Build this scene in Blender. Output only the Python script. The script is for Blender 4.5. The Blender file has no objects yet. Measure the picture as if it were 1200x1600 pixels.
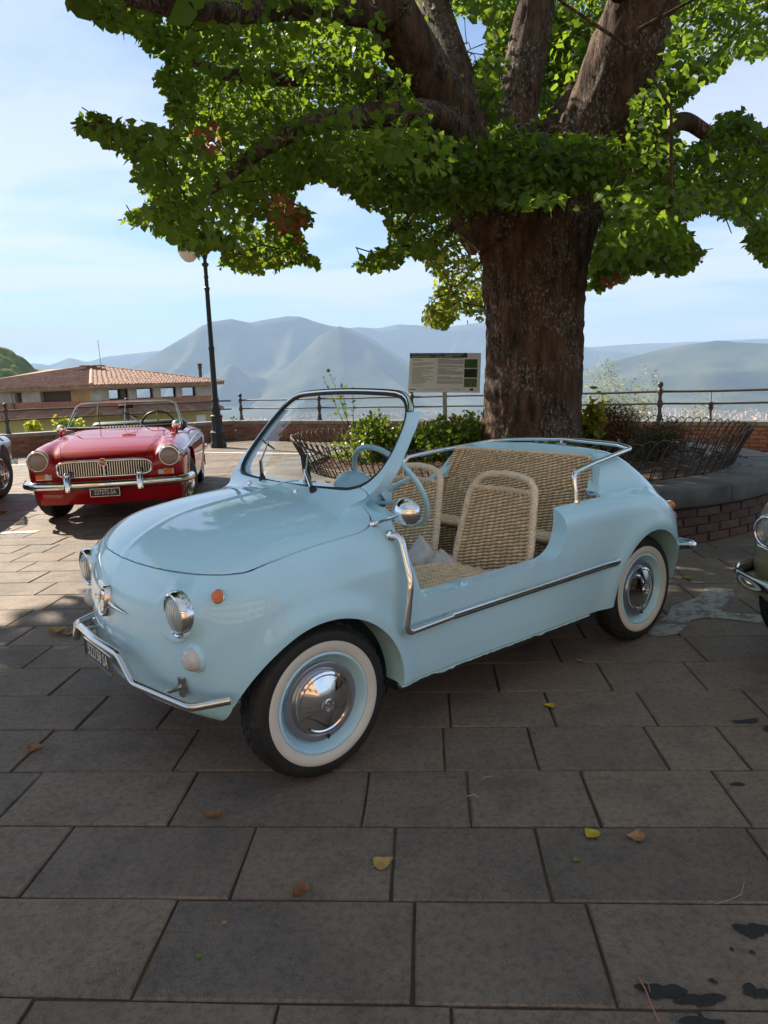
import bpy, math, random
import numpy as np
from mathutils import Vector, Matrix, noise
R = math.radians
rnd = random.Random(7)
nrs = np.random.RandomState(11)

# ------------------------------------------------------------------ camera
scene = bpy.context.scene
COL = scene.collection
CAM_H = 1.274
def setup_camera():
    f, pitch, roll = 1143.8, 0.1762, -0.0350
    cp, sp = math.cos(pitch), math.sin(pitch)
    F = Vector((0, cp, -sp)); Rt = Vector((1, 0, 0)); U = Rt.cross(F)
    c, s = math.cos(roll), math.sin(roll)
    R2 = c * Rt + s * U; U2 = -s * Rt + c * U
    m = Matrix(((R2.x, U2.x, -F.x, 0), (R2.y, U2.y, -F.y, 0), (R2.z, U2.z, -F.z, CAM_H), (0, 0, 0, 1)))
    cd = bpy.data.cameras.new('camera')
    cd.sensor_fit = 'VERTICAL'; cd.sensor_height = 36.0; cd.lens = f / 1600 * 36.0
    cd.clip_start = 0.05; cd.clip_end = 60000
    o = bpy.data.objects.new('camera', cd); COL.objects.link(o); o.matrix_world = m
    scene.camera = o
setup_camera()

# ------------------------------------------------------------------ light
SUN_EL, SUN_AZ = 36.0, -48.0      # azimuth clockwise from +Y (view direction); negative = left
def setup_light():
    w = bpy.data.worlds.new('World'); scene.world = w; w.use_nodes = True
    nt = w.node_tree; nt.nodes.clear()
    out = nt.nodes.new('ShaderNodeOutputWorld'); bg = nt.nodes.new('ShaderNodeBackground')
    sky = nt.nodes.new('ShaderNodeTexSky'); sky.sky_type = 'NISHITA'; sky.sun_disc = False
    sky.sun_elevation = R(SUN_EL); sky.sun_rotation = R(SUN_AZ)
    sky.altitude = 300; sky.air_density = 0.75; sky.dust_density = 0.15; sky.ozone_density = 2.4
    # thin high cloud, lit white, laid over the sky by direction
    tc = nt.nodes.new('ShaderNodeTexCoord'); sep = nt.nodes.new('ShaderNodeSeparateXYZ')
    nt.links.new(tc.outputs['Generated'], sep.inputs[0])
    mx = nt.nodes.new('ShaderNodeMath'); mx.operation = 'MAXIMUM'; mx.inputs[1].default_value = 0.03
    nt.links.new(sep.outputs['Z'], mx.inputs[0])
    add = nt.nodes.new('ShaderNodeMath'); add.operation = 'ADD'; add.inputs[1].default_value = 0.09
    nt.links.new(mx.outputs[0], add.inputs[0])
    comb = nt.nodes.new('ShaderNodeCombineXYZ')
    for i, ax in enumerate('XY'):
        d = nt.nodes.new('ShaderNodeMath'); d.operation = 'DIVIDE'
        nt.links.new(sep.outputs[ax], d.inputs[0]); nt.links.new(add.outputs[0], d.inputs[1])
        nt.links.new(d.outputs[0], comb.inputs[i])
    mp = nt.nodes.new('ShaderNodeMapping'); mp.inputs['Rotation'].default_value = (0, 0, R(-18))
    mp.inputs['Scale'].default_value = (0.42, 0.75, 1.0); mp.inputs['Location'].default_value = (3.1, 1.7, 0)
    nt.links.new(comb.outputs[0], mp.inputs[0])
    n1 = nt.nodes.new('ShaderNodeTexNoise'); n1.inputs['Scale'].default_value = 1.15
    n1.inputs['Detail'].default_value = 9; n1.inputs['Roughness'].default_value = 0.56
    n1.inputs['Distortion'].default_value = 0.35
    nt.links.new(mp.outputs[0], n1.inputs['Vector'])
    cr = nt.nodes.new('ShaderNodeValToRGB')
    cr.color_ramp.elements[0].position = 0.42; cr.color_ramp.elements[0].color = (0, 0, 0, 1)
    cr.color_ramp.elements[1].position = 0.55; cr.color_ramp.elements[1].color = (1, 1, 1, 1)
    nt.links.new(n1.outputs['Fac'], cr.inputs[0])
    # more cloud towards the horizon
    hz = nt.nodes.new('ShaderNodeMapRange'); hz.inputs['From Min'].default_value = 0.02; hz.inputs['From Max'].default_value = 0.38
    hz.inputs['To Min'].default_value = 1.0; hz.inputs['To Max'].default_value = 0.38
    nt.links.new(sep.outputs['Z'], hz.inputs['Value'])
    mul = nt.nodes.new('ShaderNodeMath'); mul.operation = 'MULTIPLY'; mul.use_clamp = True
    nt.links.new(cr.outputs[0], mul.inputs[0]); nt.links.new(hz.outputs[0], mul.inputs[1])
    m2 = nt.nodes.new('ShaderNodeMath'); m2.operation = 'MULTIPLY'; m2.inputs[1].default_value = 0.85
    nt.links.new(mul.outputs[0], m2.inputs[0])
    mix = nt.nodes.new('ShaderNodeMixRGB'); mix.inputs[2].default_value = (6.8, 6.6, 6.3, 1)
    nt.links.new(sky.outputs[0], mix.inputs[1]); nt.links.new(m2.outputs[0], mix.inputs[0])
    nt.links.new(mix.outputs[0], bg.inputs['Color']); bg.inputs['Strength'].default_value = 0.070
    nt.links.new(bg.outputs[0], out.inputs['Surface'])
    ld = bpy.data.lights.new('sun', 'SUN'); ld.energy = 5.0; ld.angle = R(0.6); ld.color = (1.0, 0.90, 0.76)
    o = bpy.data.objects.new('sun', ld); COL.objects.link(o)
    az, el = R(SUN_AZ), R(SUN_EL)
    d = Vector((math.sin(az) * math.cos(el), math.cos(az) * math.cos(el), math.sin(el)))
    o.rotation_euler = d.to_track_quat('Z', 'Y').to_euler(); o.location = (-20, 30, 25)
setup_light()
scene.render.engine = 'CYCLES'
scene.view_settings.view_transform = 'Standard'; scene.view_settings.look = 'None'
scene.view_settings.exposure = 1.45; scene.view_settings.gamma = 1.0
scene.view_settings.use_curve_mapping = False
scene.cycles.max_bounces = 8; scene.cycles.diffuse_bounces = 3; scene.cycles.glossy_bounces = 4
scene.cycles.transmission_bounces = 6; scene.cycles.transparent_max_bounces = 12
scene.cycles.volume_bounces = 0
scene.cycles.caustics_reflective = False; scene.cycles.caustics_refractive = False
ONLY = ''

# ------------------------------------------------------------------ materials
MATS = {}
def lk(nt, a, b): nt.links.new(a, b)
def mat(name, col, rough=0.6, metal=0.0, noise_amt=0.0, noise_scale=20.0, col2=None, bump=0.0, bump_scale=60.0,
        coat=0.0, spec=0.5, sheen=0.0, island=0.0, objrand=0.0, detail=6.0, coords='Object', coat_rough=0.03):
    """plain procedural material: base colour broken up by noise, fine relief by bump"""
    if name in MATS: return MATS[name]
    m = bpy.data.materials.new(name); m.use_nodes = True; nt = m.node_tree
    b = nt.nodes['Principled BSDF']
    b.inputs['Roughness'].default_value = rough; b.inputs['Metallic'].default_value = metal
    b.inputs['Coat Weight'].default_value = coat; b.inputs['Coat Roughness'].default_value = coat_rough
    b.inputs['Specular IOR Level'].default_value = spec
    tc = nt.nodes.new('ShaderNodeTexCoord')
    src = None
    if noise_amt > 0 or col2:
        n = nt.nodes.new('ShaderNodeTexNoise'); n.inputs['Scale'].default_value = noise_scale; n.inputs['Detail'].default_value = detail
        lk(nt, tc.outputs[coords], n.inputs['Vector'])
        mr = nt.nodes.new('ShaderNodeMapRange'); mr.inputs['From Min'].default_value = 0.3; mr.inputs['From Max'].default_value = 0.7
        lk(nt, n.outputs['Fac'], mr.inputs['Value'])
        mx = nt.nodes.new('ShaderNodeMixRGB')
        c2 = col2 or tuple(c * (1 - noise_amt) for c in col); c1 = col if col2 else tuple(min(1, c * (1 + noise_amt)) for c in col)
        mx.inputs[1].default_value = (*c1, 1); mx.inputs[2].default_value = (*c2, 1)
        lk(nt, mr.outputs[0], mx.inputs[0]); src = mx.outputs[0]
    else:
        rgb = nt.nodes.new('ShaderNodeRGB'); rgb.outputs[0].default_value = (*col, 1); src = rgb.outputs[0]
    if island or objrand:
        g = nt.nodes.new('ShaderNodeNewGeometry'); oi = nt.nodes.new('ShaderNodeObjectInfo')
        hs = nt.nodes.new('ShaderNodeHueSaturation'); lk(nt, src, hs.inputs['Color'])
        r = nt.nodes.new('ShaderNodeMapRange'); amt = island or objrand
        r.inputs['To Min'].default_value = 1 - amt; r.inputs['To Max'].default_value = 1 + amt
        lk(nt, g.outputs['Random Per Island'] if island else oi.outputs['Random'], r.inputs['Value'])
        lk(nt, r.outputs[0], hs.inputs['Value']); src = hs.outputs[0]
    lk(nt, src, b.inputs['Base Color'])
    if bump > 0:
        n2 = nt.nodes.new('ShaderNodeTexNoise'); n2.inputs['Scale'].default_value = bump_scale; n2.inputs['Detail'].default_value = 8
        lk(nt, tc.outputs[coords], n2.inputs['Vector'])
        bp = nt.nodes.new('ShaderNodeBump'); bp.inputs['Strength'].default_value = min(1, bump); bp.inputs['Distance'].default_value = 0.01
        lk(nt, n2.outputs['Fac'], bp.inputs['Height']); lk(nt, bp.outputs[0], b.inputs['Normal'])
    MATS[name] = m
    return m

def paint(name, col, dirt=0.06):
    """car paint: clear coat over a colour that is dusty low down"""
    if name in MATS: return MATS[name]
    m = mat(name, col, rough=0.42, coat=1.0, coat_rough=0.045, spec=0.08, noise_amt=dirt, noise_scale=2.2)
    nt = m.node_tree; b = nt.nodes['Principled BSDF']
    tc = nt.nodes.new('ShaderNodeTexCoord')
    n = nt.nodes.new('ShaderNodeTexNoise'); n.inputs['Scale'].default_value = 7; n.inputs['Detail'].default_value = 8
    lk(nt, tc.outputs['Object'], n.inputs['Vector'])
    mr = nt.nodes.new('ShaderNodeMapRange'); mr.inputs['From Min'].default_value = 0.35; mr.inputs['From Max'].default_value = 0.75
    mr.inputs['To Min'].default_value = 0.01; mr.inputs['To Max'].default_value = 0.04
    lk(nt, n.outputs['Fac'], mr.inputs['Value']); lk(nt, mr.outputs[0], b.inputs['Coat Roughness'])
    n3 = nt.nodes.new('ShaderNodeTexNoise'); n3.inputs['Scale'].default_value = 3.0; n3.inputs['Detail'].default_value = 2
    lk(nt, tc.outputs['Object'], n3.inputs['Vector'])
    bp = nt.nodes.new('ShaderNodeBump'); bp.inputs['Strength'].default_value = 0.03; bp.inputs['Distance'].default_value = 0.02
    lk(nt, n3.outputs['Fac'], bp.inputs['Height']); lk(nt, bp.outputs[0], b.inputs['Coat Normal'])
    return m

def glass_mat(name='clear_glass', tint=(0.93, 0.96, 0.95), refl=1.0, alpha=0.9):
    """thin glass: reflects by Fresnel, lets the rest through unbent"""
    if name in MATS: return MATS[name]
    m = bpy.data.materials.new(name); m.use_nodes = True; nt = m.node_tree; nt.nodes.clear()
    out = nt.nodes.new('ShaderNodeOutputMaterial'); mix = nt.nodes.new('ShaderNodeMixShader')
    tr = nt.nodes.new('ShaderNodeBsdfTransparent'); tr.inputs[0].default_value = (*tint, 1)
    gl = nt.nodes.new('ShaderNodeBsdfGlossy'); gl.inputs['Roughness'].default_value = 0.01; gl.inputs[0].default_value = (1, 1, 1, 1)
    fr = nt.nodes.new('ShaderNodeFresnel'); fr.inputs[0].default_value = 1.5
    mu = nt.nodes.new('ShaderNodeMath'); mu.operation = 'MULTIPLY'; mu.use_clamp = True; mu.inputs[1].default_value = 0.75 * refl
    lk(nt, fr.outputs[0], mu.inputs[0]); lk(nt, mu.outputs[0], mix.inputs[0])
    lk(nt, tr.outputs[0], mix.inputs[1]); lk(nt, gl.outputs[0], mix.inputs[2]); lk(nt, mix.outputs[0], out.inputs[0])
    MATS[name] = m
    return m
def chrome(): return mat('chrome', (0.80, 0.80, 0.79), rough=0.07, metal=1.0, bump=0.015, bump_scale=9)
def steel(): return mat('polished_steel', (0.62, 0.60, 0.56), rough=0.2, metal=1.0)
def rubber(): return mat('black_rubber', (0.018, 0.018, 0.019), rough=0.62, noise_amt=0.3, noise_scale=30, bump=0.1, bump_scale=120)

# ------------------------------------------------------------------ objects
def link(name, me, m=None, parent=None):
    o = bpy.data.objects.new(name, me); COL.objects.link(o)
    if m is not None:
        for x in (m if isinstance(m, (list, tuple)) else [m]): me.materials.append(x)
    if parent is not None: o.parent = parent
    return o
def empty(name, loc=(0, 0, 0), rz=0.0):
    o = bpy.data.objects.new(name, None); COL.objects.link(o); o.location = loc; o.rotation_euler = (0, 0, rz)
    o.empty_display_size = 0.1
    return o
def tag(o, label=None, cat=None, group=None, kind=None):
    if label: o['label'] = label
    if cat: o['category'] = cat
    if group: o['group'] = group
    if kind: o['kind'] = kind
    return o
def copy_tree(o, parent=None):
    c = o.copy(); COL.objects.link(c); c.parent = parent
    for ch in [x for x in KIDS(o)]: copy_tree(ch, c)
    return c
def KIDS(o): return [x for x in list(COL.objects) if x.parent == o]

class MB:
    """collects simple solids into one mesh"""
    def __init__(self): self.v = []; self.f = []; self.mi = []; self.m = 0
    def add(self, vs, fs):
        n = len(self.v); self.v += [tuple(v) for v in vs]
        for f in fs: self.f.append(tuple(i + n for i in f)); self.mi.append(self.m)
        return self
    def box(self, c, s, rz=0.0, taper=1.0, M=None):
        cx, cy, cz = c; sx, sy, sz = s[0] / 2, s[1] / 2, s[2] / 2
        co, si = math.cos(rz), math.sin(rz); vs = []
        for dz in (-1, 1):
            t = taper if dz > 0 else 1
            for dx, dy in ((-1, -1), (1, -1), (1, 1), (-1, 1)):
                a, b = dx * sx * t, dy * sy * t
                vs.append(Vector((cx + a * co - b * si, cy + a * si + b * co, cz + dz * sz)))
        if M is not None: vs = [M @ v for v in vs]
        return self.add(vs, [(3, 2, 1, 0), (4, 5, 6, 7), (0, 1, 5, 4), (1, 2, 6, 5), (2, 3, 7, 6), (3, 0, 4, 7)])
    def bbox(self, c, s, b=0.01, rz=0.0, M=None):
        """box with chamfered top and vertical edges: 2 rings on top, octagonal plan"""
        cx, cy, cz = c; sx, sy, sz = s[0] / 2, s[1] / 2, s[2] / 2
        b = min(b, sx * .8, sy * .8, sz * .8)
        def ring(ix, z):
            p = [(-sx + ix + b, -sy + ix), (sx - ix - b, -sy + ix), (sx - ix, -sy + ix + b), (sx - ix, sy - ix - b), (sx - ix - b, sy - ix), (-sx + ix + b, sy - ix), (-sx + ix, sy - ix - b), (-sx + ix, -sy + ix + b)]
            return [(a, q, z) for a, q in p]
        vs = ring(0, -sz) + ring(0, sz - b) + ring(b, sz)
        co, si = math.cos(rz), math.sin(rz)
        vs = [Vector((cx + a * co - q * si, cy + a * si + q * co, cz + z)) for a, q, z in vs]
        if M is not None: vs = [M @ v for v in vs]
        fs = [tuple(reversed(range(8)))]
        for r in range(2):
            for i in range(8): fs.append((r * 8 + i, r * 8 + (i + 1) % 8, (r + 1) * 8 + (i + 1) % 8, (r + 1) * 8 + i))
        fs.append(tuple(range(16, 24)))
        return self.add(vs, fs)
    def tube(self, pts, r, n=8, closed=False, caps=True, flat=1.0):
        """sweep a circle (radius r or list) along pts; flat squashes it across the frame's binormal"""
        P = [Vector(q) for q in pts]; k = len(P)
        rs = r if isinstance(r, (list, tuple)) else [r] * k
        vs = []; up = None
        for i in range(k):
            if closed: t = P[(i + 1) % k] - P[i - 1]
            else: t = P[min(i + 1, k - 1)] - P[max(i - 1, 0)]
            if t.length < 1e-9: t = Vector((0, 0, 1))
            t.normalize()
            if up is None:
                up = Vector((0, 0, 1)) if abs(t.z) < 0.9 else Vector((1, 0, 0))
            a = up - t * up.dot(t)
            if a.length < 1e-6: a = t.orthogonal()
            a.normalize(); bn = t.cross(a); up = a
            for j in range(n):
                an = 2 * math.pi * j / n
                vs.append(P[i] + a * (math.cos(an) * rs[i]) + bn * (math.sin(an) * rs[i] * flat))
        fs = []
        for i in range(k if closed else k - 1):
            i2 = (i + 1) % k
            for j in range(n): fs.append((i * n + j, i2 * n + j, i2 * n + (j + 1) % n, i * n + (j + 1) % n)[::-1])
        if caps and not closed:
            fs.append(tuple(range(n))); fs.append(tuple(reversed(range((k - 1) * n, k * n))))
        return self.add(vs, fs)
    def lathe(self, prof, n=24, M=None, cap=True):
        """prof: (radius, height) pairs turned about local Z; M places it"""
        vs = []; k = len(prof)
        for r, z in prof:
            for j in range(n):
                a = 2 * math.pi * j / n; vs.append(Vector((r * math.cos(a), r * math.sin(a), z)))
        if M is not None: vs = [M @ v for v in vs]
        fs = []
        for i in range(k - 1):
            for j in range(n): fs.append((i * n + j, i * n + (j + 1) % n, (i + 1) * n + (j + 1) % n, (i + 1) * n + j))
        if cap:
            if prof[0][0] > 1e-4: fs.append(tuple(reversed(range(n))))
            if prof[-1][0] > 1e-4: fs.append(tuple(range((k - 1) * n, k * n)))
        return self.add(vs, fs)
    def ball(self, c, r, n=10, sc=(1, 1, 1)):
        prof = [(max(1e-5, r * math.sin(math.pi * i / (n - 2))), -r * math.cos(math.pi * i / (n - 2))) for i in range(n - 1)]
        M = Matrix.Translation(c) @ Matrix.Diagonal((*sc, 1))
        return self.lathe(prof, n, M, cap=False)
    def poly_prism(self, pts, z0, z1, M=None):
        n = len(pts); vs = [Vector((x, y, z0)) for x, y in pts] + [Vector((x, y, z1)) for x, y in pts]
        if M is not None: vs = [M @ v for v in vs]
        fs = [tuple(reversed(range(n))), tuple(range(n, 2 * n))]
        for i in range(n): fs.append((i, (i + 1) % n, n + (i + 1) % n, n + i))
        return self.add(vs, fs)
    def mesh(self, name, smooth=35):
        me = bpy.data.meshes.new(name); me.from_pydata(self.v, [], self.f); 
        if any(self.mi): me.polygons.foreach_set('material_index', self.mi)
        me.validate(); me.update()
        if smooth: smooth_mesh(me, smooth)
        return me
    def build(self, name, m, parent=None, smooth=35):
        return link(name, self.mesh(name, smooth), m, parent)

def smooth_mesh(me, ang=35):
    me.polygons.foreach_set('use_smooth', np.ones(len(me.polygons), bool))
    if ang < 180:
        me.set_sharp_from_angle(angle=R(ang))

def np_mesh(name, V, F, mi=None, smooth=None):
    """mesh from numpy arrays; F is (n,3) or (n,4)"""
    me = bpy.data.meshes.new(name); k = F.shape[1]
    me.vertices.add(len(V)); me.vertices.foreach_set('co', np.asarray(V, np.float32).ravel())
    me.loops.add(F.size); me.loops.foreach_set('vertex_index', np.asarray(F, np.int32).ravel())
    me.polygons.add(len(F)); me.polygons.foreach_set('loop_start', np.arange(0, F.size, k, dtype=np.int32))
    if mi is not None: me.polygons.foreach_set('material_index', np.asarray(mi, np.int32))
    me.update(calc_edges=True); me.validate()
    if smooth: smooth_mesh(me, smooth)
    return me

def spl(xs, ys):
    """smooth monotone-ish interpolation table"""
    xs = np.asarray(xs, float); ys = np.asarray(ys, float)
    if xs[0] > xs[-1]: xs, ys = xs[::-1], ys[::-1]
    d = np.diff(ys) / np.diff(xs); m = np.zeros(len(xs)); m[0], m[-1] = d[0], d[-1]
    for i in range(1, len(xs) - 1):
        m[i] = 0 if d[i - 1] * d[i] <= 0 and False else (d[i - 1] * (xs[i + 1] - xs[i]) + d[i] * (xs[i] - xs[i - 1])) / (xs[i + 1] - xs[i - 1])
    X = np.linspace(xs[0], xs[-1], 800); i = np.clip(np.searchsorted(xs, X) - 1, 0, len(xs) - 2)
    h = xs[i + 1] - xs[i]; t = (X - xs[i]) / h
    Y = (2*t**3-3*t**2+1)*ys[i] + (t**3-2*t**2+t)*h*m[i] + (-2*t**3+3*t**2)*ys[i+1] + (t**3-t**2)*h*m[i+1]
    return lambda q: np.interp(q, X, Y)
def smax(a, b, k):
    h = np.maximum(k - np.abs(a - b), 0) / k
    return np.maximum(a, b) + h * h * k * 0.25
def smin(a, b, k):
    h = np.maximum(k - np.abs(a - b), 0) / k
    return np.minimum(a, b) - h * h * k * 0.25

def contour(name, f, lo, hi, h, m=None, parent=None, keep=None, fine_normals=True):
    """dual contouring of a left-right symmetric implicit solid f(x,|y|,z) < 0; sharp creases are kept"""
    ny = int(math.ceil(hi[1] / h))
    xs = np.arange(lo[0], hi[0] + h, h); ys = (np.arange(-ny, ny + 1)) * h; zs = np.arange(lo[2], hi[2] + h, h)
    yp = ys[ny:]
    X, Y, Z = np.meshgrid(xs, yp, zs, indexing='ij')
    Vh = np.empty(X.shape)
    for i in range(0, len(xs), 40): Vh[i:i+40] = f(X[i:i+40], Y[i:i+40], Z[i:i+40])
    V = np.concatenate([Vh[:, :0:-1], Vh], 1)
    V[V == 0] = 1e-9
    n = V.shape; g = lambda P: f(P[:, 0], np.abs(P[:, 1]), P[:, 2])
    def grad(P, e=2e-4):
        r = np.zeros_like(P)
        for s in ((1, -1, -1), (-1, -1, 1), (-1, 1, -1), (1, 1, 1)):
            s = np.array(s, float); r += s * g(P + s * e)[:, None]
        return r / np.maximum(np.linalg.norm(r, axis=1), 1e-12)[:, None]
    S = V < 0; cells = []; pts = []; quads = []
    cid = lambda i, j, k: (i * n[1] + j) * n[2] + k
    for ax in range(3):
        a = [slice(None)] * 3; b = [slice(None)] * 3; a[ax] = slice(0, -1); b[ax] = slice(1, None)
        I = np.argwhere(S[tuple(a)] != S[tuple(b)])
        o = [q for q in range(3) if q != ax]
        I = I[(I[:, o[0]] > 0) & (I[:, o[0]] < n[o[0]] - 1) & (I[:, o[1]] > 0) & (I[:, o[1]] < n[o[1]] - 1)]
        J = I.copy(); J[:, ax] += 1
        v0 = V[I[:, 0], I[:, 1], I[:, 2]]; v1 = V[J[:, 0], J[:, 1], J[:, 2]]
        G = np.stack([xs[I[:, 0]], ys[I[:, 1]], zs[I[:, 2]]], 1); e = np.zeros(3); e[ax] = h
        ta = np.zeros(len(I)); tb = np.ones(len(I)); va = v0.copy(); vb = v1.copy()
        for it in range(3):
            t = ta + (tb - ta) * np.clip(va / (va - vb), .02, .98); vt = g(G + t[:, None] * e)
            same = (vt < 0) == (va < 0)
            ta = np.where(same, t, ta); va = np.where(same, vt, va); tb = np.where(same, tb, t); vb = np.where(same, vb, vt)
        t = ta + (tb - ta) * va / (va - vb)
        P = G + t[:, None] * e
        q = []
        for da, db in ((-1, -1), (0, -1), (0, 0), (-1, 0)):
            c = I.copy(); c[:, o[0]] += da; c[:, o[1]] += db; q.append(cid(c[:, 0], c[:, 1], c[:, 2]))
        q = np.stack(q, 1)
        flip = (v0 < 0) if ax != 1 else (v0 > 0)
        q = np.where(flip[:, None], q, q[:, ::-1])
        quads.append(q); pts.append(P)
        cells.append(q)
    P = np.concatenate(pts); Nn = grad(P); Q = np.concatenate(quads)
    u, inv = np.unique(Q.ravel(), return_inverse=True); F = inv.reshape(-1, 4); k = len(u)
    idx = F.ravel(); rep = np.repeat(np.arange(len(P)), 4)
    bc = lambda w: np.bincount(idx, w[rep], minlength=k)
    cnt = np.bincount(idx, minlength=k).astype(float)
    Mp = np.stack([bc(P[:, i]) for i in range(3)], 1) / cnt[:, None]
    A = np.zeros((k, 3, 3)); d = np.sum(Nn * P, 1); B = np.zeros((k, 3))
    for i in range(3):
        for j in range(3): A[:, i, j] = bc(Nn[:, i] * Nn[:, j])
        B[:, i] = bc(Nn[:, i] * d)
    B -= np.einsum('kij,kj->ki', A, Mp)
    A += np.eye(3) * 0.04
    D = np.linalg.solve(A, B[:, :, None])[:, :, 0]
    L = np.linalg.norm(D, axis=1); D *= np.minimum(1, h * 1.1 / np.maximum(L, 1e-9))[:, None]
    Vt = Mp + D
    if keep is not None:
        c = Vt[F].mean(1); kf = keep(c[:, 0], np.abs(c[:, 1]), c[:, 2]); F = F[kf]
    me = np_mesh(name, Vt, F)
    me.polygons.foreach_set('use_smooth', np.ones(len(me.polygons), bool))
    if fine_normals and len(me.loops) == F.size:
        c = Vt[F].mean(1); Pc = (Vt[F] * 0.72 + c[:, None] * 0.28).reshape(-1, 3)
        me.normals_split_custom_set(grad(Pc).astype(np.float32))
    return link(name, me, m, parent)
# ------------------------------------------------------------------ builders shared by things
def Mz(pos, axis, roll=0.0):
    a = Vector(axis).normalized()
    q = a.to_track_quat('Z', 'Y').to_matrix().to_4x4()
    return Matrix.Translation(pos) @ q @ Matrix.Rotation(roll, 4, 'Z')

def text_mesh(s, size=0.1, depth=0.001, space=1.0, xscale=1.0):
    cu = bpy.data.curves.new('lettering', 'FONT'); cu.body = s; cu.size = size; cu.extrude = depth
    cu.align_x = 'CENTER'; cu.align_y = 'CENTER'; cu.space_character = space; cu.resolution_u = 2
    o = bpy.data.objects.new('tmp_text', cu); COL.objects.link(o)
    me = bpy.data.meshes.new_from_object(o); bpy.data.objects.remove(o); bpy.data.curves.remove(cu)
    if xscale != 1.0: me.transform(Matrix.Diagonal((xscale, 1, 1, 1)))
    return me
def add_text(s, M, size, m, parent, depth=0.001, space=1.0, xscale=1.0, name='lettering'):
    me = text_mesh(s, size, depth, space, xscale); me.transform(M)
    return link(name, me, m, parent)

def weave(name, S, nu, nv, parent, m, su=1.0, sv=1.0, both=True, h=.0055, diag=False):
    """basket weave: one small rope bulge per crossing, laid over the surface S(u,v)->(point,du,dv,normal)"""
    n1, n2 = 8, 4
    V = []; F = []
    th = np.arange(n1) * 2 * math.pi / n1
    ph = np.linspace(-math.pi / 2, math.pi / 2, n2 + 1)
    prof = []
    for p_ in ph[1:-1]: prof.append(np.stack([np.cos(p_) * np.cos(th), np.cos(p_) * np.sin(th), np.full(n1, np.sin(p_))], 1))
    unit = np.concatenate([[[0, 0, -1.0]], *prof, [[0, 0, 1.0]]])
    k = len(unit); nr = n2 - 1
    fc = []
    for j in range(n1):
        fc.append((0, 1 + (j + 1) % n1, 1 + j, 1 + j))
        for q in range(nr - 1):
            a = 1 + q * n1; fc.append((a + j, a + (j + 1) % n1, a + n1 + (j + 1) % n1, a + n1 + j))
        a = 1 + (nr - 1) * n1; fc.append((a + j, a + (j + 1) % n1, k - 1, k - 1))
    fc = np.array(fc); base = 0
    for i in range(nu):
        for j in range(nv):
            off = 0.5 if i % 2 else 0.0
            v = (j + .25 + off) / nv
            if v > 1: continue
            u = (i + .5) / nu
            P, du, dv, nn = S(u, v)
            if P is None: continue
            wob = 1 + nrs.uniform(-.12, .12)
            A = du / nu * .58 * su; B = dv / nv * .40 * sv * wob; N_ = nn * h * (1 + nrs.uniform(-.15, .15))
            tilt = nrs.uniform(-.06, .06) + (.9 if i % 2 else .5)
            A2 = A + B * tilt
            V.append(P + unit[:, :1] * A2 + unit[:, 1:2] * B + unit[:, 2:3] * N_ * np.where(unit[:, 2:3] < 0, 1 if both else .3, 1))
            F.append(fc + base); base += k
    V = np.concatenate(V); F = np.concatenate(F)
    me = bpy.data.meshes.new(name)
    faces = [tuple(dict.fromkeys(f)) for f in F.tolist()]
    me.from_pydata(V.tolist(), [], faces); me.update(); smooth_mesh(me, 180)
    o = link(name, me, m, parent); tag(o, kind='stuff')
    return o

def tyre_mesh(r_out, width, r_rim, n=120, tread=True):
    w = width / 2; d = r_out - r_rim
    prof = [(r_rim - .004, -w * .72), (r_rim + .10 * d, -w * .9), (r_rim + .45 * d, -w * 1.0), (r_rim + .80 * d, -w * .93), (r_out - .010, -w * .80), (r_out - .002, -w * .62),
            (r_out, -w * .45), (r_out - .006, -w * .42), (r_out - .006, -w * .36), (r_out, -w * .33), (r_out, -w * .05), (r_out - .006, -w * .03),
            (r_out - .006, w * .03), (r_out, w * .05), (r_out, w * .33), (r_out - .006, w * .36), (r_out - .006, w * .42), (r_out, w * .45),
            (r_out - .002, w * .62), (r_out - .010, w * .80), (r_rim + .80 * d, w * .93), (r_rim + .76 * d, w * .965), (r_rim + .45 * d, w * 1.0), (r_rim + .10 * d, w * .9), (r_rim - .004, w * .72)]
    b = MB(); b.lathe(prof, n, cap=False)
    if tread:
        k = len(prof)
        for i in (4, 5, 6, 9, 10, 13, 14, 17, 18, 19):
            for j in range(n):
                if (j + (i > 12)) % 3 == 0:
                    x, y, z = b.v[i * n + j]; q = (prof[i][0] - .0045) / prof[i][0]
                    b.v[i * n + j] = (x * q, y * q, z)
    return b
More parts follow.
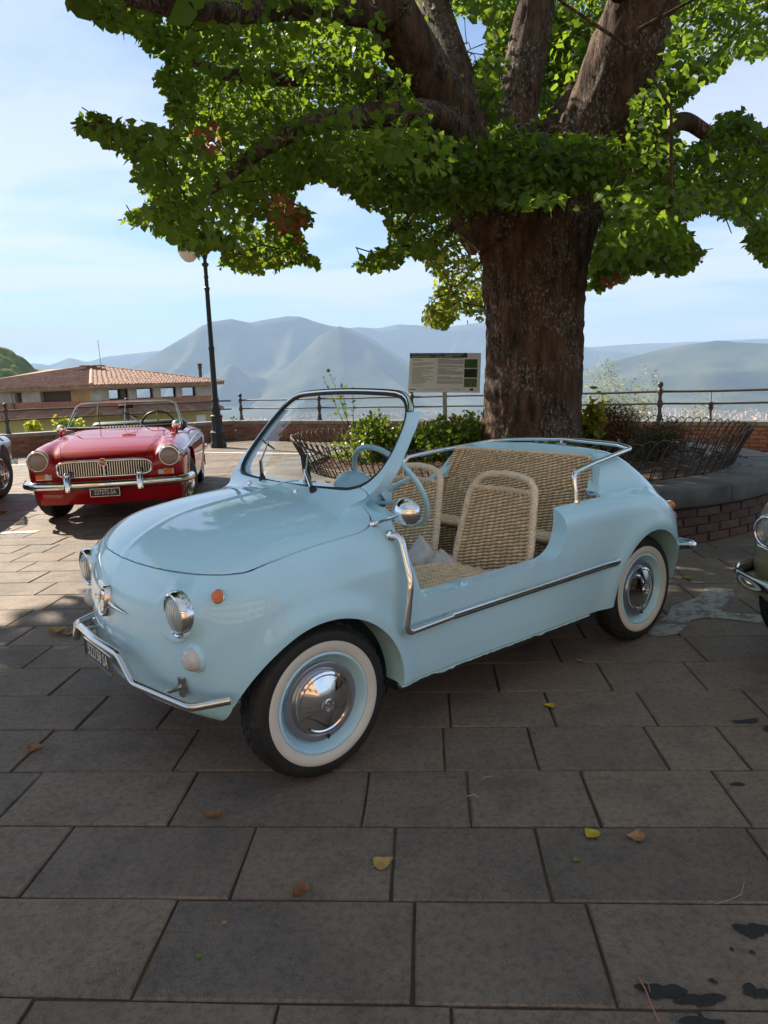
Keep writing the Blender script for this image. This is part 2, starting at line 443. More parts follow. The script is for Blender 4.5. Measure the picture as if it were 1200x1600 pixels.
def make_wheel(parent, pos, side, steer=0.0, r_out=.257, width=.125, r_rim=.17, white=True, rim_paint=None, cap='disc', name='wheel', n=96):
    w = empty(name, pos, steer); w.parent = parent
    A = Mz((0, 0, 0), (0, side, 0))
    wd = width / 2
    b = tyre_mesh(r_out, width, r_rim, 120 if white else 96); b.v = [tuple(A @ Vector(v)) for v in b.v]; b.build('tyre', rubber(), w, 30)
    if white:
        b = MB(); b.lathe([(r_rim - .001, wd * .80), (r_rim + .003, wd * .955), (r_rim + .012, wd * 1.04), (r_rim + .026, wd * 1.065), (.204, wd * 1.045), (.2075, wd * 1.0), (.2075, wd * .9)], n, A, cap=False)
        b.build('whitewall_band', mat('whitewall', (.72, .69, .62), .6, noise_amt=.06, noise_scale=9), w)
    rp = rim_paint or steel()
    if cap == 'disc':
        b = MB(); b.lathe([(r_rim - .004, wd * .55), (r_rim + .001, wd * .93), (r_rim - .006, wd * .97), (r_rim - .012, wd * .88), (r_rim - .018, wd * .60), (r_rim - .030, wd * .36), (r_rim - .042, wd * .28),
                           (r_rim - .048, wd * .34), (r_rim - .054, wd * .56), (r_rim - .064, wd * .62), (.05, wd * .60), (.02, wd * .60), (.0005, wd * .60)], n, A, cap=False)
        b.lathe([(r_rim - .004, -wd * .8), (r_rim - .03, -wd * .3), (r_rim - .03, wd * .30), (r_rim - .004, wd * .55)], 48, A, cap=False)
        b.build('rim', rp, w, 50)
        b = MB(); b.lathe([(.134, wd * .50), (.133, wd * .66), (.124, wd * .70), (.112, wd * .64), (.104, wd * .60)], n, A, cap=False); b.build('wheel_disc', mat('grey_disc', (.42, .44, .50), .22, .7), w)
        b = MB(); b.lathe([(.106, wd * .50), (.1075, wd * .74), (.104, wd * .88), (.096, wd * .93), (.091, wd * .90), (.0875, wd * .92), (.052, wd * 1.12), (.030, wd * 1.20), (.0245, wd * 1.21), (.0225, wd * 1.29), (.018, wd * 1.31), (.0165, wd * 1.24), (.011, wd * 1.22), (.009, wd * 1.27), (.0005, wd * 1.30)], n, A, cap=False)
        b.build('hubcap', chrome(), w, 28)
        b = MB(); a = R(-98 if side > 0 else -82); vx, vz = math.cos(a) * .128, math.sin(a) * .128
        b.tube([(vx, side * wd * .35, vz), (vx * .97, side * wd * .75, vz * .97), (vx * .93 + .012, side * wd * .98, vz * .95)], [.006, .0055, .004], 8)
        b.build('valve', rubber(), w)
        return w
    if cap == 'wire':
        b = MB(); b.lathe([(r_rim - .006, -wd * .7), (r_rim + .004, wd * .92), (r_rim - .004, wd * .98), (r_rim - .012, wd * .85), (r_rim - .020, wd * .5), (r_rim - .022, -wd * .2), (r_rim - .01, -wd * .7)], 64, A, cap=False)
        b.build('rim', chrome(), w, 40)
        b = MB()
        for i in range(48):
            a0 = 2 * math.pi * i / 48; a1 = a0 + (.42 if i % 2 else -.42)
            z0, z1 = (wd * .45, wd * 1.02) if i % 4 < 2 else (-wd * .1, wd * .35)
            p0 = A @ Vector((math.cos(a0) * (r_rim - .02), math.sin(a0) * (r_rim - .02), z0)); p1 = A @ Vector((math.cos(a1) * .038, math.sin(a1) * .038, z1))
            b.tube([p0, p1], .0022, 5, caps=False)
        tag(b.build('spokes', chrome(), w), kind='stuff')
        b = MB(); b.lathe([(.052, -.02), (.045, wd * .35), (.040, wd * 1.05), (.030, wd * 1.2), (.024, wd * 1.35), (.0005, wd * 1.4)], 24, A, cap=False)
        for k in (0, 1): b.box((0, side * wd * 1.42, 0), (.15 if k else .02, .016, .02 if k else .15))
        b.build('hub_spinner', chrome(), w)
        b = MB(); b.lathe([(.12, -wd * .25), (.12, -wd * .05), (.02, -wd * .05)], 32, A, cap=False); b.build('brake_drum', mat('cast_iron', (.06, .055, .05), .6), w)
        return w

# ------------------------------------------------------------------ helpers for placing
def ray(px, py):
    f, pitch, roll = 1143.8, 0.1762, -0.0350
    cp, sp = math.cos(pitch), math.sin(pitch); c, s = math.cos(roll), math.sin(roll)
    F = Vector((0, cp, -sp)); U = Vector((0, sp, cp)); Rt = Vector((1, 0, 0))
    R2 = c * Rt + s * U; U2 = -s * Rt + c * U
    return F + R2 * ((px - 600) / f) - U2 * ((py - 800) / f)
def at(px, py, Y=None, z=None):
    d = ray(px, py); o = Vector((0, 0, CAM_H))
    t = Y / d.y if Y is not None else (z - CAM_H) / d.z
    return o + d * t
def project_np(P):
    f, pitch, roll = 1143.8, 0.1762, -0.0350
    cp, sp = math.cos(pitch), math.sin(pitch); c, s = math.cos(roll), math.sin(roll)
    F = np.array((0, cp, -sp)); U = np.array((0, sp, cp)); Rt = np.array((1, 0, 0))
    R2 = c * Rt + s * U; U2 = -s * Rt + c * U
    d = P - np.array((0, 0, CAM_H)); z = d @ F
    zz = np.where(np.abs(z) < 1e-6, 1e-6, z)
    return 600 + f * (d @ R2) / zz, 800 - f * (d @ U2) / zz, z
def inpoly(x, y, poly):
    r = np.zeros(np.shape(x), bool); n = len(poly)
    for i in range(n):
        x0, y0 = poly[i]; x1, y1 = poly[(i + 1) % n]
        if y0 == y1: continue
        c = ((y0 > y) != (y1 > y)) & (x < (x1 - x0) * (y - y0) / (y1 - y0) + x0)
        r ^= c
    return r
_lat = {}
def vnoise(x, y, seed=0, n=256):
    """smooth value noise on arrays"""
    if seed not in _lat: _lat[seed] = np.random.RandomState(seed + 5).rand(n, n)
    L = _lat[seed]; xi = np.floor(x).astype(int); yi = np.floor(y).astype(int); fx = x - xi; fy = y - yi
    fx = fx * fx * (3 - 2 * fx); fy = fy * fy * (3 - 2 * fy); g = lambda a, b: L[a % n, b % n]
    return (g(xi, yi) * (1 - fx) + g(xi + 1, yi) * fx) * (1 - fy) + (g(xi, yi + 1) * (1 - fx) + g(xi + 1, yi + 1) * fx) * fy
def fbm(x, y, o=5, seed=0):
    r = 0; a = .5
    for i in range(o): r = r + a * vnoise(x * 2 ** i, y * 2 ** i, seed + i); a *= .5
    return r

# ------------------------------------------------------------------ far land
def forest_mat(name, c1, c2, sc, c3=None):
    m = mat(name, c1, .95, col2=c2, noise_scale=sc, detail=10, spec=.1)
    if c3:
        nt = m.node_tree; b = nt.nodes['Principled BSDF']; src = b.inputs['Base Color'].links[0].from_socket
        tc = nt.nodes.new('ShaderNodeTexCoord'); n = nt.nodes.new('ShaderNodeTexVoronoi'); n.inputs['Scale'].default_value = sc * .6
        lk(nt, tc.outputs['Object'], n.inputs['Vector'])
        mr = nt.nodes.new('ShaderNodeMapRange'); mr.inputs['From Min'].default_value = .72; mr.inputs['From Max'].default_value = .78
        sp = nt.nodes.new('ShaderNodeSeparateColor'); lk(nt, n.outputs['Color'], sp.inputs[0]); lk(nt, sp.outputs[0], mr.inputs['Value'])
        mx = nt.nodes.new('ShaderNodeMixRGB'); lk(nt, mr.outputs[0], mx.inputs[0]); lk(nt, src, mx.inputs[1]); mx.inputs[2].default_value = (*c3, 1)
        lk(nt, mx.outputs[0], b.inputs['Base Color'])
    return m
FLOOR = -250.0
RIDGES = [
 # (distance, half width front, half width back, [(azimuth, tan elevation)...])
 (15000, 3500, 1500, [(-60, .05), (-40, .045), (-30, .040), (-26.82, .0354), (-24.82, .0385), (-23.83, .0343), (-22.45, .0438), (-21.31, .038), (-19.77, .0445), (-18.45, .0472), (-16.43, .0512), (-14.37, .0545), (-12, .050), (-6, .045), (0, .04), (60, .03)]),
 (12000, 3200, 2500, [(-60, 0), (-9, .04), (-5.35, .067), (-1.45, .0732), (0, .0716), (1.48, .0764), (3.42, .0743), (5.35, .0705), (8.09, .075), (10.13, .0653), (12.94, .0508), (14.79, .0404), (16.16, .0313), (17.96, .0275), (19.29, .0243), (24, .02), (40, .035), (60, .02)]),
 (9200, 3000, 2500, [(-60, -.02), (-24, -.012), (-20.83, .0095), (-18.55, .0281), (-16.2, .0511), (-14.3, .0705), (-12.38, .0901), (-10.97, .0937), (-9.58, .0876), (-8.62, .0913), (-6.7, .0963), (-5.28, .0916), (-3.38, .08), (-2.17, .0761), (-.6, .062), (2, .03), (5, -.01), (60, -.03)]),
 (7600, 1900, 1500, [(-60, -.03), (-10, -.02), (-6.5, .035), (-4.5, .066), (-2.9, .0781), (-1.47, .065), (.44, .0431), (2.36, .0209), (4.3, .0029), (8, -.02), (60, -.03)]),
 (6600, 2000, 2000, [(-60, -.04), (8, -.035), (11, -.025), (13.9, -.0112), (15.73, .0082), (17.08, .0177), (19.29, .0256), (21.43, .034), (24.33, .0391), (25.94, .0338), (27.52, .03), (31.23, .0315), (45, .02), (60, .03)]),
]
def build_land():
    az = np.concatenate([np.linspace(-180, -48, 40)[:-1], np.linspace(-48, 48, 420), np.linspace(48, 180, 40)[1:]])
    d = np.concatenate([[2, 15, 30, 45, 70, 110, 180, 300, 480, 740, 1200, 2000, 3000], np.linspace(3900, 16800, 170)])
    A, D = np.meshgrid(az, d, indexing='ij'); ar = np.radians(A)
    X = D * np.sin(ar); Y = D * np.cos(ar)
    Z = np.interp(D, [0, 45, 120, 740, 99999], [-9, -9, -30, FLOOR, FLOOR])
    Z = Z + np.where(D > 1000, 22 * (fbm(X / 900, Y / 900, 4, 3) - .5), 0)
    hi = np.zeros_like(Z)
    for q, (R0, wf, wb, prof) in enumerate(RIDGES):
        pa, pt = zip(*prof); top = CAM_H + R0 * np.interp(A, pa, pt)
        back = np.abs(A) > 60; top = np.where(back, FLOOR + 300 + 500 * fbm(A / 12, D * 0 + q, 3, 40), top)
        t = np.where(D < R0, 1 - (R0 - D) / wf, 1 - (D - R0) / wb); t = np.clip(t, 0, 1)
        # spurs run down towards the valley
        wx = X / 1500 + .9 * (fbm(X / 2600, Y / 2600, 3, 20 + q) - .5) * 2; wy = Y / 1500 + .9 * (fbm(X / 2600 + 7, Y / 2600 + 3, 3, 30 + q) - .5) * 2
        sp_ = 1 - np.abs(2 * vnoise(wx * 1.1 + 37 * q, wy * .8 + 3.1 * q, 50 + q) - 1)
        sp2 = 1 - np.abs(2 * vnoise(wx * 2.9 + 11 * q, wy * 2.1 + q, 60 + q) - 1)
        er = (1 - (.62 * sp_ + .38 * sp2))
        sh = t ** 1.15
        h = FLOOR + np.maximum(top - FLOOR, 0) * np.clip(sh - er * .72 * (t * (1 - t) * 4) ** .7, 0, 1)
        h = h + 85 * (fbm(X / 420, Y / 420, 4, 70 + q) - .5) * np.clip((1 - t) * 6, 0, 1) * (t > 0)
        Z = np.maximum(Z, np.where(t > 0, h, -1e9)); hi = np.maximum(hi, t)
    n0, n1 = A.shape; V = np.stack([X, Y, Z], -1).reshape(-1, 3)
    i, j = np.meshgrid(np.arange(n0 - 1), np.arange(n1 - 1), indexing='ij')
    F = np.stack([i * n1 + j, i * n1 + j + 1, (i + 1) * n1 + j + 1, (i + 1) * n1 + j], -1).reshape(-1, 4)[:, ::-1]
    tm = hi[:-1, :-1].reshape(-1); keep = (D[:-1, :-1].reshape(-1) > 0)
    me = np_mesh('valley', V, F[keep], mi=(tm[keep] > .03).astype(int), smooth=180)
    link('valley', me, [forest_mat('valley_floor', (.075, .10, .04), (.14, .14, .075), .0035, (.26, .19, .14)), forest_mat('wooded_mountain', (.016, .034, .014), (.115, .115, .062), .0032)])
    tag(COL.objects['valley'], kind='structure')
    # near wooded hillside on the left
    a2 = np.linspace(-44, -19.5, 240); d2 = np.linspace(330, 760, 150)
    A, D = np.meshgrid(a2, d2, indexing='ij'); ar = np.radians(A); X = D * np.sin(ar); Y = D * np.cos(ar)
    top = CAM_H + 600 * np.interp(A, [-44, -34, -28.86, -26.68, -25.93, -25.02, -23.88, -22.9, -21.5, -19.5], [.14, .105, .0726, .057, .0517, .0386, .0267, .012, -.03, -.12])
    t = np.clip(np.where(D < 600, 1 - (600 - D) / 300, 1 - (D - 600) / 200), 0, 1)
    Z = -150 + (top + 150) * (t ** .8)
    # tree crowns as bumps: nearest of jittered points
    bump = np.zeros_like(Z); rs = np.random.RandomState(3)
    gx, gy = np.floor(X / 8), np.floor(Y / 8); best = np.full(Z.shape, 9.)
    for ox in (-1, 0, 1):
        for oy in (-1, 0, 1):
            cx, cy = gx + ox, gy + oy; h1 = np.modf(np.abs(np.sin(cx * 12.9898 + cy * 78.233) * 43758.5453))[0]; h2 = np.modf(np.abs(np.sin(cx * 39.3 + cy * 11.1) * 24634.63))[0]
            best = np.minimum(best, np.hypot(X / 8 - cx - h1, Y / 8 - cy - h2) + .25 * h2)
    Z = Z + 5.5 * np.sqrt(np.clip(1 - best ** 2, 0, 1)) - 4.5
    n0, n1 = A.shape; V = np.stack([X, Y, Z], -1).reshape(-1, 3); i, j = np.meshgrid(np.arange(n0 - 1), np.arange(n1 - 1), indexing='ij')
    F = np.stack([i * n1 + j, i * n1 + j + 1, (i + 1) * n1 + j + 1, (i + 1) * n1 + j], -1).reshape(-1, 4)[:, ::-1]
    tag(link('wooded_hill', np_mesh('wooded_hill', V, F, smooth=180), forest_mat('hill_trees', (.065, .11, .02), (.17, .19, .045), .10)), kind='structure')
    # villages on the valley floor
    b = MB(); c = MB()
    def town(azc, dc, spread, n):
        for _ in range(n):
            a = R(azc + rnd.gauss(0, spread)); dd = dc + rnd.gauss(0, 420)
            if dd < 3500: continue
            x, y = dd * math.sin(a), dd * math.cos(a); w, l, h = rnd.uniform(8, 16), rnd.uniform(8, 20), rnd.uniform(6, 11)
            z = FLOOR + 22 * (float(fbm(np.array([x / 900]), np.array([y / 900]), 4, 3)[0]) - .5); rz = rnd.uniform(0, 3.1)
            b.m = rnd.choice((0, 0, 1)); b.box((x, y, z + h / 2 + 4), (w, l, h + 10), rz)
            c.box((x, y, z + h + 10.2), (w * 1.1, l * 1.1, 2.2), rz, .55)
    for azc, dc, sp_, n in ((-10, 5200, 1.6, 150), (-5, 5600, 2.0, 160), (-1, 5000, 1.6, 120), (3, 5400, 1.5, 90), (16.5, 4300, 1.0, 60), (20, 4700, 2.2, 170), (25, 4500, 2.2, 200), (22, 5400, 2.5, 90), (18, 5600, 1.0, 40)): town(azc, dc, sp_, n)
    o = b.build('village_walls', [mat('house_cream', (.62, .57, .48), .8), mat('house_pink', (.55, .40, .32), .8)]); tag(o, 'cluster of tiny pale village houses scattered over the valley floor', 'village', kind='stuff')
    o = c.build('village_roofs', mat('far_tile', (.42, .17, .10), .8)); tag(o, 'tiny red tiled roofs of the village houses in the valley', 'roofs', kind='stuff')
    # haze
    hz = MB(); hz.box((0, 0, (FLOOR - 40 + 1500) / 2), (36000, 36000, 1500 - FLOOR + 40)); m = bpy.data.materials.new('haze'); m.use_nodes = True; nt = m.node_tree; nt.nodes.clear()
    out = nt.nodes.new('ShaderNodeOutputMaterial'); v = nt.nodes.new('ShaderNodeVolumePrincipled')
    v.inputs['Color'].default_value = (.50, .71, 1.0, 1); v.inputs['Density'].default_value = HAZE; v.inputs['Anisotropy'].default_value = 0.0
    lk(nt, v.outputs[0], out.inputs['Volume'])
    tag(hz.build('haze', m, smooth=0), kind='stuff')
HAZE = 0.95e-4

# ------------------------------------------------------------------ paving
PHI, PW, POFF = 0.0629, 0.30905, 1.3157
PN = Vector((math.sin(PHI), math.cos(PHI), 0)); PT = Vector((math.cos(PHI), -math.sin(PHI), 0))
JOINTS = {-1: [-0.87, -0.34, 0.02, .52], 0: [-0.66, -0.06, 0.36, .92], 1: [-1.08, -0.53, -0.12, 0.28, 0.87], 2: [-1.34, -0.8, -0.22, 0.1, 0.47, 0.89],
 3: [-1.46, -0.89, -.42, 0.03, 0.34, 0.76, 1.02], 4: [-1.38, -1.06, -.5, 0.06, 0.45, 0.82], 5: [-1.65, -1.15, -.7, -.2, 0.27, 0.73, 1.11], 6: [-1.94, -1.4, -.9, -.35, .1, 0.58, 1.22],
 7: [-2.2, -1.6, -1.15, -.7, -.2, .25, .75, 1.21], 8: [-2.38, -1.9], 10: [-2.55, -2.05], 11: [-2.76, -2.2], 12: [-3.02, -2.5], 13: [-3.25, -2.87], 14: [-3.42, -3.16]}
def slate_mat():
    m = bpy.data.materials.new('lava_slab'); m.use_nodes = True; nt = m.node_tree; b = nt.nodes['Principled BSDF']
    g = nt.nodes.new('ShaderNodeNewGeometry'); oi = nt.nodes.new('ShaderNodeObjectInfo')
    def nz(scale, det=6, rough=.6):
        n = nt.nodes.new('ShaderNodeTexNoise'); n.inputs['Scale'].default_value = scale; n.inputs['Detail'].default_value = det; n.inputs['Roughness'].default_value = rough
        lk(nt, g.outputs['Position'], n.inputs['Vector']); return n.outputs['Fac']
    def mr(s, a, b_, c, d):
        r = nt.nodes.new('ShaderNodeMapRange'); r.inputs['From Min'].default_value = a; r.inputs['From Max'].default_value = b_; r.inputs['To Min'].default_value = c; r.inputs['To Max'].default_value = d
        lk(nt, s, r.inputs['Value']); return r.outputs[0]
    def mix(f, a, c, op='MIX'):
        x = nt.nodes.new('ShaderNodeMixRGB'); x.blend_type = op
        for i, s in ((0, f), (1, a), (2, c)):
            if isinstance(s, (tuple, float)): x.inputs[i].default_value = s if isinstance(s, float) else (*s, 1)
            else: lk(nt, s, x.inputs[i])
        return x.outputs[0]
    ad = nt.nodes.new('ShaderNodeMath'); ad.operation = 'ADD'; lk(nt, oi.outputs['Random'], ad.inputs[0]); lk(nt, g.outputs['Random Per Island'], ad.inputs[1])
    fr = nt.nodes.new('ShaderNodeMath'); fr.operation = 'FRACT'; lk(nt, ad.outputs[0], fr.inputs[0])
    base = mix(fr.outputs[0], (.275, .200, .140), (.150, .120, .096))
    base = mix(mr(nz(2.6, 7, .7), .50, .62, 0, .35), base, (.032, .030, .030))
    base = mix(mr(nz(1.1, 5), .40, .66, 0, .8), base, (.26, .20, .145))         # dusty brown drifts
    base = mix(mr(nz(7, 6), .50, .75, 0, .45), base, (.055, .048, .042))
    base = mix(mr(nz(48, 5, .7), .46, .62, 0, .45), base, (.060, .052, .046))
    base = mix(mr(nz(60, 4, .7), .55, .66, 0, .35), base, (.24, .20, .16))          # dark blotches
    base = mix(mr(nz(330, 2), .58, .70, 0, .7), base, (.36, .32, .28))          # pale grains
    base = mix(mr(nz(240, 2), .62, .72, 0, .8), base, (.018, .018, .018))
    lk(nt, base, b.inputs['Base Color']); lk(nt, mr(nz(5, 5), .3, .7, .52, .74), b.inputs['Roughness'])
    b.inputs['Specular IOR Level'].default_value = .22
    n = nt.nodes.new('ShaderNodeTexNoise'); n.inputs['Scale'].default_value = 210; n.inputs['Detail'].default_value = 5; n.inputs['Roughness'].default_value = .75
    lk(nt, g.outputs['Position'], n.inputs['Vector'])
    bp = nt.nodes.new('ShaderNodeBump'); bp.inputs['Strength'].default_value = .8; bp.inputs['Distance'].default_value = .005; lk(nt, n.outputs[0], bp.inputs['Height'])
    n = nt.nodes.new('ShaderNodeTexNoise'); n.inputs['Scale'].default_value = 22; n.inputs['Detail'].default_value = 4
    lk(nt, g.outputs['Position'], n.inputs['Vector'])
    b2 = nt.nodes.new('ShaderNodeBump'); b2.inputs['Strength'].default_value = .35; b2.inputs['Distance'].default_value = .01; lk(nt, n.outputs[0], b2.inputs['Height']); lk(nt, bp.outputs[0], b2.inputs['Normal'])
    lk(nt, b2.outputs[0], b.inputs['Normal'])
    MATS['slate'] = m; return m
WALL_C = Vector((-3.54, 17.9, 0)); WALL_R = Vector((9.2, 9.10, 0)); WALL_L = Vector((-13.0, 11.8, 0))
def inside_terrace(x, y, m=0.0):
    def side(a, b): return (b.x - a.x) * (y - a.y) - (b.y - a.y) * (x - a.x)
    return side(WALL_C, WALL_R) < -m * 11 and side(WALL_L, WALL_C) < -m * 11
def slab_mesh(L, W, g=.0035, T=.030, ch=.004, chip=0):
    b = MB(); rr = rnd.uniform
    L -= 2 * g; W -= 2 * g
    n = 3
    def ring(ins, z):
        p = []
        for i in range(n): p.append((-L / 2 + ins + (L - 2 * ins) * i / n, -W / 2 + ins))
        for i in range(n): p.append((L / 2 - ins, -W / 2 + ins + (W - 2 * ins) * i / n))
        for i in range(n): p.append((L / 2 - ins - (L - 2 * ins) * i / n, W / 2 - ins))
        for i in range(n): p.append((-L / 2 + ins, W / 2 - ins - (W - 2 * ins) * i / n))
        return [(a + rr(-1, 1) * .0016, q + rr(-1, 1) * .0016, z) for a, q in p]
    vs = ring(0, -T) + ring(0, -ch) + ring(ch * 1.2, 0); k = 4 * n
    fs = []
    for r_ in range(2):
        for i in range(k): fs.append((r_ * k + i, r_ * k + (i + 1) % k, (r_ + 1) * k + (i + 1) % k, (r_ + 1) * k + i))
    fs.append(tuple(range(2 * k, 3 * k))); b.add(vs, fs); return b
def build_paving():
    sl = slate_mat()
    base = MB(); n = 0
    pts = [(-26, -22), (26, -22), (22, .2), (WALL_R.x + .1, WALL_R.y + .1), (WALL_C.x, WALL_C.y + .12), (WALL_L.x, WALL_L.y + .12), (-22, 7.2)]
    base.poly_prism([(x, y) for x, y in pts], -9.5, -.0075)
    o = base.build('paving', mat('joint_sand', (.030, .026, .020), .95, col2=(.12, .080, .042), noise_scale=2.6, bump=.8, bump_scale=90), smooth=0); tag(o, kind='structure')
    far = MB(); cache = {}; near = []; 
    for k in range(-14, 56):
        c0 = POFF + (k + .5) * PW; js = list(JOINTS.get(k, []))
        r = random.Random(k * 77 + 5)
        if not js: js = [r.uniform(-.3, .2)]
        while js[0] > -19: js.insert(0, js[0] - r.choice((.35, .42, .48, .52, .56, .6, .62)))
        while js[-1] < 19: js.append(js[-1] + r.choice((.35, .42, .48, .52, .56, .6, .62)))
        for a, b_ in zip(js[:-1], js[1:]):
            cen = PN * c0 + PT * ((a + b_) / 2); L = b_ - a
            if not inside_terrace(cen.x, cen.y, .02) or cen.y < -5: continue
            px, py, zz = project_np(np.array([[cen.x, cen.y, 0]])); vis = zz[0] > .3 and -140 < px[0] < 1340 and py[0] < 1800
            d = math.hypot(cen.x, cen.y)
            if vis: near.append((d, cen, L))
            elif abs(cen.x) < 14: far_add(far, cen, L, r)
    near.sort(key=lambda q: q[0])
    for i, (d, cen, L) in enumerate(near):
        if i < 298:
            key = round(L / .02)
            v = (key, rnd.randrange(2))
            if v not in cache: cache[v] = slab_mesh(key * .02, PW).mesh('paving_slab', 30)
            s = link('paving_slab', cache[v], sl if not cache[v].materials else None, o)
            s.location = (cen.x, cen.y, rnd.uniform(-.0018, .0012)); s.rotation_euler = (rnd.uniform(-.0022, .0022), rnd.uniform(-.0022, .0022), -PHI + rnd.uniform(-.003, .003)); s.scale = (L / (key * .02), 1, 1)
        else: far_add(far, cen, L, rnd)
    tag(far.build('far_paving_slabs', sl, o, smooth=0), kind='stuff')
    return o
def far_add(far, cen, L, r):
    g = .004; z = r.uniform(-.002, .001); a, b_ = L / 2 - g, PW / 2 - g; n = len(far.v)
    for s1, s2, zz in ((-1, -1, -.012), (1, -1, -.012), (1, 1, -.012), (-1, 1, -.012), (-1, -1, z), (1, -1, z), (1, 1, z), (-1, 1, z)):
        q = cen + PT * (s1 * a) + PN * (s2 * b_); far.v.append((q.x, q.y, zz))
    for f in ((4, 5, 6, 7), (0, 1, 5, 4), (1, 2, 6, 5), (2, 3, 7, 6), (3, 0, 4, 7)): far.f.append(tuple(i + n for i in f)); far.mi.append(0)

def blob(cx, cy, rx, ry, seed, n=40, rough=.35, rz=0):
    r = random.Random(seed); ph = [r.uniform(0, 6.28) for _ in range(6)]; out = []
    for i in range(n):
        t = 2 * math.pi * i / n; k = 1 + rough * sum(math.sin((j + 2) * t + ph[j]) / (j + 2) for j in range(6))
        x, y = math.cos(t) * rx * k, math.sin(t) * ry * k; out.append((cx + x * math.cos(rz) - y * math.sin(rz), cy + x * math.sin(rz) + y * math.cos(rz)))
    return out
def build_marks(pav):
    oil = mat('oil_stain', (.014, .013, .012), .5, spec=.5, noise_amt=.4, noise_scale=60, bump=.3, bump_scale=200)
    spots = [(1.30, 2.50, .055, .022, 1), (1.37, 2.44, .05, .028, 2), (1.07, 2.09, .022, .014, 3), (.815, 1.485, .042, .032, 4), (.78, 1.42, .008, .006, 5), (.74, 1.43, .007, .006, 6), (.545, 1.325, .05, .028, 7), (.615, 1.30, .05, .022, 8), (.735, 1.315, .030, .022, 9), (.66, 1.345, .010, .008, 10), (.60, 1.235, .07, .03, 11), (.70, 1.21, .03, .02, 12)]
    for x, y, rx, ry, sd in spots:
        b = MB(); p = blob(x, y, rx * .8, ry * .8, sd, 36, .45); b.add([(q[0], q[1], .0042) for q in p], [tuple(range(36))])
        b.build('oil_stain', oil, pav, 0)
    # worn white paint by the rear wheel
    wp = mat('worn_white_paint', (.42, .41, .38), .8); nt = wp.node_tree; bs = nt.nodes['Principled BSDF']; g = nt.nodes.new('ShaderNodeNewGeometry')
    n = nt.nodes.new('ShaderNodeTexNoise'); n.inputs['Scale'].default_value = 9; n.inputs['Detail'].default_value = 12; n.inputs['Roughness'].default_value = .80; lk(nt, g.outputs['Position'], n.inputs['Vector'])
    mr = nt.nodes.new('ShaderNodeMapRange'); mr.inputs['From Min'].default_value = .40; mr.inputs['From Max'].default_value = .52; mr.inputs['To Max'].default_value = .85; lk(nt, n.outputs[0], mr.inputs['Value']); lk(nt, mr.outputs[0], bs.inputs['Alpha'])
    for poly in ([(1.25, 3.47), (1.33, 3.40), (1.42, 3.43), (1.50, 3.52), (1.56, 3.62), (1.66, 3.66), (1.80, 3.60), (1.91, 3.52), (2.0, 3.55), (1.97, 3.66), (1.85, 3.70), (1.78, 3.74), (1.85, 3.86), (1.98, 4.02), (2.03, 4.14), (1.90, 4.20), (1.78, 4.02), (1.66, 3.93), (1.56, 3.86), (1.50, 3.74), (1.40, 3.62), (1.28, 3.56)],):
        b = MB(); b.add([(x, y, .0045) for x, y in poly], [tuple(range(len(poly)))]); b.build('worn_paint_mark', wp, pav, 0)
    wl = mat('parking_line', (.55, .54, .50), .75, noise_amt=.2, noise_scale=14)
    def strip(p, q, w, name, m):
        p, q = Vector((*p, 0)), Vector((*q, 0)); t = (q - p).normalized(); s = Vector((-t.y, t.x, 0)) * w / 2; b = MB()
        b.add([p - s + Vector((0, 0, .0045)), q - s + Vector((0, 0, .0045)), q + s + Vector((0, 0, .0045)), p + s + Vector((0, 0, .0045))], [(0, 1, 2, 3)]); b.build(name, m, pav, 0)
    strip((-5.6, 6.68), (-3.25, 6.74), .10, 'painted_line', wl)
    strip((-10.2, 11.3), (-5.7, 14.0), .14, 'painted_line', wl); strip((-5.7, 14.0), (-3.6, 14.7), .14, 'painted_line', wl); strip((-3.6, 14.7), (.6, 12.6), .14, 'painted_line', wl)

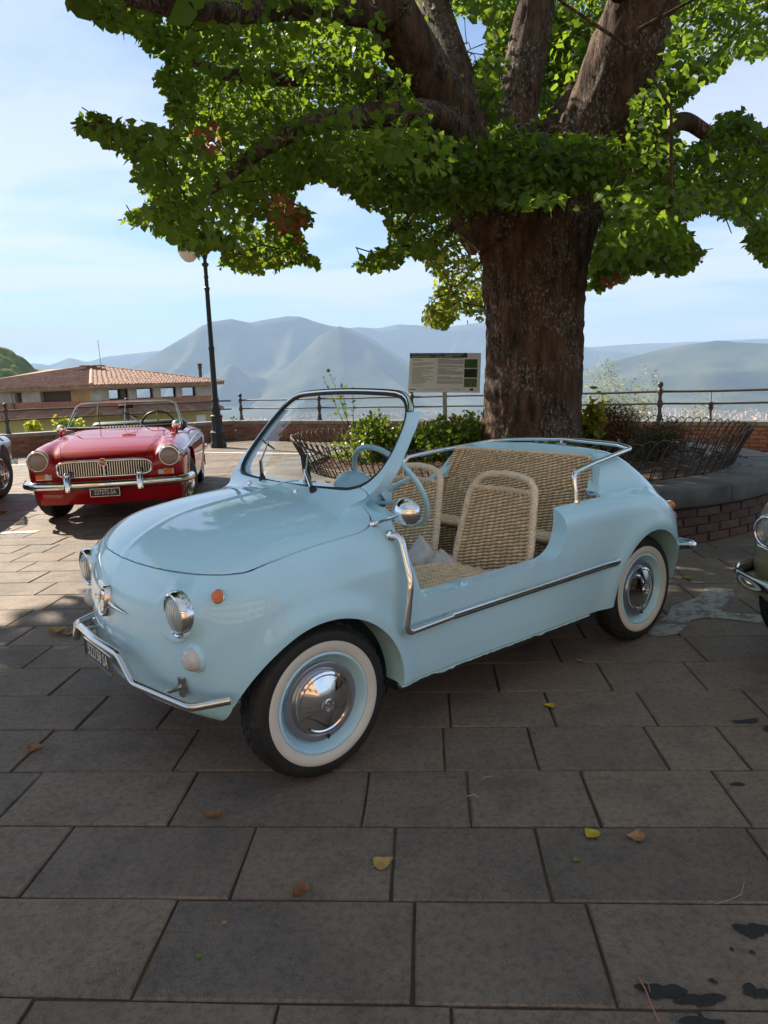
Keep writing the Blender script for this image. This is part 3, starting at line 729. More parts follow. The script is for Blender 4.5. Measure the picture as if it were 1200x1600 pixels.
# ------------------------------------------------------------------ parapet wall and railing
def brick_mats(): return mat('old_brick', (.34, .15, .085), .85, col2=(.20, .085, .055), noise_scale=9, objrand=.28, bump=.5, bump_scale=70)
def stone_mat(): return mat('coping_stone', (.30, .27, .23), .8, col2=(.17, .155, .135), noise_scale=4.5, objrand=.12, bump=.5, bump_scale=60, detail=9)
def build_parapet():
    H, TH = .47, .34
    bm = brick_mats(); sm = stone_mat(); mm = mat('lime_mortar', (.27, .24, .20), .95, noise_amt=.25, noise_scale=12, bump=.5)
    budget = [150]; bmesh_ = None
    bb = MB(); bb.bbox((0, 0, 0), (.238, .024, .052), .004); bmesh_ = bb.mesh('brick', 30)
    for name, A, B, lab in (('parapet_wall', WALL_C, WALL_R, 'low brick parapet with pale coping behind the tree planter'), ('parapet_wall', WALL_C, WALL_L, 'low brick parapet with pale coping behind the red roadster')):
        d = (B - A); L = d.length; t = d.normalized(); nn = Vector((t.y, -t.x, 0))
        if nn.y > 0: nn = -nn       # towards the camera
        w = empty(name, A); tag(w, lab, 'wall')
        rz = math.atan2(t.y, t.x)
        def M(s, off, z): return t * s + nn * off + Vector((0, 0, z))
        b = MB(); c = M(L / 2, -TH / 2, (H - .07) / 2 - 4); b.box((0, 0, 0), (L, TH - .02, H - .07 + 8), rz); b.v = [tuple(Vector(v) + c) for v in b.v]
        b.build('wall_core', mm, w, 0)
        count = 0; rest = MB()
        for row in range(6):
            z = .03 + row * .0645; x = (row % 2) * .125 - .05
            while x < L:
                s = x + .12; ok = s < 13.5
                pos = M(s, .004 + rnd.uniform(-.002, .003), z)
                if budget[0] > 0 and ok and False: pass
                if ok and count < 290:
                    o = link('brick', bmesh_, bm if not bmesh_.materials else None, w); o.location = pos; o.rotation_euler = (0, 0, rz + rnd.uniform(-.01, .01)); count += 1
                else: rest.bbox(pos, (.238, .024, .052), .004, rz)
                x += .25
        if rest.v: tag(rest.build('outer_bricks', bm, w, 30), kind='stuff')
        x = 0
        while x < L - .02:
            l = min(rnd.choice((.9, 1.0, 1.1)), L - x); cb = MB(); cb.bbox((0, 0, 0), (l - .008, TH + .06, .075), .008)
            o = cb.build('coping_stone', sm, w, 30); o.location = M(x + l / 2, -TH / 2, H - .036 + rnd.uniform(-.002, .002)); o.rotation_euler = (0, 0, rz + rnd.uniform(-.002, .002)); x += l
        # render-coloured plinth
        # railing
        iron = mat('railing_iron', (.085, .070, .060), .55, metal=.4, noise_amt=.4, noise_scale=25, bump=.3)
        rl = empty('railing', A + M(0, -TH / 2, H)); tag(rl, 'iron railing with ball topped posts on the right hand parapet' if B is WALL_R else 'iron railing with ball topped posts on the left hand parapet', 'railing')
        pm = None; s = .06 if B is WALL_R else 2.47; ss = []
        while s < L: ss.append(s); s += 2.46
        for s in ss:
            q = t * s
            p = MB(); p.lathe([(.060, 0), (.060, .02), (.050, .035), (.040, .06), (.046, .09), (.034, .11), (.030, .20), (.040, .225), (.046, .25), (.046, .30), (.040, .325), (.029, .35), (.028, .42), (.040, .445), (.044, .465), (.044, .50), (.036, .52), (.022, .54), (.030, .55), (.030, .555)], 14)
            p.ball((0, 0, .595), .048, 14); o = link('railing_post', pm, None, rl) if pm else p.build('railing_post', iron, rl, 40); pm = o.data; o.location = q
        for zz, rr in ((.475, .019), (.275, .017)):
            b = MB(); P = [t * (L * i / 40) + Vector((0, 0, zz + .004 * math.sin(i * 1.3))) for i in range(41)]; b.tube(P, rr, 8); b.build('rail', iron, rl, 60)
        if B is WALL_R:
            s = ss[4] - 1.70 if len(ss) > 4 else 9
            ds = empty('iron_drop', rl.location + t * (ss[4] + .80)); tag(ds, 'small iron urn finial with thin rod hanging on the right railing', 'finial')
            b = MB(); b.tube([(0, 0, .29), (0, 0, .47)], .006, 6); b.build('rod', iron, ds)
            b = MB(); b.lathe([(.02, 0), (.022, .03), (.016, .05), (.018, .16), (.034, .185), (.044, .20), (.036, .215), (.024, .225), (.042, .245), (.046, .27), (.03, .29), (.01, .30)], 14); b.build('urn', iron, ds, 40)

# ------------------------------------------------------------------ street lamp
def build_lamp():
    p0 = Vector((-3.50, 15.75, 0)); o = empty('street_lamp', p0); tag(o, 'black cast iron street lamp with white globe half hidden by leaves', 'street lamp')
    iron = mat('lamp_iron', (.022, .026, .028), .45, metal=.3, noise_amt=.3, noise_scale=18, bump=.2)
    b = MB(); b.lathe([(.175, 0), (.175, .05), (.165, .10), (.150, .12), (.150, .30), (.160, .33), (.125, .37), (.115, .42), (.115, .62), (.13, .65), (.135, .68), (.10, .70)], 8)
    b.build('base', iron, o, 25)
    b = MB(); b.lathe([(.10, .68), (.085, .76), (.10, .80), (.095, .86), (.075, .90), (.070, 1.0), (.082, 1.03), (.065, 1.06), (.058, 1.5), (.055, 2.05), (.066, 2.07), (.066, 2.10), (.052, 2.13), (.045, 3.25), (.058, 3.27), (.058, 3.31), (.042, 3.33), (.040, 3.50), (.052, 3.52), (.040, 3.56), (.042, 3.72), (.072, 3.76), (.072, 3.79), (.04, 3.81), (.034, 3.86), (.062, 3.94), (.052, 4.0), (.032, 4.05), (.028, 4.55), (.045, 4.58), (.028, 4.62), (.022, 4.95), (.05, 5.0), (.0005, 5.1)], 20)
    b.build('pole', iron, o, 35)
    for sx in (-1,):
        b = MB(); b.tube([(0, 0, 4.60), (-.12, 0, 4.72), (-.26, 0, 4.74), (-.32, 0, 4.66), (-.32, 0, 4.56)], [.02, .018, .016, .018, .03], 8); b.tube([(-.04, 0, 4.40), (-.14, 0, 4.46), (-.20, 0, 4.56), (-.17, 0, 4.62)], .010, 6); b.lathe([(.10, 4.50), (.11, 4.53), (.06, 4.57)], 16, Matrix.Translation((-.32, 0, 0)))
        a = b.build('bracket', iron, o, 50)
        gm = mat('opal_glass', (.80, .74, .66), .25); nt = gm.node_tree; gm.node_tree.nodes['Principled BSDF'].inputs['Subsurface Weight'].default_value = .3
        b = MB(); b.lathe([(.0005, 3.82), (.09, 3.845), (.17, 3.93), (.225, 4.06), (.24, 4.18), (.215, 4.34), (.15, 4.48), (.09, 4.52)], 28, Matrix.Translation((-.32, 0, 0)), cap=False); b.build('globe', gm, a, 180)

# ------------------------------------------------------------------ planter
PC = Vector((1.35, 7.70, 0)); PR = 2.58
def build_planter():
    pl = empty('round_planter', PC); tag(pl, 'round brick planter with dark stone coping around the big tree', 'planter')
    bm = mat('planter_brick', (.175, .088, .060), .85, col2=(.085, .050, .038), noise_scale=11, objrand=.30, bump=.6, bump_scale=60)
    mm = mat('dark_mortar', (.11, .10, .085), .95, noise_amt=.3, noise_scale=14, bump=.5)
    cs = mat('planter_coping', (.175, .150, .125), .68, col2=(.060, .055, .050), noise_scale=3.6, objrand=.12, bump=.55, bump_scale=45, detail=10)
    Rb = PR - .035
    b = MB(); b.lathe([(Rb - .012, -.02), (Rb - .012, .30)], 128, cap=False); b.build('wall_core', mm, pl, 60)
    bb = MB(); bb.bbox((0, 0, 0), (.036, .236, .056), .005); me = bb.mesh('brick', 30)
    rows = 4; n = int(2 * math.pi * Rb / .248); bricks = []
    for r_ in range(rows):
        for i in range(n): bricks.append((r_, 2 * math.pi * (i + .5 * (r_ % 2)) / n))
    bricks.sort(key=lambda q: math.cos(q[1] + math.pi / 2 - .3) * -1)
    rest = MB()
    for k, (r_, a) in enumerate(bricks):
        rr = Rb - .012 + rnd.uniform(-.003, .004); pos = (rr * math.cos(a), rr * math.sin(a), .036 + r_ * .067 + rnd.uniform(-.002, .002))
        if k < 270:
            o = link('brick', me, bm if not me.materials else None, pl); o.location = pos; o.rotation_euler = (0, 0, a + rnd.uniform(-.02, .02)); o.scale = (1, rnd.uniform(.94, 1.0), rnd.uniform(.93, 1))
        else: rest.bbox(pos, (.036, .236, .056), .005, a)
    if rest.v: tag(rest.build('rear_bricks', bm, pl, 30), kind='stuff')
    # coping stones
    m = 16; Ri, Ro, z0, z1 = PR - .46, PR, .285, .43
    a = -math.pi / 2 + .13
    for i in range(m):
        a0, a1 = a + 2 * math.pi * i / m + .0016, a + 2 * math.pi * (i + 1) / m - .0016; b = MB(); K = 8; vs = []; fs = []
        sec = [(Ri, z0), (Ro - .004, z0), (Ro, z0 + .01), (Ro, z1 - .022), (Ro - .006, z1 - .008), (Ro - .022, z1), (Ri + .01, z1), (Ri, z1 - .012)]; S = len(sec)
        jz = rnd.uniform(-.0025, .0025)
        for j in range(K + 1):
            t = a0 + (a1 - a0) * j / K
            for r_, z in sec: 
                w = rnd.uniform(-.002, .002); vs.append(((r_ + w) * math.cos(t), (r_ + w) * math.sin(t), z + jz + w * .5))
        for j in range(K):
            for s in range(S): fs.append((j * S + s, j * S + (s + 1) % S, (j + 1) * S + (s + 1) % S, (j + 1) * S + s)[::-1])
        fs.append(tuple(range(S))); fs.append(tuple(reversed(range(K * S, K * S + S)))); b.add(vs, fs); b.build('coping_stone', cs, pl, 40)
    # soil
    g = 60; vs = []; fs = []
    for i in range(g + 1):
        for j in range(g + 1):
            x, y = (i / g * 2 - 1), (j / g * 2 - 1); d = max(abs(x), abs(y)); h = math.hypot(x, y) or 1; x, y = x / h * d * (PR - .42), y / h * d * (PR - .42)
            vs.append((x, y, .395 + .07 * (1 - d) + .035 * noise.noise(Vector((x * 3, y * 3, 1))) + .012 * noise.noise(Vector((x * 17, y * 17, 4)))))
    for i in range(g):
        for j in range(g): q = i * (g + 1) + j; fs.append((q, q + g + 1, q + g + 2, q + 1))
    b = MB(); b.add(vs, fs); b.build('soil', mat('leaf_litter_soil', (.10, .055, .030), .95, col2=(.045, .030, .018), noise_scale=14, bump=.9, bump_scale=60), pl, 180)
    # litter leaves on the soil
    n = 1500; th = nrs.uniform(0, 6.283, n); r_ = np.sqrt(nrs.uniform(0, 1, n)) * (PR - .25)
    P = np.stack([r_ * np.cos(th), r_ * np.sin(th), np.where(r_ > PR - .48, .437, .455)], 1)
    keep = (r_ < PR - .5) | (nrs.rand(n) < .25); P = P[keep]
    V, F = leaf_cloud(P, nrs.uniform(.03, .06, len(P)), flat=.8)
    o = link('leaf_litter', np_mesh('leaf_litter', V, F), leaf_mat('dry_litter', (.22, .10, .04), (.10, .05, .025), (.3, .12, .04), .15), pl); tag(o, kind='stuff')
    # hoop edging, leaning outwards
    fe = empty('hoop_edging', PC + Vector((0, 0, .425))); tag(fe, 'low rusty iron hoop edging leaning outwards on the round planter', 'garden edging')
    iron = mat('hoop_iron', (.075, .058, .048), .6, metal=.35, noise_amt=.4, noise_scale=40, bump=.3)
    Rf = 2.12; N = 104; w = .235; H = .335
    b = MB()
    for q in range(13):
        u = -1 + 2 * q / 12
        pass
    prof = [(-w * .50, 0), (-w * .46, H * .35), (-w * .42, H * .62), (-w * .36, H * .80), (-w * .24, H * .94), (0, H), (w * .24, H * .94), (w * .36, H * .80), (w * .42, H * .62), (w * .46, H * .35), (w * .50, 0)]
    P = [Vector((.17 * (z / H) ** 1.15 + (.008 if s > 0 else -.004), s, z)) for s, z in prof]
    b.tube(P, .0052, 6); hm = b.mesh('hoop', 60)
    for i in range(N):
        t = 2 * math.pi * i / N
        if abs(t - 4.10) < .0: continue
        o = link('hoop', hm, iron if not hm.materials else None, fe); o.location = (Rf * math.cos(t), Rf * math.sin(t), rnd.uniform(-.006, .004)); o.rotation_euler = (rnd.uniform(-.02, .02), rnd.uniform(-.03, .03), t + rnd.uniform(-.01, .01))
    for zz, ro in ((.012, .005), (.075, .012)):
        b = MB(); b.tube([((Rf + ro) * math.cos(t), (Rf + ro) * math.sin(t), zz) for t in [2 * math.pi * i / 96 for i in range(96)]], .0055, 6, closed=True); b.build('base_wire', iron, fe, 60)
    return pl

def leaf_cloud(P, size, normal=None, flat=0.0, shape='heart', up=None):
    """P: (n,3) positions; returns vertices and quads: two folded halves per leaf"""
    n = len(P)
    th = nrs.uniform(0, 2 * np.pi, n)
    nz = nrs.normal(size=(n, 3)); nz /= np.linalg.norm(nz, axis=1)[:, None]
    if up is not None: nz = nz * (1 - flat) + up * flat
    else: nz = nz * (1 - flat) + np.array([0, 0, 1.0]) * flat
    nz /= np.linalg.norm(nz, axis=1)[:, None]
    a = np.cross(nz, nrs.normal(size=(n, 3))); a /= np.linalg.norm(a, axis=1)[:, None]; b = np.cross(nz, a)
    if shape == 'heart': out = [(0, 0, 0), (.42, -.08, .10), (.50, .42, .13), (.02, 1.06, -.10), (-.50, .42, .13), (-.42, -.08, .10), (0, .45, 0)]
    elif shape == 'narrow': out = [(0, 0, 0), (.13, .25, .03), (.13, .62, .03), (0, 1.0, -.06), (-.13, .62, .03), (-.13, .25, .03), (0, .5, 0)]
    else: out = [(0, 0, 0), (.30, .18, .06), (.32, .58, .07), (0, 1.0, -.05), (-.32, .58, .07), (-.30, .18, .06), (0, .5, 0)]
    s = np.asarray(size)[:, None]
    V = np.stack([P + s * (x * a + y * b + z * nz) for x, y, z in out], 1).reshape(-1, 3)
    k = np.arange(n)[:, None] * 7
    F = np.concatenate([k + [0, 1, 2, 6], k + [6, 2, 3, 3], k + [0, 6, 4, 5], k + [6, 3, 4, 4]], 0)
    F = np.concatenate([k + [0, 1, 2, 6], k + [0, 6, 4, 5], k + [2, 3, 4, 6]], 0)
    return V, F
def leaf_mat(name, c1, c2, trans, tw=.42, rough=.5, ys=None):
    if name in MATS: return MATS[name]
    m = bpy.data.materials.new(name); m.use_nodes = True; nt = m.node_tree; b = nt.nodes['Principled BSDF']; out = nt.nodes['Material Output']
    g = nt.nodes.new('ShaderNodeNewGeometry'); cr = nt.nodes.new('ShaderNodeValToRGB'); lk(nt, g.outputs['Random Per Island'], cr.inputs[0])
    e = cr.color_ramp.elements; e[0].color = (*c1, 1); e[1].color = (*c2, 1)
    if ys: x = cr.color_ramp.elements.new(.93); x.color = (*c2, 1); e[-1].color = (*ys, 1)
    lk(nt, cr.outputs[0], b.inputs['Base Color']); b.inputs['Roughness'].default_value = rough; b.inputs['Specular IOR Level'].default_value = .35
    t = nt.nodes.new('ShaderNodeBsdfTranslucent'); hs = nt.nodes.new('ShaderNodeMixRGB'); hs.blend_type = 'MIX'; hs.inputs[0].default_value = .75; lk(nt, cr.outputs[0], hs.inputs[1]); hs.inputs[2].default_value = (*trans, 1); lk(nt, hs.outputs[0], t.inputs[0])
    mx = nt.nodes.new('ShaderNodeMixShader'); mx.inputs[0].default_value = tw; lk(nt, b.outputs[0], mx.inputs[1]); lk(nt, t.outputs[0], mx.inputs[2]); lk(nt, mx.outputs[0], out.inputs[0])
    MATS[name] = m; return m
# ------------------------------------------------------------------ the big linden
def bark_mat():
    m = bpy.data.materials.new('bark'); m.use_nodes = True; nt = m.node_tree; b = nt.nodes['Principled BSDF']
    g = nt.nodes.new('ShaderNodeTexCoord'); mp = nt.nodes.new('ShaderNodeMapping'); mp.inputs['Scale'].default_value = (1, 1, .22); lk(nt, g.outputs['Object'], mp.inputs[0])
    n = nt.nodes.new('ShaderNodeTexNoise'); n.inputs['Scale'].default_value = 14; n.inputs['Detail'].default_value = 9; n.inputs['Roughness'].default_value = .65; lk(nt, mp.outputs[0], n.inputs['Vector'])
    cr = nt.nodes.new('ShaderNodeValToRGB'); e = cr.color_ramp.elements; e[0].position = .36; e[0].color = (.030, .020, .014, 1); e[1].position = .66; e[1].color = (.150, .088, .058, 1); lk(nt, n.outputs[0], cr.inputs[0])
    # pale lichen flecks
    n2 = nt.nodes.new('ShaderNodeTexNoise'); n2.inputs['Scale'].default_value = 48; n2.inputs['Detail'].default_value = 6; n2.inputs['Roughness'].default_value = .7
    mp2 = nt.nodes.new('ShaderNodeMapping'); mp2.inputs['Scale'].default_value = (1, 1, .5); lk(nt, g.outputs['Object'], mp2.inputs[0]); lk(nt, mp2.outputs[0], n2.inputs['Vector'])
    n3 = nt.nodes.new('ShaderNodeTexNoise'); n3.inputs['Scale'].default_value = 2.3; n3.inputs['Detail'].default_value = 5; lk(nt, g.outputs['Object'], n3.inputs['Vector'])
    a = nt.nodes.new('ShaderNodeMapRange'); a.inputs['From Min'].default_value = .53; a.inputs['From Max'].default_value = .60; lk(nt, n2.outputs[0], a.inputs['Value'])
    c = nt.nodes.new('ShaderNodeMapRange'); c.inputs['From Min'].default_value = .44; c.inputs['From Max'].default_value = .60; c.inputs['To Max'].default_value = .9; lk(nt, n3.outputs[0], c.inputs['Value'])
    mu = nt.nodes.new('ShaderNodeMath'); mu.operation = 'MULTIPLY'; lk(nt, a.outputs[0], mu.inputs[0]); lk(nt, c.outputs[0], mu.inputs[1])
    mx = nt.nodes.new('ShaderNodeMixRGB'); lk(nt, mu.outputs[0], mx.inputs[0]); lk(nt, cr.outputs[0], mx.inputs[1]); mx.inputs[2].default_value = (.30, .29, .25, 1)
    lk(nt, mx.outputs[0], b.inputs['Base Color']); b.inputs['Roughness'].default_value = .9; b.inputs['Specular IOR Level'].default_value = .2
    bp = nt.nodes.new('ShaderNodeBump'); bp.inputs['Strength'].default_value = 1.0; bp.inputs['Distance'].default_value = .035; lk(nt, n.outputs[0], bp.inputs['Height'])
    b2 = nt.nodes.new('ShaderNodeBump'); b2.inputs['Strength'].default_value = .5; b2.inputs['Distance'].default_value = .01; lk(nt, n2.outputs[0], b2.inputs['Height']); lk(nt, bp.outputs[0], b2.inputs['Normal']); lk(nt, b2.outputs[0], b.inputs['Normal'])
    MATS['bark'] = m; return m
CROWN = [(60, -400), (95, -40), (115, 15), (150, 40), (215, 62), (258, 92), (236, 122), (258, 160), (268, 196), (235, 192), (190, 184), (140, 172), (112, 186), (150, 214), (190, 240), (215, 285), (240, 302), (222, 325), (182, 342), (235, 356), (272, 368), (282, 390), (305, 394), (330, 400), (345, 398), (352, 418), (385, 430), (440, 415), (512, 410), (478, 388), (462, 362), (490, 352), (480, 325), (452, 306), (480, 286), (530, 296), (562, 320), (602, 345), (606, 375), (544, 408), (600, 428), (640, 402), (684, 430), (668, 480), (662, 508), (692, 516), (720, 492), (765, 505), (765, 330), (900, 330), (903, 460), (960, 446), (1010, 428), (1050, 436), (1104, 402), (1060, 350), (1112, 330), (1164, 355), (1166, 388), (1205, 412), (1400, 420), (1400, 250), (1215, 225), (1165, 165), (1120, 180), (1100, 220), (1066, 222), (1048, 185), (1075, 150), (1115, 122), (1160, 92), (1205, 98), (1400, 120), (1400, -400)]
LIMB_SHOW = [[(560, -60), (690, -60), (735, 90), (770, 215), (690, 215), (630, 120)], [(770, -60), (880, -60), (855, 120), (835, 190), (775, 190), (790, 80)], [(930, -60), (1060, -60), (1010, 130), (965, 210), (850, 215), (900, 130)], [(735, 350), (757, 335), (785, 300), (815, 338), (850, 305), (885, 330), (915, 296), (945, 318), (935, 420), (912, 700), (745, 700), (755, 450)]]
def limb(b, pts, rad, n=40, sub=8, amp=.03, seed=0, freq=7):
    """bark-furrowed tapering limb along a smooth path"""
    P = [Vector(p) for p in pts]; Q = []; RR = []
    for i in range(len(P) - 1):
        p0, p1, p2, p3 = P[max(i - 1, 0)], P[i], P[i + 1], P[min(i + 2, len(P) - 1)]
        for s in range(sub):
            t = s / sub; Q.append(.5 * ((2 * p1) + (-p0 + p2) * t + (2 * p0 - 5 * p1 + 4 * p2 - p3) * t * t + (-p0 + 3 * p1 - 3 * p2 + p3) * t ** 3)); RR.append(rad[i] * (1 - t) + rad[i + 1] * t)
    Q.append(P[-1]); RR.append(rad[-1])
    base = len(b.v); b.tube(Q, RR, n, caps=True); k = len(Q)
    for i in range(k):
        c = Q[i]
        for j in range(n):
            v = Vector(b.v[base + i * n + j]); d = (v - c); a = j / n * 2 * math.pi; L = d.length or 1; u = d / L
            q = Vector((math.cos(a) * freq * .5, math.sin(a) * freq * .5, i * .13 + seed))
            r_ = noise.noise(q * 1.7) * .9 + .5 * (1 - abs(noise.noise(Vector((math.cos(a) * freq * 1.6, math.sin(a) * freq * 1.6, i * .10 + seed))) * 2)) + .5 * noise.noise(Vector((math.cos(a) * 1.2, math.sin(a) * 1.2, i * .05 + seed)))
            v = v + u * (amp * r_ * min(1, RR[i] / .3)); b.v[base + i * n + j] = tuple(v)
def build_tree():
    root = empty('linden_tree', (1.56, 7.72, .42)); tag(root, 'huge linden tree with spreading crown growing from the round planter', 'tree')
    O = Vector(root.location); bk = bark_mat()
    loc = lambda v: Vector(v) - O
    b = MB()
    def q(px, py, Y): return loc(at(px, py, Y))
    limb(b, [(0, 0, -.12), (0.0, 0, .10), (.02, 0, .5), (.045, 0, 1.3), (.05, 0, 1.9), (.06, 0, 2.35), (.07, 0, 2.75), (.10, .0, 3.1)], [.64, .54, .485, .475, .515, .585, .68, .62], 120, 26, .030, 1, 16)
    b.build('trunk', bk, root, 180)
    skel = []   # (point, radius) nodes for attaching twigs
    def big(pts, rad, seed, n=44):
        bb = MB(); limb(bb, pts, rad, n, 10, .03, seed, 9); bb.build('limb', bk, root, 180)
        for i in range(len(pts) - 1):
            for s in range(4): t = s / 4; skel.append((Vector(pts[i]).lerp(Vector(pts[i + 1]), t) + O, rad[i]))
    big([q(790, 360, 7.7), q(748, 285, 7.6), q(702, 195, 7.4), q(650, 95, 7.1), q(602, 0, 6.8), q(548, -150, 6.3), q(500, -330, 5.8), q(450, -520, 5.2)], [.42, .36, .30, .225, .21, .18, .13, .06], 11)
    big([q(790, 330, 8.0), q(758, 260, 8.3), q(728, 165, 8.6), q(692, 50, 9.0), q(650, -80, 9.4), q(600, -260, 9.9)], [.28, .26, .20, .17, .14, .07], 12)
    big([q(815, 340, 8.0), q(802, 262, 8.0), q(806, 185, 8.1), q(826, 70, 8.3), q(850, -60, 8.5), q(870, -240, 8.8), q(900, -420, 9)], [.36, .26, .20, .20, .18, .13, .06], 13)
    big([q(850, 360, 7.7), q(900, 275, 7.6), q(938, 190, 7.4), q(975, 85, 7.2), q(1018, -30, 7.0), q(1080, -200, 6.8), q(1120, -420, 6.4)], [.46, .40, .33, .31, .28, .2, .09], 14)
    big([q(850, 280, 8.1), q(868, 215, 8.2), q(905, 150, 8.6), q(960, 60, 9.2), q(1040, -80, 10)], [.26, .2, .16, .13, .07], 15, 28)
    big([q(735, 262, 7.4), q(690, 195, 7.0), q(630, 178, 6.6), q(560, 182, 6.3), q(480, 195, 5.9), q(400, 240, 5.6), (q(330, 300, 5.4))], [.2, .15, .105, .085, .07, .05, .02], 16, 20)
    big([q(690, 190, 7.4), q(560, 120, 7.6), q(430, 120, 7.9), q(330, 110, 8.2), q(250, 60, 8.4)], [.16, .11, .08, .055, .03], 17, 20)
    big([q(610, 20, 6.8), q(480, 10, 6.0), q(340, 20, 5.3), q(200, 0, 4.7)], [.14, .09, .06, .03], 18, 18)
    big([q(930, 300, 7.9), q(1000, 240, 8.4), q(1062, 190, 8.7), q(1118, 214, 8.8), q(1200, 225, 9.0), q(1290, 230, 9.4)], [.17, .13, .09, .075, .05, .02], 19, 20)
    big([q(770, 320, 8.2), q(730, 340, 9.0), q(690, 370, 9.8), q(640, 390, 10.4)], [.12, .09, .06, .03], 21, 16)
    big([q(1000, 0, 7.1), q(900, -150, 6.2), q(760, -300, 5.2), q(600, -520, 4.4)], [.2, .13, .09, .04], 22, 20)
    big([q(548, -150, 6.3), q(360, -260, 5.4), q(150, -420, 4.6), q(-150, -560, 3.9)], [.15, .11, .08, .04], 23, 20)
    big([q(1080, -200, 6.8), q(1300, -260, 7), q(1550, -300, 7.2)], [.16, .10, .05], 25, 18)
    # ---- leaf sprays
    rs = np.random.RandomState(21); C = []
    tries = 0
    cen = np.array([1.5, 7.2, 5.2])
    def accept(n_want, vis, boxlo, boxhi, fn):
        got = []
        while len(got) < n_want:
            P = rs.uniform(boxlo, boxhi, (4000, 3))
            e = ((P - cen) / np.array([6.6, 6.3, 4.6])); r_ = np.linalg.norm(e, axis=1)
            ok = (r_ < 1) & (r_ > .30) & (P[:, 2] > 2.25)
            px, py, z = project_np(P)
            infr = (z > .5) & (px > -60) & (px < 1260) & (py > -60) & (py < 1600)
            if vis: ok &= infr & inpoly(px, py, CROWN) & (z > 4.2)
            else: ok &= ~infr
            # lower skirt only where branches hang low
            ok &= ~((P[:, 2] < 3.0) & (r_ < .45))
            ok &= fn(P)
            got += list(P[ok])
        return np.array(got[:n_want])
    inner = lambda P: np.ones(len(P), bool)
    A = accept(640, True, (-5, 2.5, 2.3), (8, 13.5, 9.8), inner)
    edge = []                        # extra sprays near the outline the photograph shows against the sky
    pl = CROWN[2:-4]; tot = 0
    for i in range(len(pl) - 1):
        (x0, y0), (x1, y1) = pl[i], pl[i + 1]; L = math.hypot(x1 - x0, y1 - y0)
        if L > 250 or (x0 == 765 and x1 >= 765) or x0 == 900: continue
        k = int(L / 24) + 1
        for s in range(k):
            t = (s + rs.rand()) / k; x, y = x0 + (x1 - x0) * t, y0 + (y1 - y0) * t
            nx, ny = (y1 - y0) / L, -(x1 - x0) / L
            sg = -1
            for sg in (-1, 1):
                X, Yp = x + nx * 22 * sg, y + ny * 22 * sg
                if inpoly(np.array([X]), np.array([Yp]), CROWN)[0]: break
            base_d = 6.2 + 2.6 * fbm(np.array([x / 160.]), np.array([y / 160.]), 2, 9)[0] + (2.0 if 600 < x < 770 and y > 330 else 0)
            for rep in range(2): edge.append(at(x + nx * 24 * sg, y + ny * 24 * sg, base_d + rs.uniform(-.5, .7)))
    E_ = np.array([list(v) for v in edge])
    B = accept(260, False, (-5.2, .8, 3.0), (8, 13.5, 9.8), inner)
    # the low outer boughs on the sunward side, left of the view, that put the plaza in shade
    sd = np.array([math.sin(R(SUN_AZ)) * math.cos(R(SUN_EL)), math.cos(R(SUN_AZ)) * math.cos(R(SUN_EL)), math.sin(R(SUN_EL))])
    G0 = np.stack([rs.uniform(-2.0, 2.4, 5200), rs.uniform(-.6, 4.4, 5200), rs.uniform(0, 1, 5200)], 1); zt = rs.uniform(3.7, 6.9, 5200)
    B2 = G0 + sd * ((zt - G0[:, 2]) / sd[2])[:, None]; px, py, z = project_np(B2); B2 = B2[~((z > .3) & (px > -70) & (px < 1270) & (py > -80) & (py < 1700))][:1300]
    F1 = np.array([list(at(rs.uniform(560, 960), rs.uniform(215, 285), rs.uniform(6.2, 6.95))) for _ in range(46)]); F2 = np.array([list(at(rs.uniform(660, 1010), rs.uniform(-30, 200), rs.uniform(9, 11.5))) for _ in range(90)])
    F3 = np.array([list(at(rs.uniform(600, 780), rs.uniform(200, 330), rs.uniform(8.6, 10.5))) for _ in range(30)] + [list(at(rs.uniform(900, 1200), rs.uniform(200, 420), rs.uniform(8.0, 11))) for _ in range(50)])
    A = np.concatenate([A, F1, F2, F3]); C = np.concatenate([A, E_, B, B2]); nvis = len(A) + len(E_)
    # twigs: attach each spray to the nearest node nearer the fork
    fork = np.array([1.65, 7.7, 3.3]); nodes = [np.array(p) for p, r_ in skel]; par = [-1] * len(nodes)
    order = np.argsort(np.linalg.norm(C - fork, axis=1)); NP = np.array(nodes); tw = MB()
    for c in C[order]:
        d = np.linalg.norm(NP - c, axis=1); dc = np.linalg.norm(NP - fork, axis=1); pen = np.where(dc > np.linalg.norm(c - fork) + .1, 3, 0)
        i = int(np.argmin(d + pen)); p = NP[i]; L = np.linalg.norm(p - c)
        if L < .05: continue
        mid = (p + c) / 2 + rs.normal(0, .06 * L, 3) + np.array([0, 0, .05 * L]); r0 = .006 + .009 * min(L, 2.5)
        qx, qy, qz = project_np(np.array([mid, (p + c) / 2]));
        if ((qz > .3) & (qx > -20) & (qx < 1220) & (qy > -20) & ~inpoly(qx, qy, CROWN)).any(): continue
        if qy[0] < 330 and (p[1] + c[1]) / 2 < 7.8 and any(inpoly(qx, qy, g_).any() for g_ in LIMB_SHOW): continue
        tw.tube([p, mid, c, c + (c - mid) * .08], [r0, r0 * .7, .006, .003], 5, caps=False)
        NP = np.concatenate([NP, [mid, c]])
    tag(tw.build('twigs', bk, root, 60), kind='stuff')
    tw_o = [o for o in KIDS(root) if o.name.startswith('twigs')][0]; tw_o.data.transform(Matrix.Translation(-O))
    # leaves
    LP = []; LS = []; LN = []
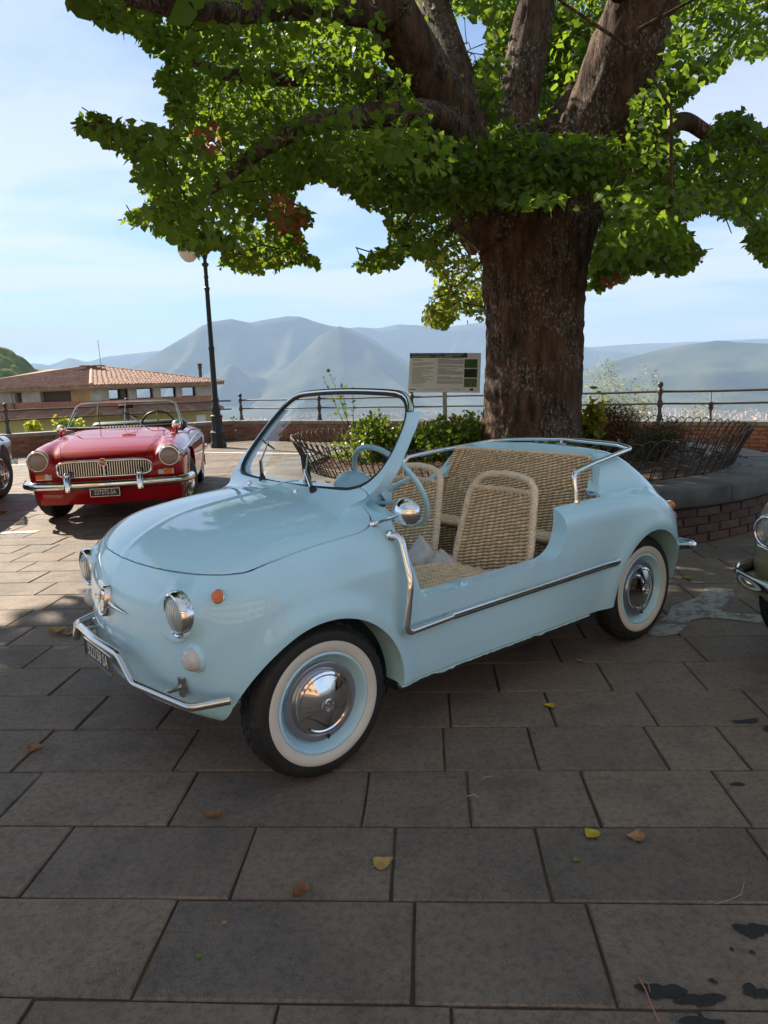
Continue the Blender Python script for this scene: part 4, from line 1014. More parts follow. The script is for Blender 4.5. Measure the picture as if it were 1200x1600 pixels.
    for i, c in enumerate(C):
        n = (120 if i < nvis else 42); R0 = rs.uniform(.30, .48)
        if len(A) <= i < nvis: R0 = rs.uniform(.16, .28); n = 40
        d = rs.normal(size=(n, 3)); d /= np.linalg.norm(d, axis=1)[:, None]; rr = R0 * rs.rand(n) ** .45
        p = c + d * rr[:, None] * np.array([1.15, 1.15, .48]); p[:, 2] -= .10 * (rr / R0) ** 2
        LP.append(p); LS.append(rs.uniform(.036, .072, n) * (1 if i < nvis else 1.9)); o = d * .5 + np.array([0, 0, .55]); LN.append(o / np.linalg.norm(o, axis=1)[:, None])
    LP = np.concatenate(LP); LS = np.concatenate(LS); LN = np.concatenate(LN)
    px, py, z = project_np(LP); jx = 16 * (fbm(px / 26, py / 26, 3, 91) - .44) * 2; jy = 16 * (fbm(px / 26 + 9, py / 26 + 3, 3, 95) - .44) * 2
    infr = (z > .3) & (px > -30) & (px < 1230) & (py > -30) & (py < 1630)
    ok = ~infr | inpoly(px + jx, py + jy, CROWN)
    front = LP[:, 1] < 7.9
    for pg in LIMB_SHOW: ok &= ~(infr & front & inpoly(px + jx * (2.4 if pg[0][1] > 300 else .8), py + jy * (2.4 if pg[0][1] > 300 else .8), pg))
    gap = [(712, 30), (735, 20), (762, 45), (758, 90), (740, 110), (722, 80)]
    ok &= ~(infr & inpoly(px + jx * .6, py + jy * .6, gap))
    LP, LS, LN, px, py = LP[ok], LS[ok], LN[ok], px[ok], py[ok]
    V, F = leaf_cloud(LP, LS, flat=.55, up=LN)
    dry = (inpoly(px, py, [(300, 205), (345, 190), (352, 225), (330, 240), (300, 235)]) | inpoly(px, py, [(415, 300), (450, 310), (485, 345), (470, 372), (440, 370), (420, 340)]) | inpoly(px, py, [(935, 435), (975, 430), (975, 450), (945, 450)])) & (nrs.rand(len(px)) < .6)
    yel = inpoly(px, py, [(668, 405), (745, 380), (762, 505), (662, 512)]) & (nrs.rand(len(px)) < .5)
    mi = np.where(dry, 1, np.where(yel, 2, 0)); mi = np.tile(mi, 3)
    V = V - np.array(O)
    me = np_mesh('foliage', V, F, mi=mi)
    o = link('foliage', me, [leaf_mat('linden_leaf', (.016, .046, .008), (.058, .112, .015), (.40, .60, .035), .44, ys=(.20, .20, .03)), leaf_mat('dry_leaf', (.20, .06, .025), (.30, .12, .05), (.5, .16, .06), .4), leaf_mat('yellow_leaf', (.22, .24, .03), (.36, .36, .05), (.6, .62, .06), .5)], root)
    tag(o, kind='stuff')
    print('tree leaves', len(LP))
# ------------------------------------------------------------------ house with the hip roof, on the left
def build_house():
    stucco = mat('old_stucco', (.50, .40, .28), .9, col2=(.34, .27, .20), noise_scale=.9, bump=.3, bump_scale=8, detail=9)
    plaster = mat('bare_plaster', (.55, .50, .42), .9, col2=(.36, .32, .27), noise_scale=1.6, detail=9)
    orange = mat('orange_stucco', (.56, .33, .14), .9, col2=(.40, .24, .12), noise_scale=1.2)
    yellow = mat('yellow_stucco', (.52, .42, .16), .9, col2=(.36, .30, .14), noise_scale=.8)
    brickm = mat('hollow_brick', (.42, .18, .11), .9, noise_amt=.25, noise_scale=5)
    dark = mat('dark_interior', (.03, .025, .02), .95)
    tile = mat('terracotta_tile', (.42, .23, .15), .85, col2=(.25, .15, .105), noise_scale=2.2, island=.22, bump=.4, bump_scale=12)
    D = 44.0
    az0 = R(-21.05); C = Vector((D * math.sin(az0), D * math.cos(az0), 0))     # near corner
    azr = R(-12.75); E1 = Vector((50.5 * math.sin(azr), 50.5 * math.cos(azr), 0))
    tR = (E1 - C).normalized(); tL = Vector((-tR.y, tR.x, 0));
    if tL.x > 0: tL = -tL
    LR = (E1 - C).length; LL = 15.0
    h = empty('tiled_house', (C.x, C.y, -9)); tag(h, 'low cream and brick house with terracotta hip roof and open attic windows', 'house')
    off = Vector((-C.x, -C.y, 9))
    def wbox(b, A, t, s0, s1, z0, z1, th=.28, inset=0.0):
        n = Vector((t.y, -t.x, 0))
        if n.dot(Vector((-C.x, -C.y, 0))) < 0: n = -n
        c = A + t * ((s0 + s1) / 2) - n * (th / 2 + inset) + Vector((0, 0, (z0 + z1) / 2)) + off
        b.box(c, (s1 - s0, th, z1 - z0), math.atan2(t.y, t.x))
    z_e, z_wt, z_wb, z_b = 1.55, 1.38, .78, .30        # eaves, window top and bottom, brick band
    z_s = -.05
    wins = [(1.10, 2.55), (3.15, 4.55), (5.20, 6.55), (7.10, 8.35)]
    wins = [(a * LR / 9.9, b_ * LR / 9.9) for a, b_ in wins]
    far = C + tL * 0
    # right wall: piers and openings
    for A, back in ((C, 0), (C + tL * 7.0, 1)):
        edges = [0] + [v for w in wins for v in w] + [LR]
        for i in range(0, len(edges), 2):
            b = MB(); wbox(b, A, tR, edges[i] + (.003 if i else 0), edges[i + 1], z_wb if not back else z_wb - .0, z_wt); b.build('wall_pier', plaster, h, 0)
        b = MB(); wbox(b, A, tR, 0, LR, z_wt, z_e); b.build('wall_lintel', plaster, h, 0)
        b = MB(); wbox(b, A, tR, 0, LR, z_b, z_wb); b.build('brick_band', brickm, h, 0)
        if not back:
            for a, c in wins:
                f = MB(); 
                for (s0, s1, q0, q1) in ((a, a + .05, z_wb, z_wt), (c - .05, c, z_wb, z_wt), (a + .05, c - .05, z_wt - .05, z_wt), (a + .05, c - .05, z_wb, z_wb + .04)): wbox(f, A, tR, s0, s1, q0, q1, .1, .1)
                wo = f.build('window', dark, h, 0)
    # left wall
    lw = [(1.9, 4.6), (6.3, 7.1), (9.0, 10.2)]
    ed = [0] + [v for w in lw for v in w] + [LL]
    for i in range(0, len(ed), 2):
        b = MB(); wbox(b, C, tL, ed[i] + .29 * (i == 0), ed[i + 1], z_wb, z_wt, .28); b.build('wall_pier', orange if i == 0 else plaster, h, 0)
    b = MB(); wbox(b, C, tL, .29, LL, z_wt, z_e); b.build('wall_lintel', plaster, h, 0)
    b = MB(); wbox(b, C, tL, .29, LL, z_b, z_wb); b.build('brick_band', brickm, h, 0)
    for a, c in lw:
        b = MB(); wbox(b, C, tL, a, c, z_wb, z_wt, .04, .22); b.build('window', mat('brown_shutter', (.09, .045, .03), .7), h, 0)
    # attic floor, inside dark
    b = MB(); cc = C + tR * LR / 2 + tL * LL / 2; b.box(cc + off + Vector((0, 0, z_b)), (LR - .7, LL - .7, .1), math.atan2(tR.y, tR.x)); b.build('attic_floor', dark, h, 0)
    # lower tiled skirt roof
    b = MB(); 
    for A, t, L in ((C, tR, LR), (C, tL, LL)):
        n = Vector((t.y, -t.x, 0)); n = n if n.dot(-C) > 0 else -n
        k = int(L / .22)
        for i in range(k):
            s = (i + .5) * L / k; p0 = A + t * s + off + Vector((0, 0, z_b - .02)) - n * .02; p1 = p0 + n * 1.0 + Vector((0, 0, -.34)); b.tube([p0, p1], .105, 6)
    tag(b.build('lower_roof_tiles', tile, h, 40), kind='stuff')
    # lower storey
    for A, t, L, hh in ((C, tR, LR, 0), (C, tL, LL, 0)):
        b = MB(); wbox(b, A, t, .01 if t is tR else .29, L, -9, z_b - .16 if False else z_b - .003, .27, .02); b.build('lower_wall', yellow, h, 0)
    b = MB(); wbox(b, C, tR, 8.2 * LR / 9.9, 9.1 * LR / 9.9, -1.0, -.45, .05, -.01); b.build('white_panel', mat('white_panel', (.7, .7, .68), .7), h, 0)
    # hip roof: rows of tiles on two visible slopes, plain slab behind
    ov = .6; ridge_z = 2.93
    a0 = C - tR * ov - tL * ov; a1 = C + tR * (LR + ov) - tL * ov; a2 = C + tR * (LR + ov) + tL * (LL + ov); a3 = C - tR * ov + tL * (LL + ov)
    W = LR + 2 * ov; L_ = LL + 2 * ov; ap0 = C + tR * (LR / 2) + tL * (LR / 2); ap1 = C + tR * (LR / 2) + tL * (LL - LR / 2)
    # apex seen slightly right of the corner: pull it over
    ap0 = at(143, 571.5, 50.5); ap0.z = ridge_z; ap1 = ap0 + tL * 4.5; ap1.z = ridge_z
    ze = z_e + .03
    cn = [Vector((p.x, p.y, ze)) for p in (a0, a1, a2, a3)]
    b = MB(); vs = [c + off for c in cn] + [ap0 + off, ap1 + off] + [c + off - Vector((0, 0, .12)) for c in cn]
    b.add(vs, [(0, 1, 4), (1, 2, 5, 4), (2, 3, 5), (3, 0, 4, 5), (6, 7, 1, 0), (7, 8, 2, 1), (8, 9, 3, 2), (9, 6, 0, 3), (9, 8, 7, 6)]); b.build('roof', tile, h, 0)
    for (p, q_, r_, nm) in ((cn[0], cn[1], ap0, 'a'), (cn[3], cn[0], ap0, 'b')):
        b = MB(); e = (q_ - p).normalized(); Lw = (q_ - p).length; mid = p + e * (r_ - p).dot(e); up = (r_ - mid); ul = up.length; up = up / ul; nn = e.cross(up).normalized()
        if nn.z < 0: nn = -nn
        foot = (r_ - p).dot(e); k = int(Lw / .24)
        if nm == 'b': pass
        for i in range(k):
            s = (i + .5) * Lw / k; hgt = ul * (s / foot if s < foot else (Lw - s) / (Lw - foot))
            if hgt < .2: continue
            m_ = max(1, int(hgt / .42))
            for j in range(m_):
                u0 = hgt * j / m_ - .03; u1 = hgt * (j + 1) / m_ + .02; w_ = rnd.uniform(-.01, .01)
                b.tube([p + e * s + up * u0 + nn * (.05 + w_) + off, p + e * s + up * u1 + nn * (.02 + w_) + off], [.095, .08], 5, caps=True)
        tag(b.build('roof_tiles', tile, h, 40), kind='stuff')
    b = MB(); 
    for p in (cn[0], cn[1], cn[3]): b.tube([p + off + Vector((0, 0, .06)), ap0 + off + Vector((0, 0, .05))], .12, 8)
    b.build('hip_ridge', tile, h, 50)
    # chimney, flue, aerial
    cp = at(147, 585, 48.5); b = MB(); b.box((cp.x - C.x, cp.y - C.y, cp.z + 9 - .1), (.95, .7, 1.1), .5); ch = b.build('chimney', mat('sooty_stucco', (.33, .18, .10), .9, col2=(.13, .085, .06), noise_scale=2.5), h, 0)
    b = MB(); b.box((cp.x - C.x - .1, cp.y - C.y, cp.z + 9 + .55), (1.5, .9, .06), .5); b.box((cp.x - C.x - .1, cp.y - C.y, cp.z + 9 + .48), (.5, .6, .10), .5); b.build('chimney_cap', mat('zinc', (.20, .19, .18), .6), ch, 0)
    fp = at(314, 596, 51); b = MB(); b.lathe([(.11, -1.3), (.11, .85), (.15, .87), (.15, 1.0), (.12, 1.02), (.16, 1.12), (.16, 1.2)], 12, Matrix.Translation((fp.x - C.x, fp.y - C.y, fp.z + 9))); b.build('flue', mat('flue_metal', (.05, .035, .03), .6), h, 40)
    ap = at(158, 572, 50); b = MB(); b.tube([(ap.x - C.x, ap.y - C.y, ap.z + 9 - .3), (ap.x - C.x - .05, ap.y - C.y, ap.z + 9 + 1.7)], .018, 5); b.build('aerial', mat('aerial_metal', (.15, .15, .16), .5), h)
    # little roof beyond the wall
    c2 = at(722, 662, 62); h2 = empty('distant_house', (c2.x, c2.y, c2.z - 6)); tag(h2, 'brown tiled roof just showing over the parapet left of the trunk', 'house')
    b = MB(); b.box((0, 0, 2.9), (4.0, 4.0, 5.8), .5); b.build('wall', stucco, h2, 0)
    b = MB(); r4 = [(-2.6, -2.6, 5.8), (2.6, -2.6, 5.8), (2.6, 2.6, 5.8), (-2.6, 2.6, 5.8), (-.3, 0, 6.75), (.3, 0, 6.75)]
    cs, sn = math.cos(.5), math.sin(.5); r4 = [(x * cs - y * sn, x * sn + y * cs, z) for x, y, z in r4]
    b.add(r4, [(0, 1, 5, 4), (1, 2, 5), (2, 3, 4, 5), (3, 0, 4), (3, 2, 1, 0)]); b.build('roof', tile, h2, 0)

def build_square():
    """sunlit house fronts across the square behind the photographer, mirrored in the chrome"""
    sh = mat('green_shutter', (.05, .11, .08), .6); fr = mat('stone_trim', (.48, .43, .35), .8)
    for x0, w, hgt, y, col, lab in ((-17, 13, 9.5, -13, (.62, .42, .20), 'ochre house front across the square, mirrored in the hubcaps'), (-3.9, 10, 7.5, -12, (.66, .58, .44), 'cream house front across the square behind the photographer'), (6.2, 12, 8.5, -13.5, (.60, .36, .24), 'terracotta pink house front across the square')):
        h = empty('town_house', (x0, y, 0)); tag(h, lab, 'house'); cm = mat('front_' + str(int(x0 + 20)), col, .9, noise_amt=.12, noise_scale=.7)
        b = MB(); n = int(w / 2.6); sp = w / n; zs = [(1.0, 2.2), (3.9, 5.4)] + ([(6.6, 7.9)] if hgt > 9 else [])
        lv = [0] + [v for z in zs for v in z] + [hgt]
        for i in range(0, len(lv), 2): b.box((w / 2, -.2, (lv[i] + lv[i + 1]) / 2), (w, .4, lv[i + 1] - lv[i]))
        for z0, z1 in zs:
            for i in range(n + 1): a = max(0, i * sp - sp / 2 + .45); c = min(w, i * sp + sp / 2 - .45); b.box(((a + c) / 2, -.2, (z0 + z1) / 2), (c - a, .39, z1 - z0 - .002))
        b.build('front_wall', cm, h, 0)
        for z0, z1 in zs:
            for i in range(n):
                c = (i + .5) * sp; b = MB(); b.box((c, -.25, (z0 + z1) / 2), (.9, .05, z1 - z0)); wn = b.build('window', mat('window_dark', (.02, .025, .03), .1), h, 0)
                for s in (-1, 1): b = MB(); b.box((c + s * .70, .03, (z0 + z1) / 2), (.46, .05, z1 - z0)); b.build('shutter', sh, wn, 0)
        b = MB(); b.box((w / 2, -2.0, hgt + .12), (w + .6, 5.2, .22)); b.build('roof', mat('terracotta_tile', (.42, .19, .11), .85), h, 0)
        b = MB(); b.box((w / 2, -3.0, hgt / 2), (w - .1, 5.1, hgt)); b.build('house_body', cm, h, 0)
# ------------------------------------------------------------------ shrubs
def bush(name, label, cat, c, rx, ry, rz, n, size, mats, seed, shape='oval', stems=10, stem_r=.006, shell=.4, flat=.2, blobs=9):
    rs = np.random.RandomState(seed); root = empty(name, c); tag(root, label, cat)
    P = []
    for k in range(blobs):
        d = rs.normal(size=3); d /= np.linalg.norm(d); d[2] = abs(d[2]); bc = d * np.array([rx, ry, rz]) * rs.uniform(.25, .72) + np.array([0, 0, rz * .12]); br = rs.uniform(.28, .48)
        m = n // blobs; q = rs.normal(size=(m, 3)); q /= np.linalg.norm(q, axis=1)[:, None]; P.append(bc + q * (rs.rand(m) ** shell)[:, None] * np.array([rx, ry, rz]) * br)
    P = np.concatenate(P); P = P[P[:, 2] > -.02]
    V, F = leaf_cloud(P, rs.uniform(size * .6, size * 1.2, len(P)), flat=flat, shape=shape)
    mi = np.tile((rs.rand(len(P)) < .3).astype(int), 3) if len(mats) > 1 else None
    tag(link('foliage', np_mesh('foliage', V, F, mi=mi), mats, root), kind='stuff')
    b = MB()
    for k in range(stems):
        e = P[rs.randint(len(P))]; b.tube([(e[0] * .15, e[1] * .15, -.05), (e[0] * .6, e[1] * .6, e[2] * .5), tuple(e)], [stem_r * 1.6, stem_r, stem_r * .5], 5, caps=False)
    tag(b.build('stems', mat('twig_brown', (.11, .07, .045), .85), root), kind='stuff')
    return root
def build_plants():
    g1 = leaf_mat('laurel_leaf', (.035, .08, .012), (.10, .16, .02), (.38, .50, .04), .35, .35, ys=(.40, .36, .04)); g2 = leaf_mat('laurel_yellow', (.22, .22, .02), (.34, .30, .03), (.6, .55, .05), .4, .35)
    br = leaf_mat('bronze_shrub', (.10, .042, .020), (.17, .07, .03), (.25, .10, .04), .2, .6); dg = leaf_mat('juniper', (.035, .045, .018), (.07, .07, .025), (.14, .14, .04), .15, .6)
    z = .44
    bush('laurel_shrub', 'yellow green leafy shrub in the planter seen through the windscreen', 'shrub', (-.05, 8.0, z), .58, .55, .52, 3400, .045, [g1, g1], 1, blobs=16)
    bush('laurel_shrub', 'dark green leafy shrub behind the front seats beside the sign post', 'shrub', (.72, 7.9, z), .58, .6, .50, 4200, .055, [g1], 2, blobs=16)
    bush('bronze_shrub', 'large bronze brown conifer shrub in planter right of the trunk', 'shrub', (2.55, 8.0, z), .52, .5, .54, 9000, .034, [br, dg], 3, 'narrow', blobs=18, shell=.5)
    bush('bronze_shrub', 'small upright bronze shrub close beside the trunk', 'shrub', (2.22, 8.5, z), .26, .3, .55, 3200, .034, [br, dg], 4, 'narrow', blobs=9)
    bush('juniper_shrub', 'low olive green juniper at the front of the planter', 'shrub', (2.75, 7.25, z), .40, .35, .36, 3600, .034, [dg], 5, 'narrow', blobs=10)
    bush('trunk_sprout', 'bright green leafy sprouts against right side of the trunk', 'plant', (2.24, 7.75, z), .20, .18, .66, 230, .085, [g2, g1], 6, 'heart', blobs=8)
    bush('trunk_sprout', 'yellow green sprouts at the foot of the trunk behind the car', 'plant', (1.62, 7.05, z), .50, .14, .28, 520, .06, [g1, g2], 7, 'oval', blobs=8)
    # whippy shoots above the laurel
    b = MB(); sh = empty('tall_shoot', (-.28, 8.2, z)); tag(sh, 'thin leafy shoot rising above yellow shrub behind the windscreen', 'plant')
    P = []
    for k in range(4):
        e = Vector((rnd.uniform(-.35, .25), rnd.uniform(-.2, .2), rnd.uniform(.75, .95))); pts = [Vector((0, 0, .1)), e * .5 + Vector((rnd.uniform(-.05, .05), 0, 0)), e]; b.tube(pts, [.006, .004, .002], 5, caps=False)
        for i in range(12): P.append(tuple(pts[1].lerp(e, i / 11) + Vector((rnd.uniform(-.03, .03), rnd.uniform(-.03, .03), rnd.uniform(-.02, .02)))))
    tag(b.build('stems', mat('twig_brown', (.11, .07, .045), .85), sh), kind='stuff'); V, F = leaf_cloud(np.array(P), nrs.uniform(.035, .06, len(P)), flat=.3, shape='oval'); tag(link('foliage', np_mesh('foliage', V, F), g1, sh), kind='stuff')
    ol = leaf_mat('olive_leaf', (.20, .23, .13), (.36, .38, .22), (.5, .52, .26), .35, .5)
    c = at(968, 640, 15.2); bush('olive_tree', 'pale grey green olive tree behind the railing right of the trunk', 'tree', (c.x, c.y, -1.4), 1.15, 1.1, 2.75, 16000, .075, [ol], 8, 'narrow', stems=24, stem_r=.02, blobs=26, shell=.55)
    c = at(1120, 645, 16.5); bush('olive_tree', 'low tip of olive tree behind the railing near the hanging urn', 'tree', (c.x - .5, c.y, -1.6), 1.1, .8, 2.3, 7000, .075, [ol], 9, 'narrow', stems=16, stem_r=.02, blobs=16, shell=.55)
    yl = leaf_mat('fig_leaf', (.20, .26, .03), (.40, .42, .05), (.6, .62, .08), .4, .5)
    for i, (px, py, w, lab) in enumerate(((68, 668, .22, 'small yellow green sprig above the left parapet near the wing mirror'), (84, 662, .30, 'taller yellow green sprig above the left parapet behind the red car'), (100, 664, .34, 'yellow green sprig above parapet beside the red car windscreen'), (30, 668, .3, 'yellow green sprig above the parapet by the grey car bumper'))):
        c = at(px, py, 16.3); bush('parapet_sprig', lab, 'plant', (c.x, c.y + .6, .38), w, w, .42, 130, .09, [yl], 20 + i, 'heart', stems=6, blobs=4)
    dk = leaf_mat('dark_bush', (.03, .06, .02), (.06, .09, .03), (.12, .2, .04), .2)
    for i, (px, w, lab) in enumerate(((372, .55, 'dark green bush top just behind the parapet corner by lamp'), (402, .5, 'smaller dark bush top behind the parapet right of the lamp'), (440, .4, 'third dark bush top behind parapet seen at the windscreen edge'))):
        c = at(px, 660, 21); bush('dark_bush', lab, 'shrub', (c.x, c.y, -.9), w, w, 1.35, 2200, .07, [dk], 30 + i, 'oval', stems=6, blobs=8)

# ------------------------------------------------------------------ information board
def build_board():
    o = empty('information_board', (1.02, 8.75, .42)); tag(o, 'white printed information board on grey post beside the tree', 'sign', None)
    c = at(694, 582, 8.75) - Vector(o.location); zc = c.z
    gal = mat('galvanised', (.30, .32, .34), .45, metal=.6, noise_amt=.15, noise_scale=20)
    b = MB(); b.box((c.x + .0, 0, (zc + .1) / 2 - .1), (.048, .048, zc + .1)); b.build('post', gal, o)
    tx = at(750, 544, 8.70) - at(641, 551, 8.85); w = .835; h = .485
    yaw = R(-9)
    Mq = Matrix.Translation((c.x, -.04, zc)) @ Matrix.Rotation(yaw, 4, 'Z') @ Matrix.Rotation(R(2.0), 4, 'Y') @ Matrix.Rotation(R(90 - 22), 4, 'X')
    b = MB(); b.box((0, 0, -.006), (w, h, .012), M=Mq); pn = b.build('panel', mat('board_white', (.93, .94, .94), .12, noise_amt=.04, noise_scale=4), o, 0)
    def rect(x0, y0, x1, y1, name, m, z=.0015):
        b = MB(); b.box(((x0 + x1) / 2, (y0 + y1) / 2, z / 2), (abs(x1 - x0), abs(y1 - y0), z), M=Mq); return b.build(name, m, pn, 0)
    X = lambda u: (u - .5) * w; Yv = lambda v: (.5 - v) * h
    hd = mat('header_green', (.03, .085, .06), .4)
    rect(X(.0), Yv(.0), X(.81), Yv(.125), 'header_band', hd)
    white = mat('print_white', (.6, .62, .6), .5); ink = mat('print_grey', (.22, .23, .24), .6)
    add_text('TIGLI DI PIAZZA DEL SOLE', Mq @ Matrix.Translation((X(.24), Yv(.042), .002)), .030, white, pn, .0004)
    add_text('monumental trees of the province', Mq @ Matrix.Translation((X(.60), Yv(.035), .002)), .016, white, pn, .0004) if False else None
    b = MB()
    for v, a, c_ in ((.095, .02, .30), (.03, .47, .76), (.07, .5, .72), (.10, .36, .60)): b.box(((X(a) + X(c_)) / 2, Yv(v), .002), (X(c_) - X(a), .006, .001), M=Mq)
    tag(b.build('header_small_print', white, pn, 0), kind='stuff')
    b = MB(); r = random.Random(4)
    y = .17
    while y < .85:
        if r.random() > .12: L = r.uniform(.12, .33); b.box((X(.04 + L / 2), Yv(y), .001), (L * w, .0042, .0012), M=Mq)
        y += .026
    y = .15
    while y < .80:
        if r.random() > .08: L = .36 if r.random() < .75 else r.uniform(.12, .3); b.box((X(.40 + L / 2), Yv(y), .001), (L * w, .0042, .0012), M=Mq)
        y += .021
    for a, c_ in ((.22, .52), (.60, .74)): b.box(((X(a) + X(c_)) / 2, Yv(.93), .001), ((c_ - a) * w, .004, .0012), M=Mq)
    tag(b.build('text_lines', ink, pn, 0), kind='stuff')
    ph = [('leafy_photo', (.03, .10, .02), (.12, .22, .06)), ('shade_photo', (.01, .02, .012), (.04, .07, .04)), ('bark_photo', (.10, .13, .05), (.24, .25, .13))]
    for i, (nm, c1, c2) in enumerate(ph):
        m = mat(nm, c1, .4, col2=c2, noise_scale=26); rect(X(.775), Yv(.165 + i * .245), X(.955), Yv(.385 + i * .245), 'photo_panel', m)
    rect(X(.86), Yv(.91), X(.91), Yv(.965), 'logo_mark', mat('logo_blue', (.03, .03, .12), .4)); rect(X(.02), Yv(.925), X(.11), Yv(.945), 'logo_mark', mat('logo_teal', (.03, .12, .12), .4))

# ------------------------------------------------------------------ fallen leaves and bits
def build_litter():
    def leaf(px, py, size, col, curl, rz, label, lift=.0, tall=.0):
        curl *= .55; size *= 1.15
        p = at(px, py, z=.004); n = 9; b = MB(); vs = []; fs = []
        def edge(t):    # heart outline, t from base to tip
            return .50 * math.sin(math.pi * min(1, t ** .62)) ** .9 * (1 - .15 * t)
        W = 6
        for i in range(n + 1):
            t = i / n
            for j in range(W + 1):
                s = j / W * 2 - 1; x = s * edge(t) + .02 * math.sin(9 * t + 3 * s); y = t - .10 * abs(s) * (1 - t); z = curl * (s * s) * .30 + curl * .35 * (t - .4) ** 2 + .03 * math.sin(7 * t + 5 * s + rz) + (.12 * curl * s * (t - .5))
                vs.append(((x) * size, (y - .5) * size, z * size + .002 + lift))
        for i in range(n):
            for j in range(W): q = i * (W + 1) + j; fs.append((q, q + 1, q + W + 2, q + W + 1))
        b.add(vs, fs); st = MB(); st.tube([(0, -.48 * size, .003 + lift), (.02 * size, -.68 * size, .004), (.06 * size, -.85 * size, .006)], size * .016, 5)
        m = mat('fallen_' + '_'.join(str(int(c * 99)) for c in col), col, .65, col2=tuple(c * .55 for c in col), noise_scale=40)
        r = empty('fallen_leaf', (p.x, p.y, .0045), rz); tag(r, label, 'leaf', 'fallen leaves on the paving')
        bl = b.build('blade', m, r, 180); st.build('stalk', m, r); r.rotation_euler = (rnd.uniform(-.05, .12), rnd.uniform(-.1, .1), rz)
    L = [(52, 1171, .042, (.36, .17, .06), 1.0, 1.2, 'curled orange brown leaf on the paving left of the front bumper'),
         (330, 1277, .040, (.34, .15, .055), 1.2, 1.7, 'orange brown curled leaf below the front whitewall tyre'),
         (601, 1348, .045, (.50, .31, .09), .3, -1.1, 'tan heart shaped leaf lying flat on a slab joint near the centre'),
         (468, 1398, .040, (.30, .13, .045), 1.6, 2.6, 'small brown folded leaf with stalk up, left of the tan heart shaped leaf'),
         (923, 1303, .040, (.55, .42, .03), .5, .4, 'bright yellow leaf beside a pinkish tan leaf in the right foreground'),
         (996, 1307, .043, (.46, .23, .10), .6, -.6, 'pinkish tan leaf right of the bright yellow leaf'),
         (858, 1104, .038, (.55, .38, .04), .6, 1.4, 'small yellow leaf on slabs below the car sill'),
         (88, 988, .075, (.52, .34, .12), 1.0, 1.5, 'golden curled leaf just left of the chrome front bumper'),
         (108, 990, .06, (.40, .26, .12), .6, .2, 'dull tan leaf half behind the bumper end'),
         (1072, 903, .05, (.45, .27, .06), .5, 1.2, 'tan leaf near the brick planter right of the rear whitewall'),
         (310, 1496, .014, (.12, .22, .03), .6, 1.0, 'tiny green leaf scrap in the lower left foreground'),
         (350, 1443, .012, (.42, .24, .09), .8, .3, 'tiny tan leaf scrap above the green scrap'),
         (168, 1033, .03, (.55, .50, .38), .3, 1.4, 'pale flat seed wing under the number plate'),
         (900, 1345, .018, (.20, .24, .04), .6, 2.0, 'small greenish leaf crumbs below the bright yellow leaf'),
         (4, 801, .08, (.45, .26, .08), .8, 1.0, 'tan leaf in shadow at the far left edge'),
         (1003, 889, .03, (.40, .2, .08), .8, 1.0, 'tiny brown leaf between the rear wheel and the planter'),
         (905, 1033, .028, (.42, .25, .10), .6, .8, 'small tan leaf flake on joint right of the sill')]
    for a in L: leaf(*a)
    def twig(pts, r, col, label):
        P = [at(x, y, z=.006) for x, y in pts]; c = P[0].copy(); P = [p - c + Vector((0, 0, .004 * (i % 2))) for i, p in enumerate(P)]
        b = MB(); b.tube(P, r, 5); o = b.build('dry_twig', mat('twig_' + str(int(col[0] * 100)), col, .7)); o.location = (c.x, c.y, .006); tag(o, label, 'twig')
    twig([(1116, 1413), (1140, 1408), (1158, 1398), (1163, 1380)], .0009, (.42, .30, .18), 'thin curved straw on a slab at the right')
    twig([(998, 1527), (1008, 1548), (1020, 1575), (1030, 1600)], .0016, (.38, .18, .10), 'reddish brown twig near the dark oil stains')
    twig([(1000, 1531), (1012, 1538), (1016, 1550)], .0009, (.38, .18, .10), 'thin side twig beside the reddish twig')
    twig([(730, 1244), (742, 1243), (748, 1246)], .0012, (.50, .36, .22), 'short pale straw near the slab joint centre right')
    twig([(752, 1218), (760, 1215), (768, 1214)], .0008, (.50, .42, .32), 'very short pale straw above the other one')
    # crumbs and seed fluff lying mostly in the joints
    n = 900; rs = np.random.RandomState(8); P = []
    for i in range(n):
        k = rs.randint(-4, 22); c0 = POFF + k * PW; s = rs.uniform(-3.5, 3)
        if rs.rand() < .45: off = rs.normal(0, .006); z = -.004
        else: off = rs.uniform(0, PW); z = .004
        q = PN * (c0 + off) + PT * s; P.append((q.x, q.y, z))
    V, F = leaf_cloud(np.array(P), rs.uniform(.002, .0075, n), flat=.7, shape='oval')
    o = link('leaf_crumbs', np_mesh('leaf_crumbs', V, F), leaf_mat('crumbs', (.34, .20, .08), (.16, .09, .04), (.3, .2, .1), .1)); tag(o, 'brown leaf crumbs and seed scraps scattered in the paving joints', 'debris', kind='stuff')

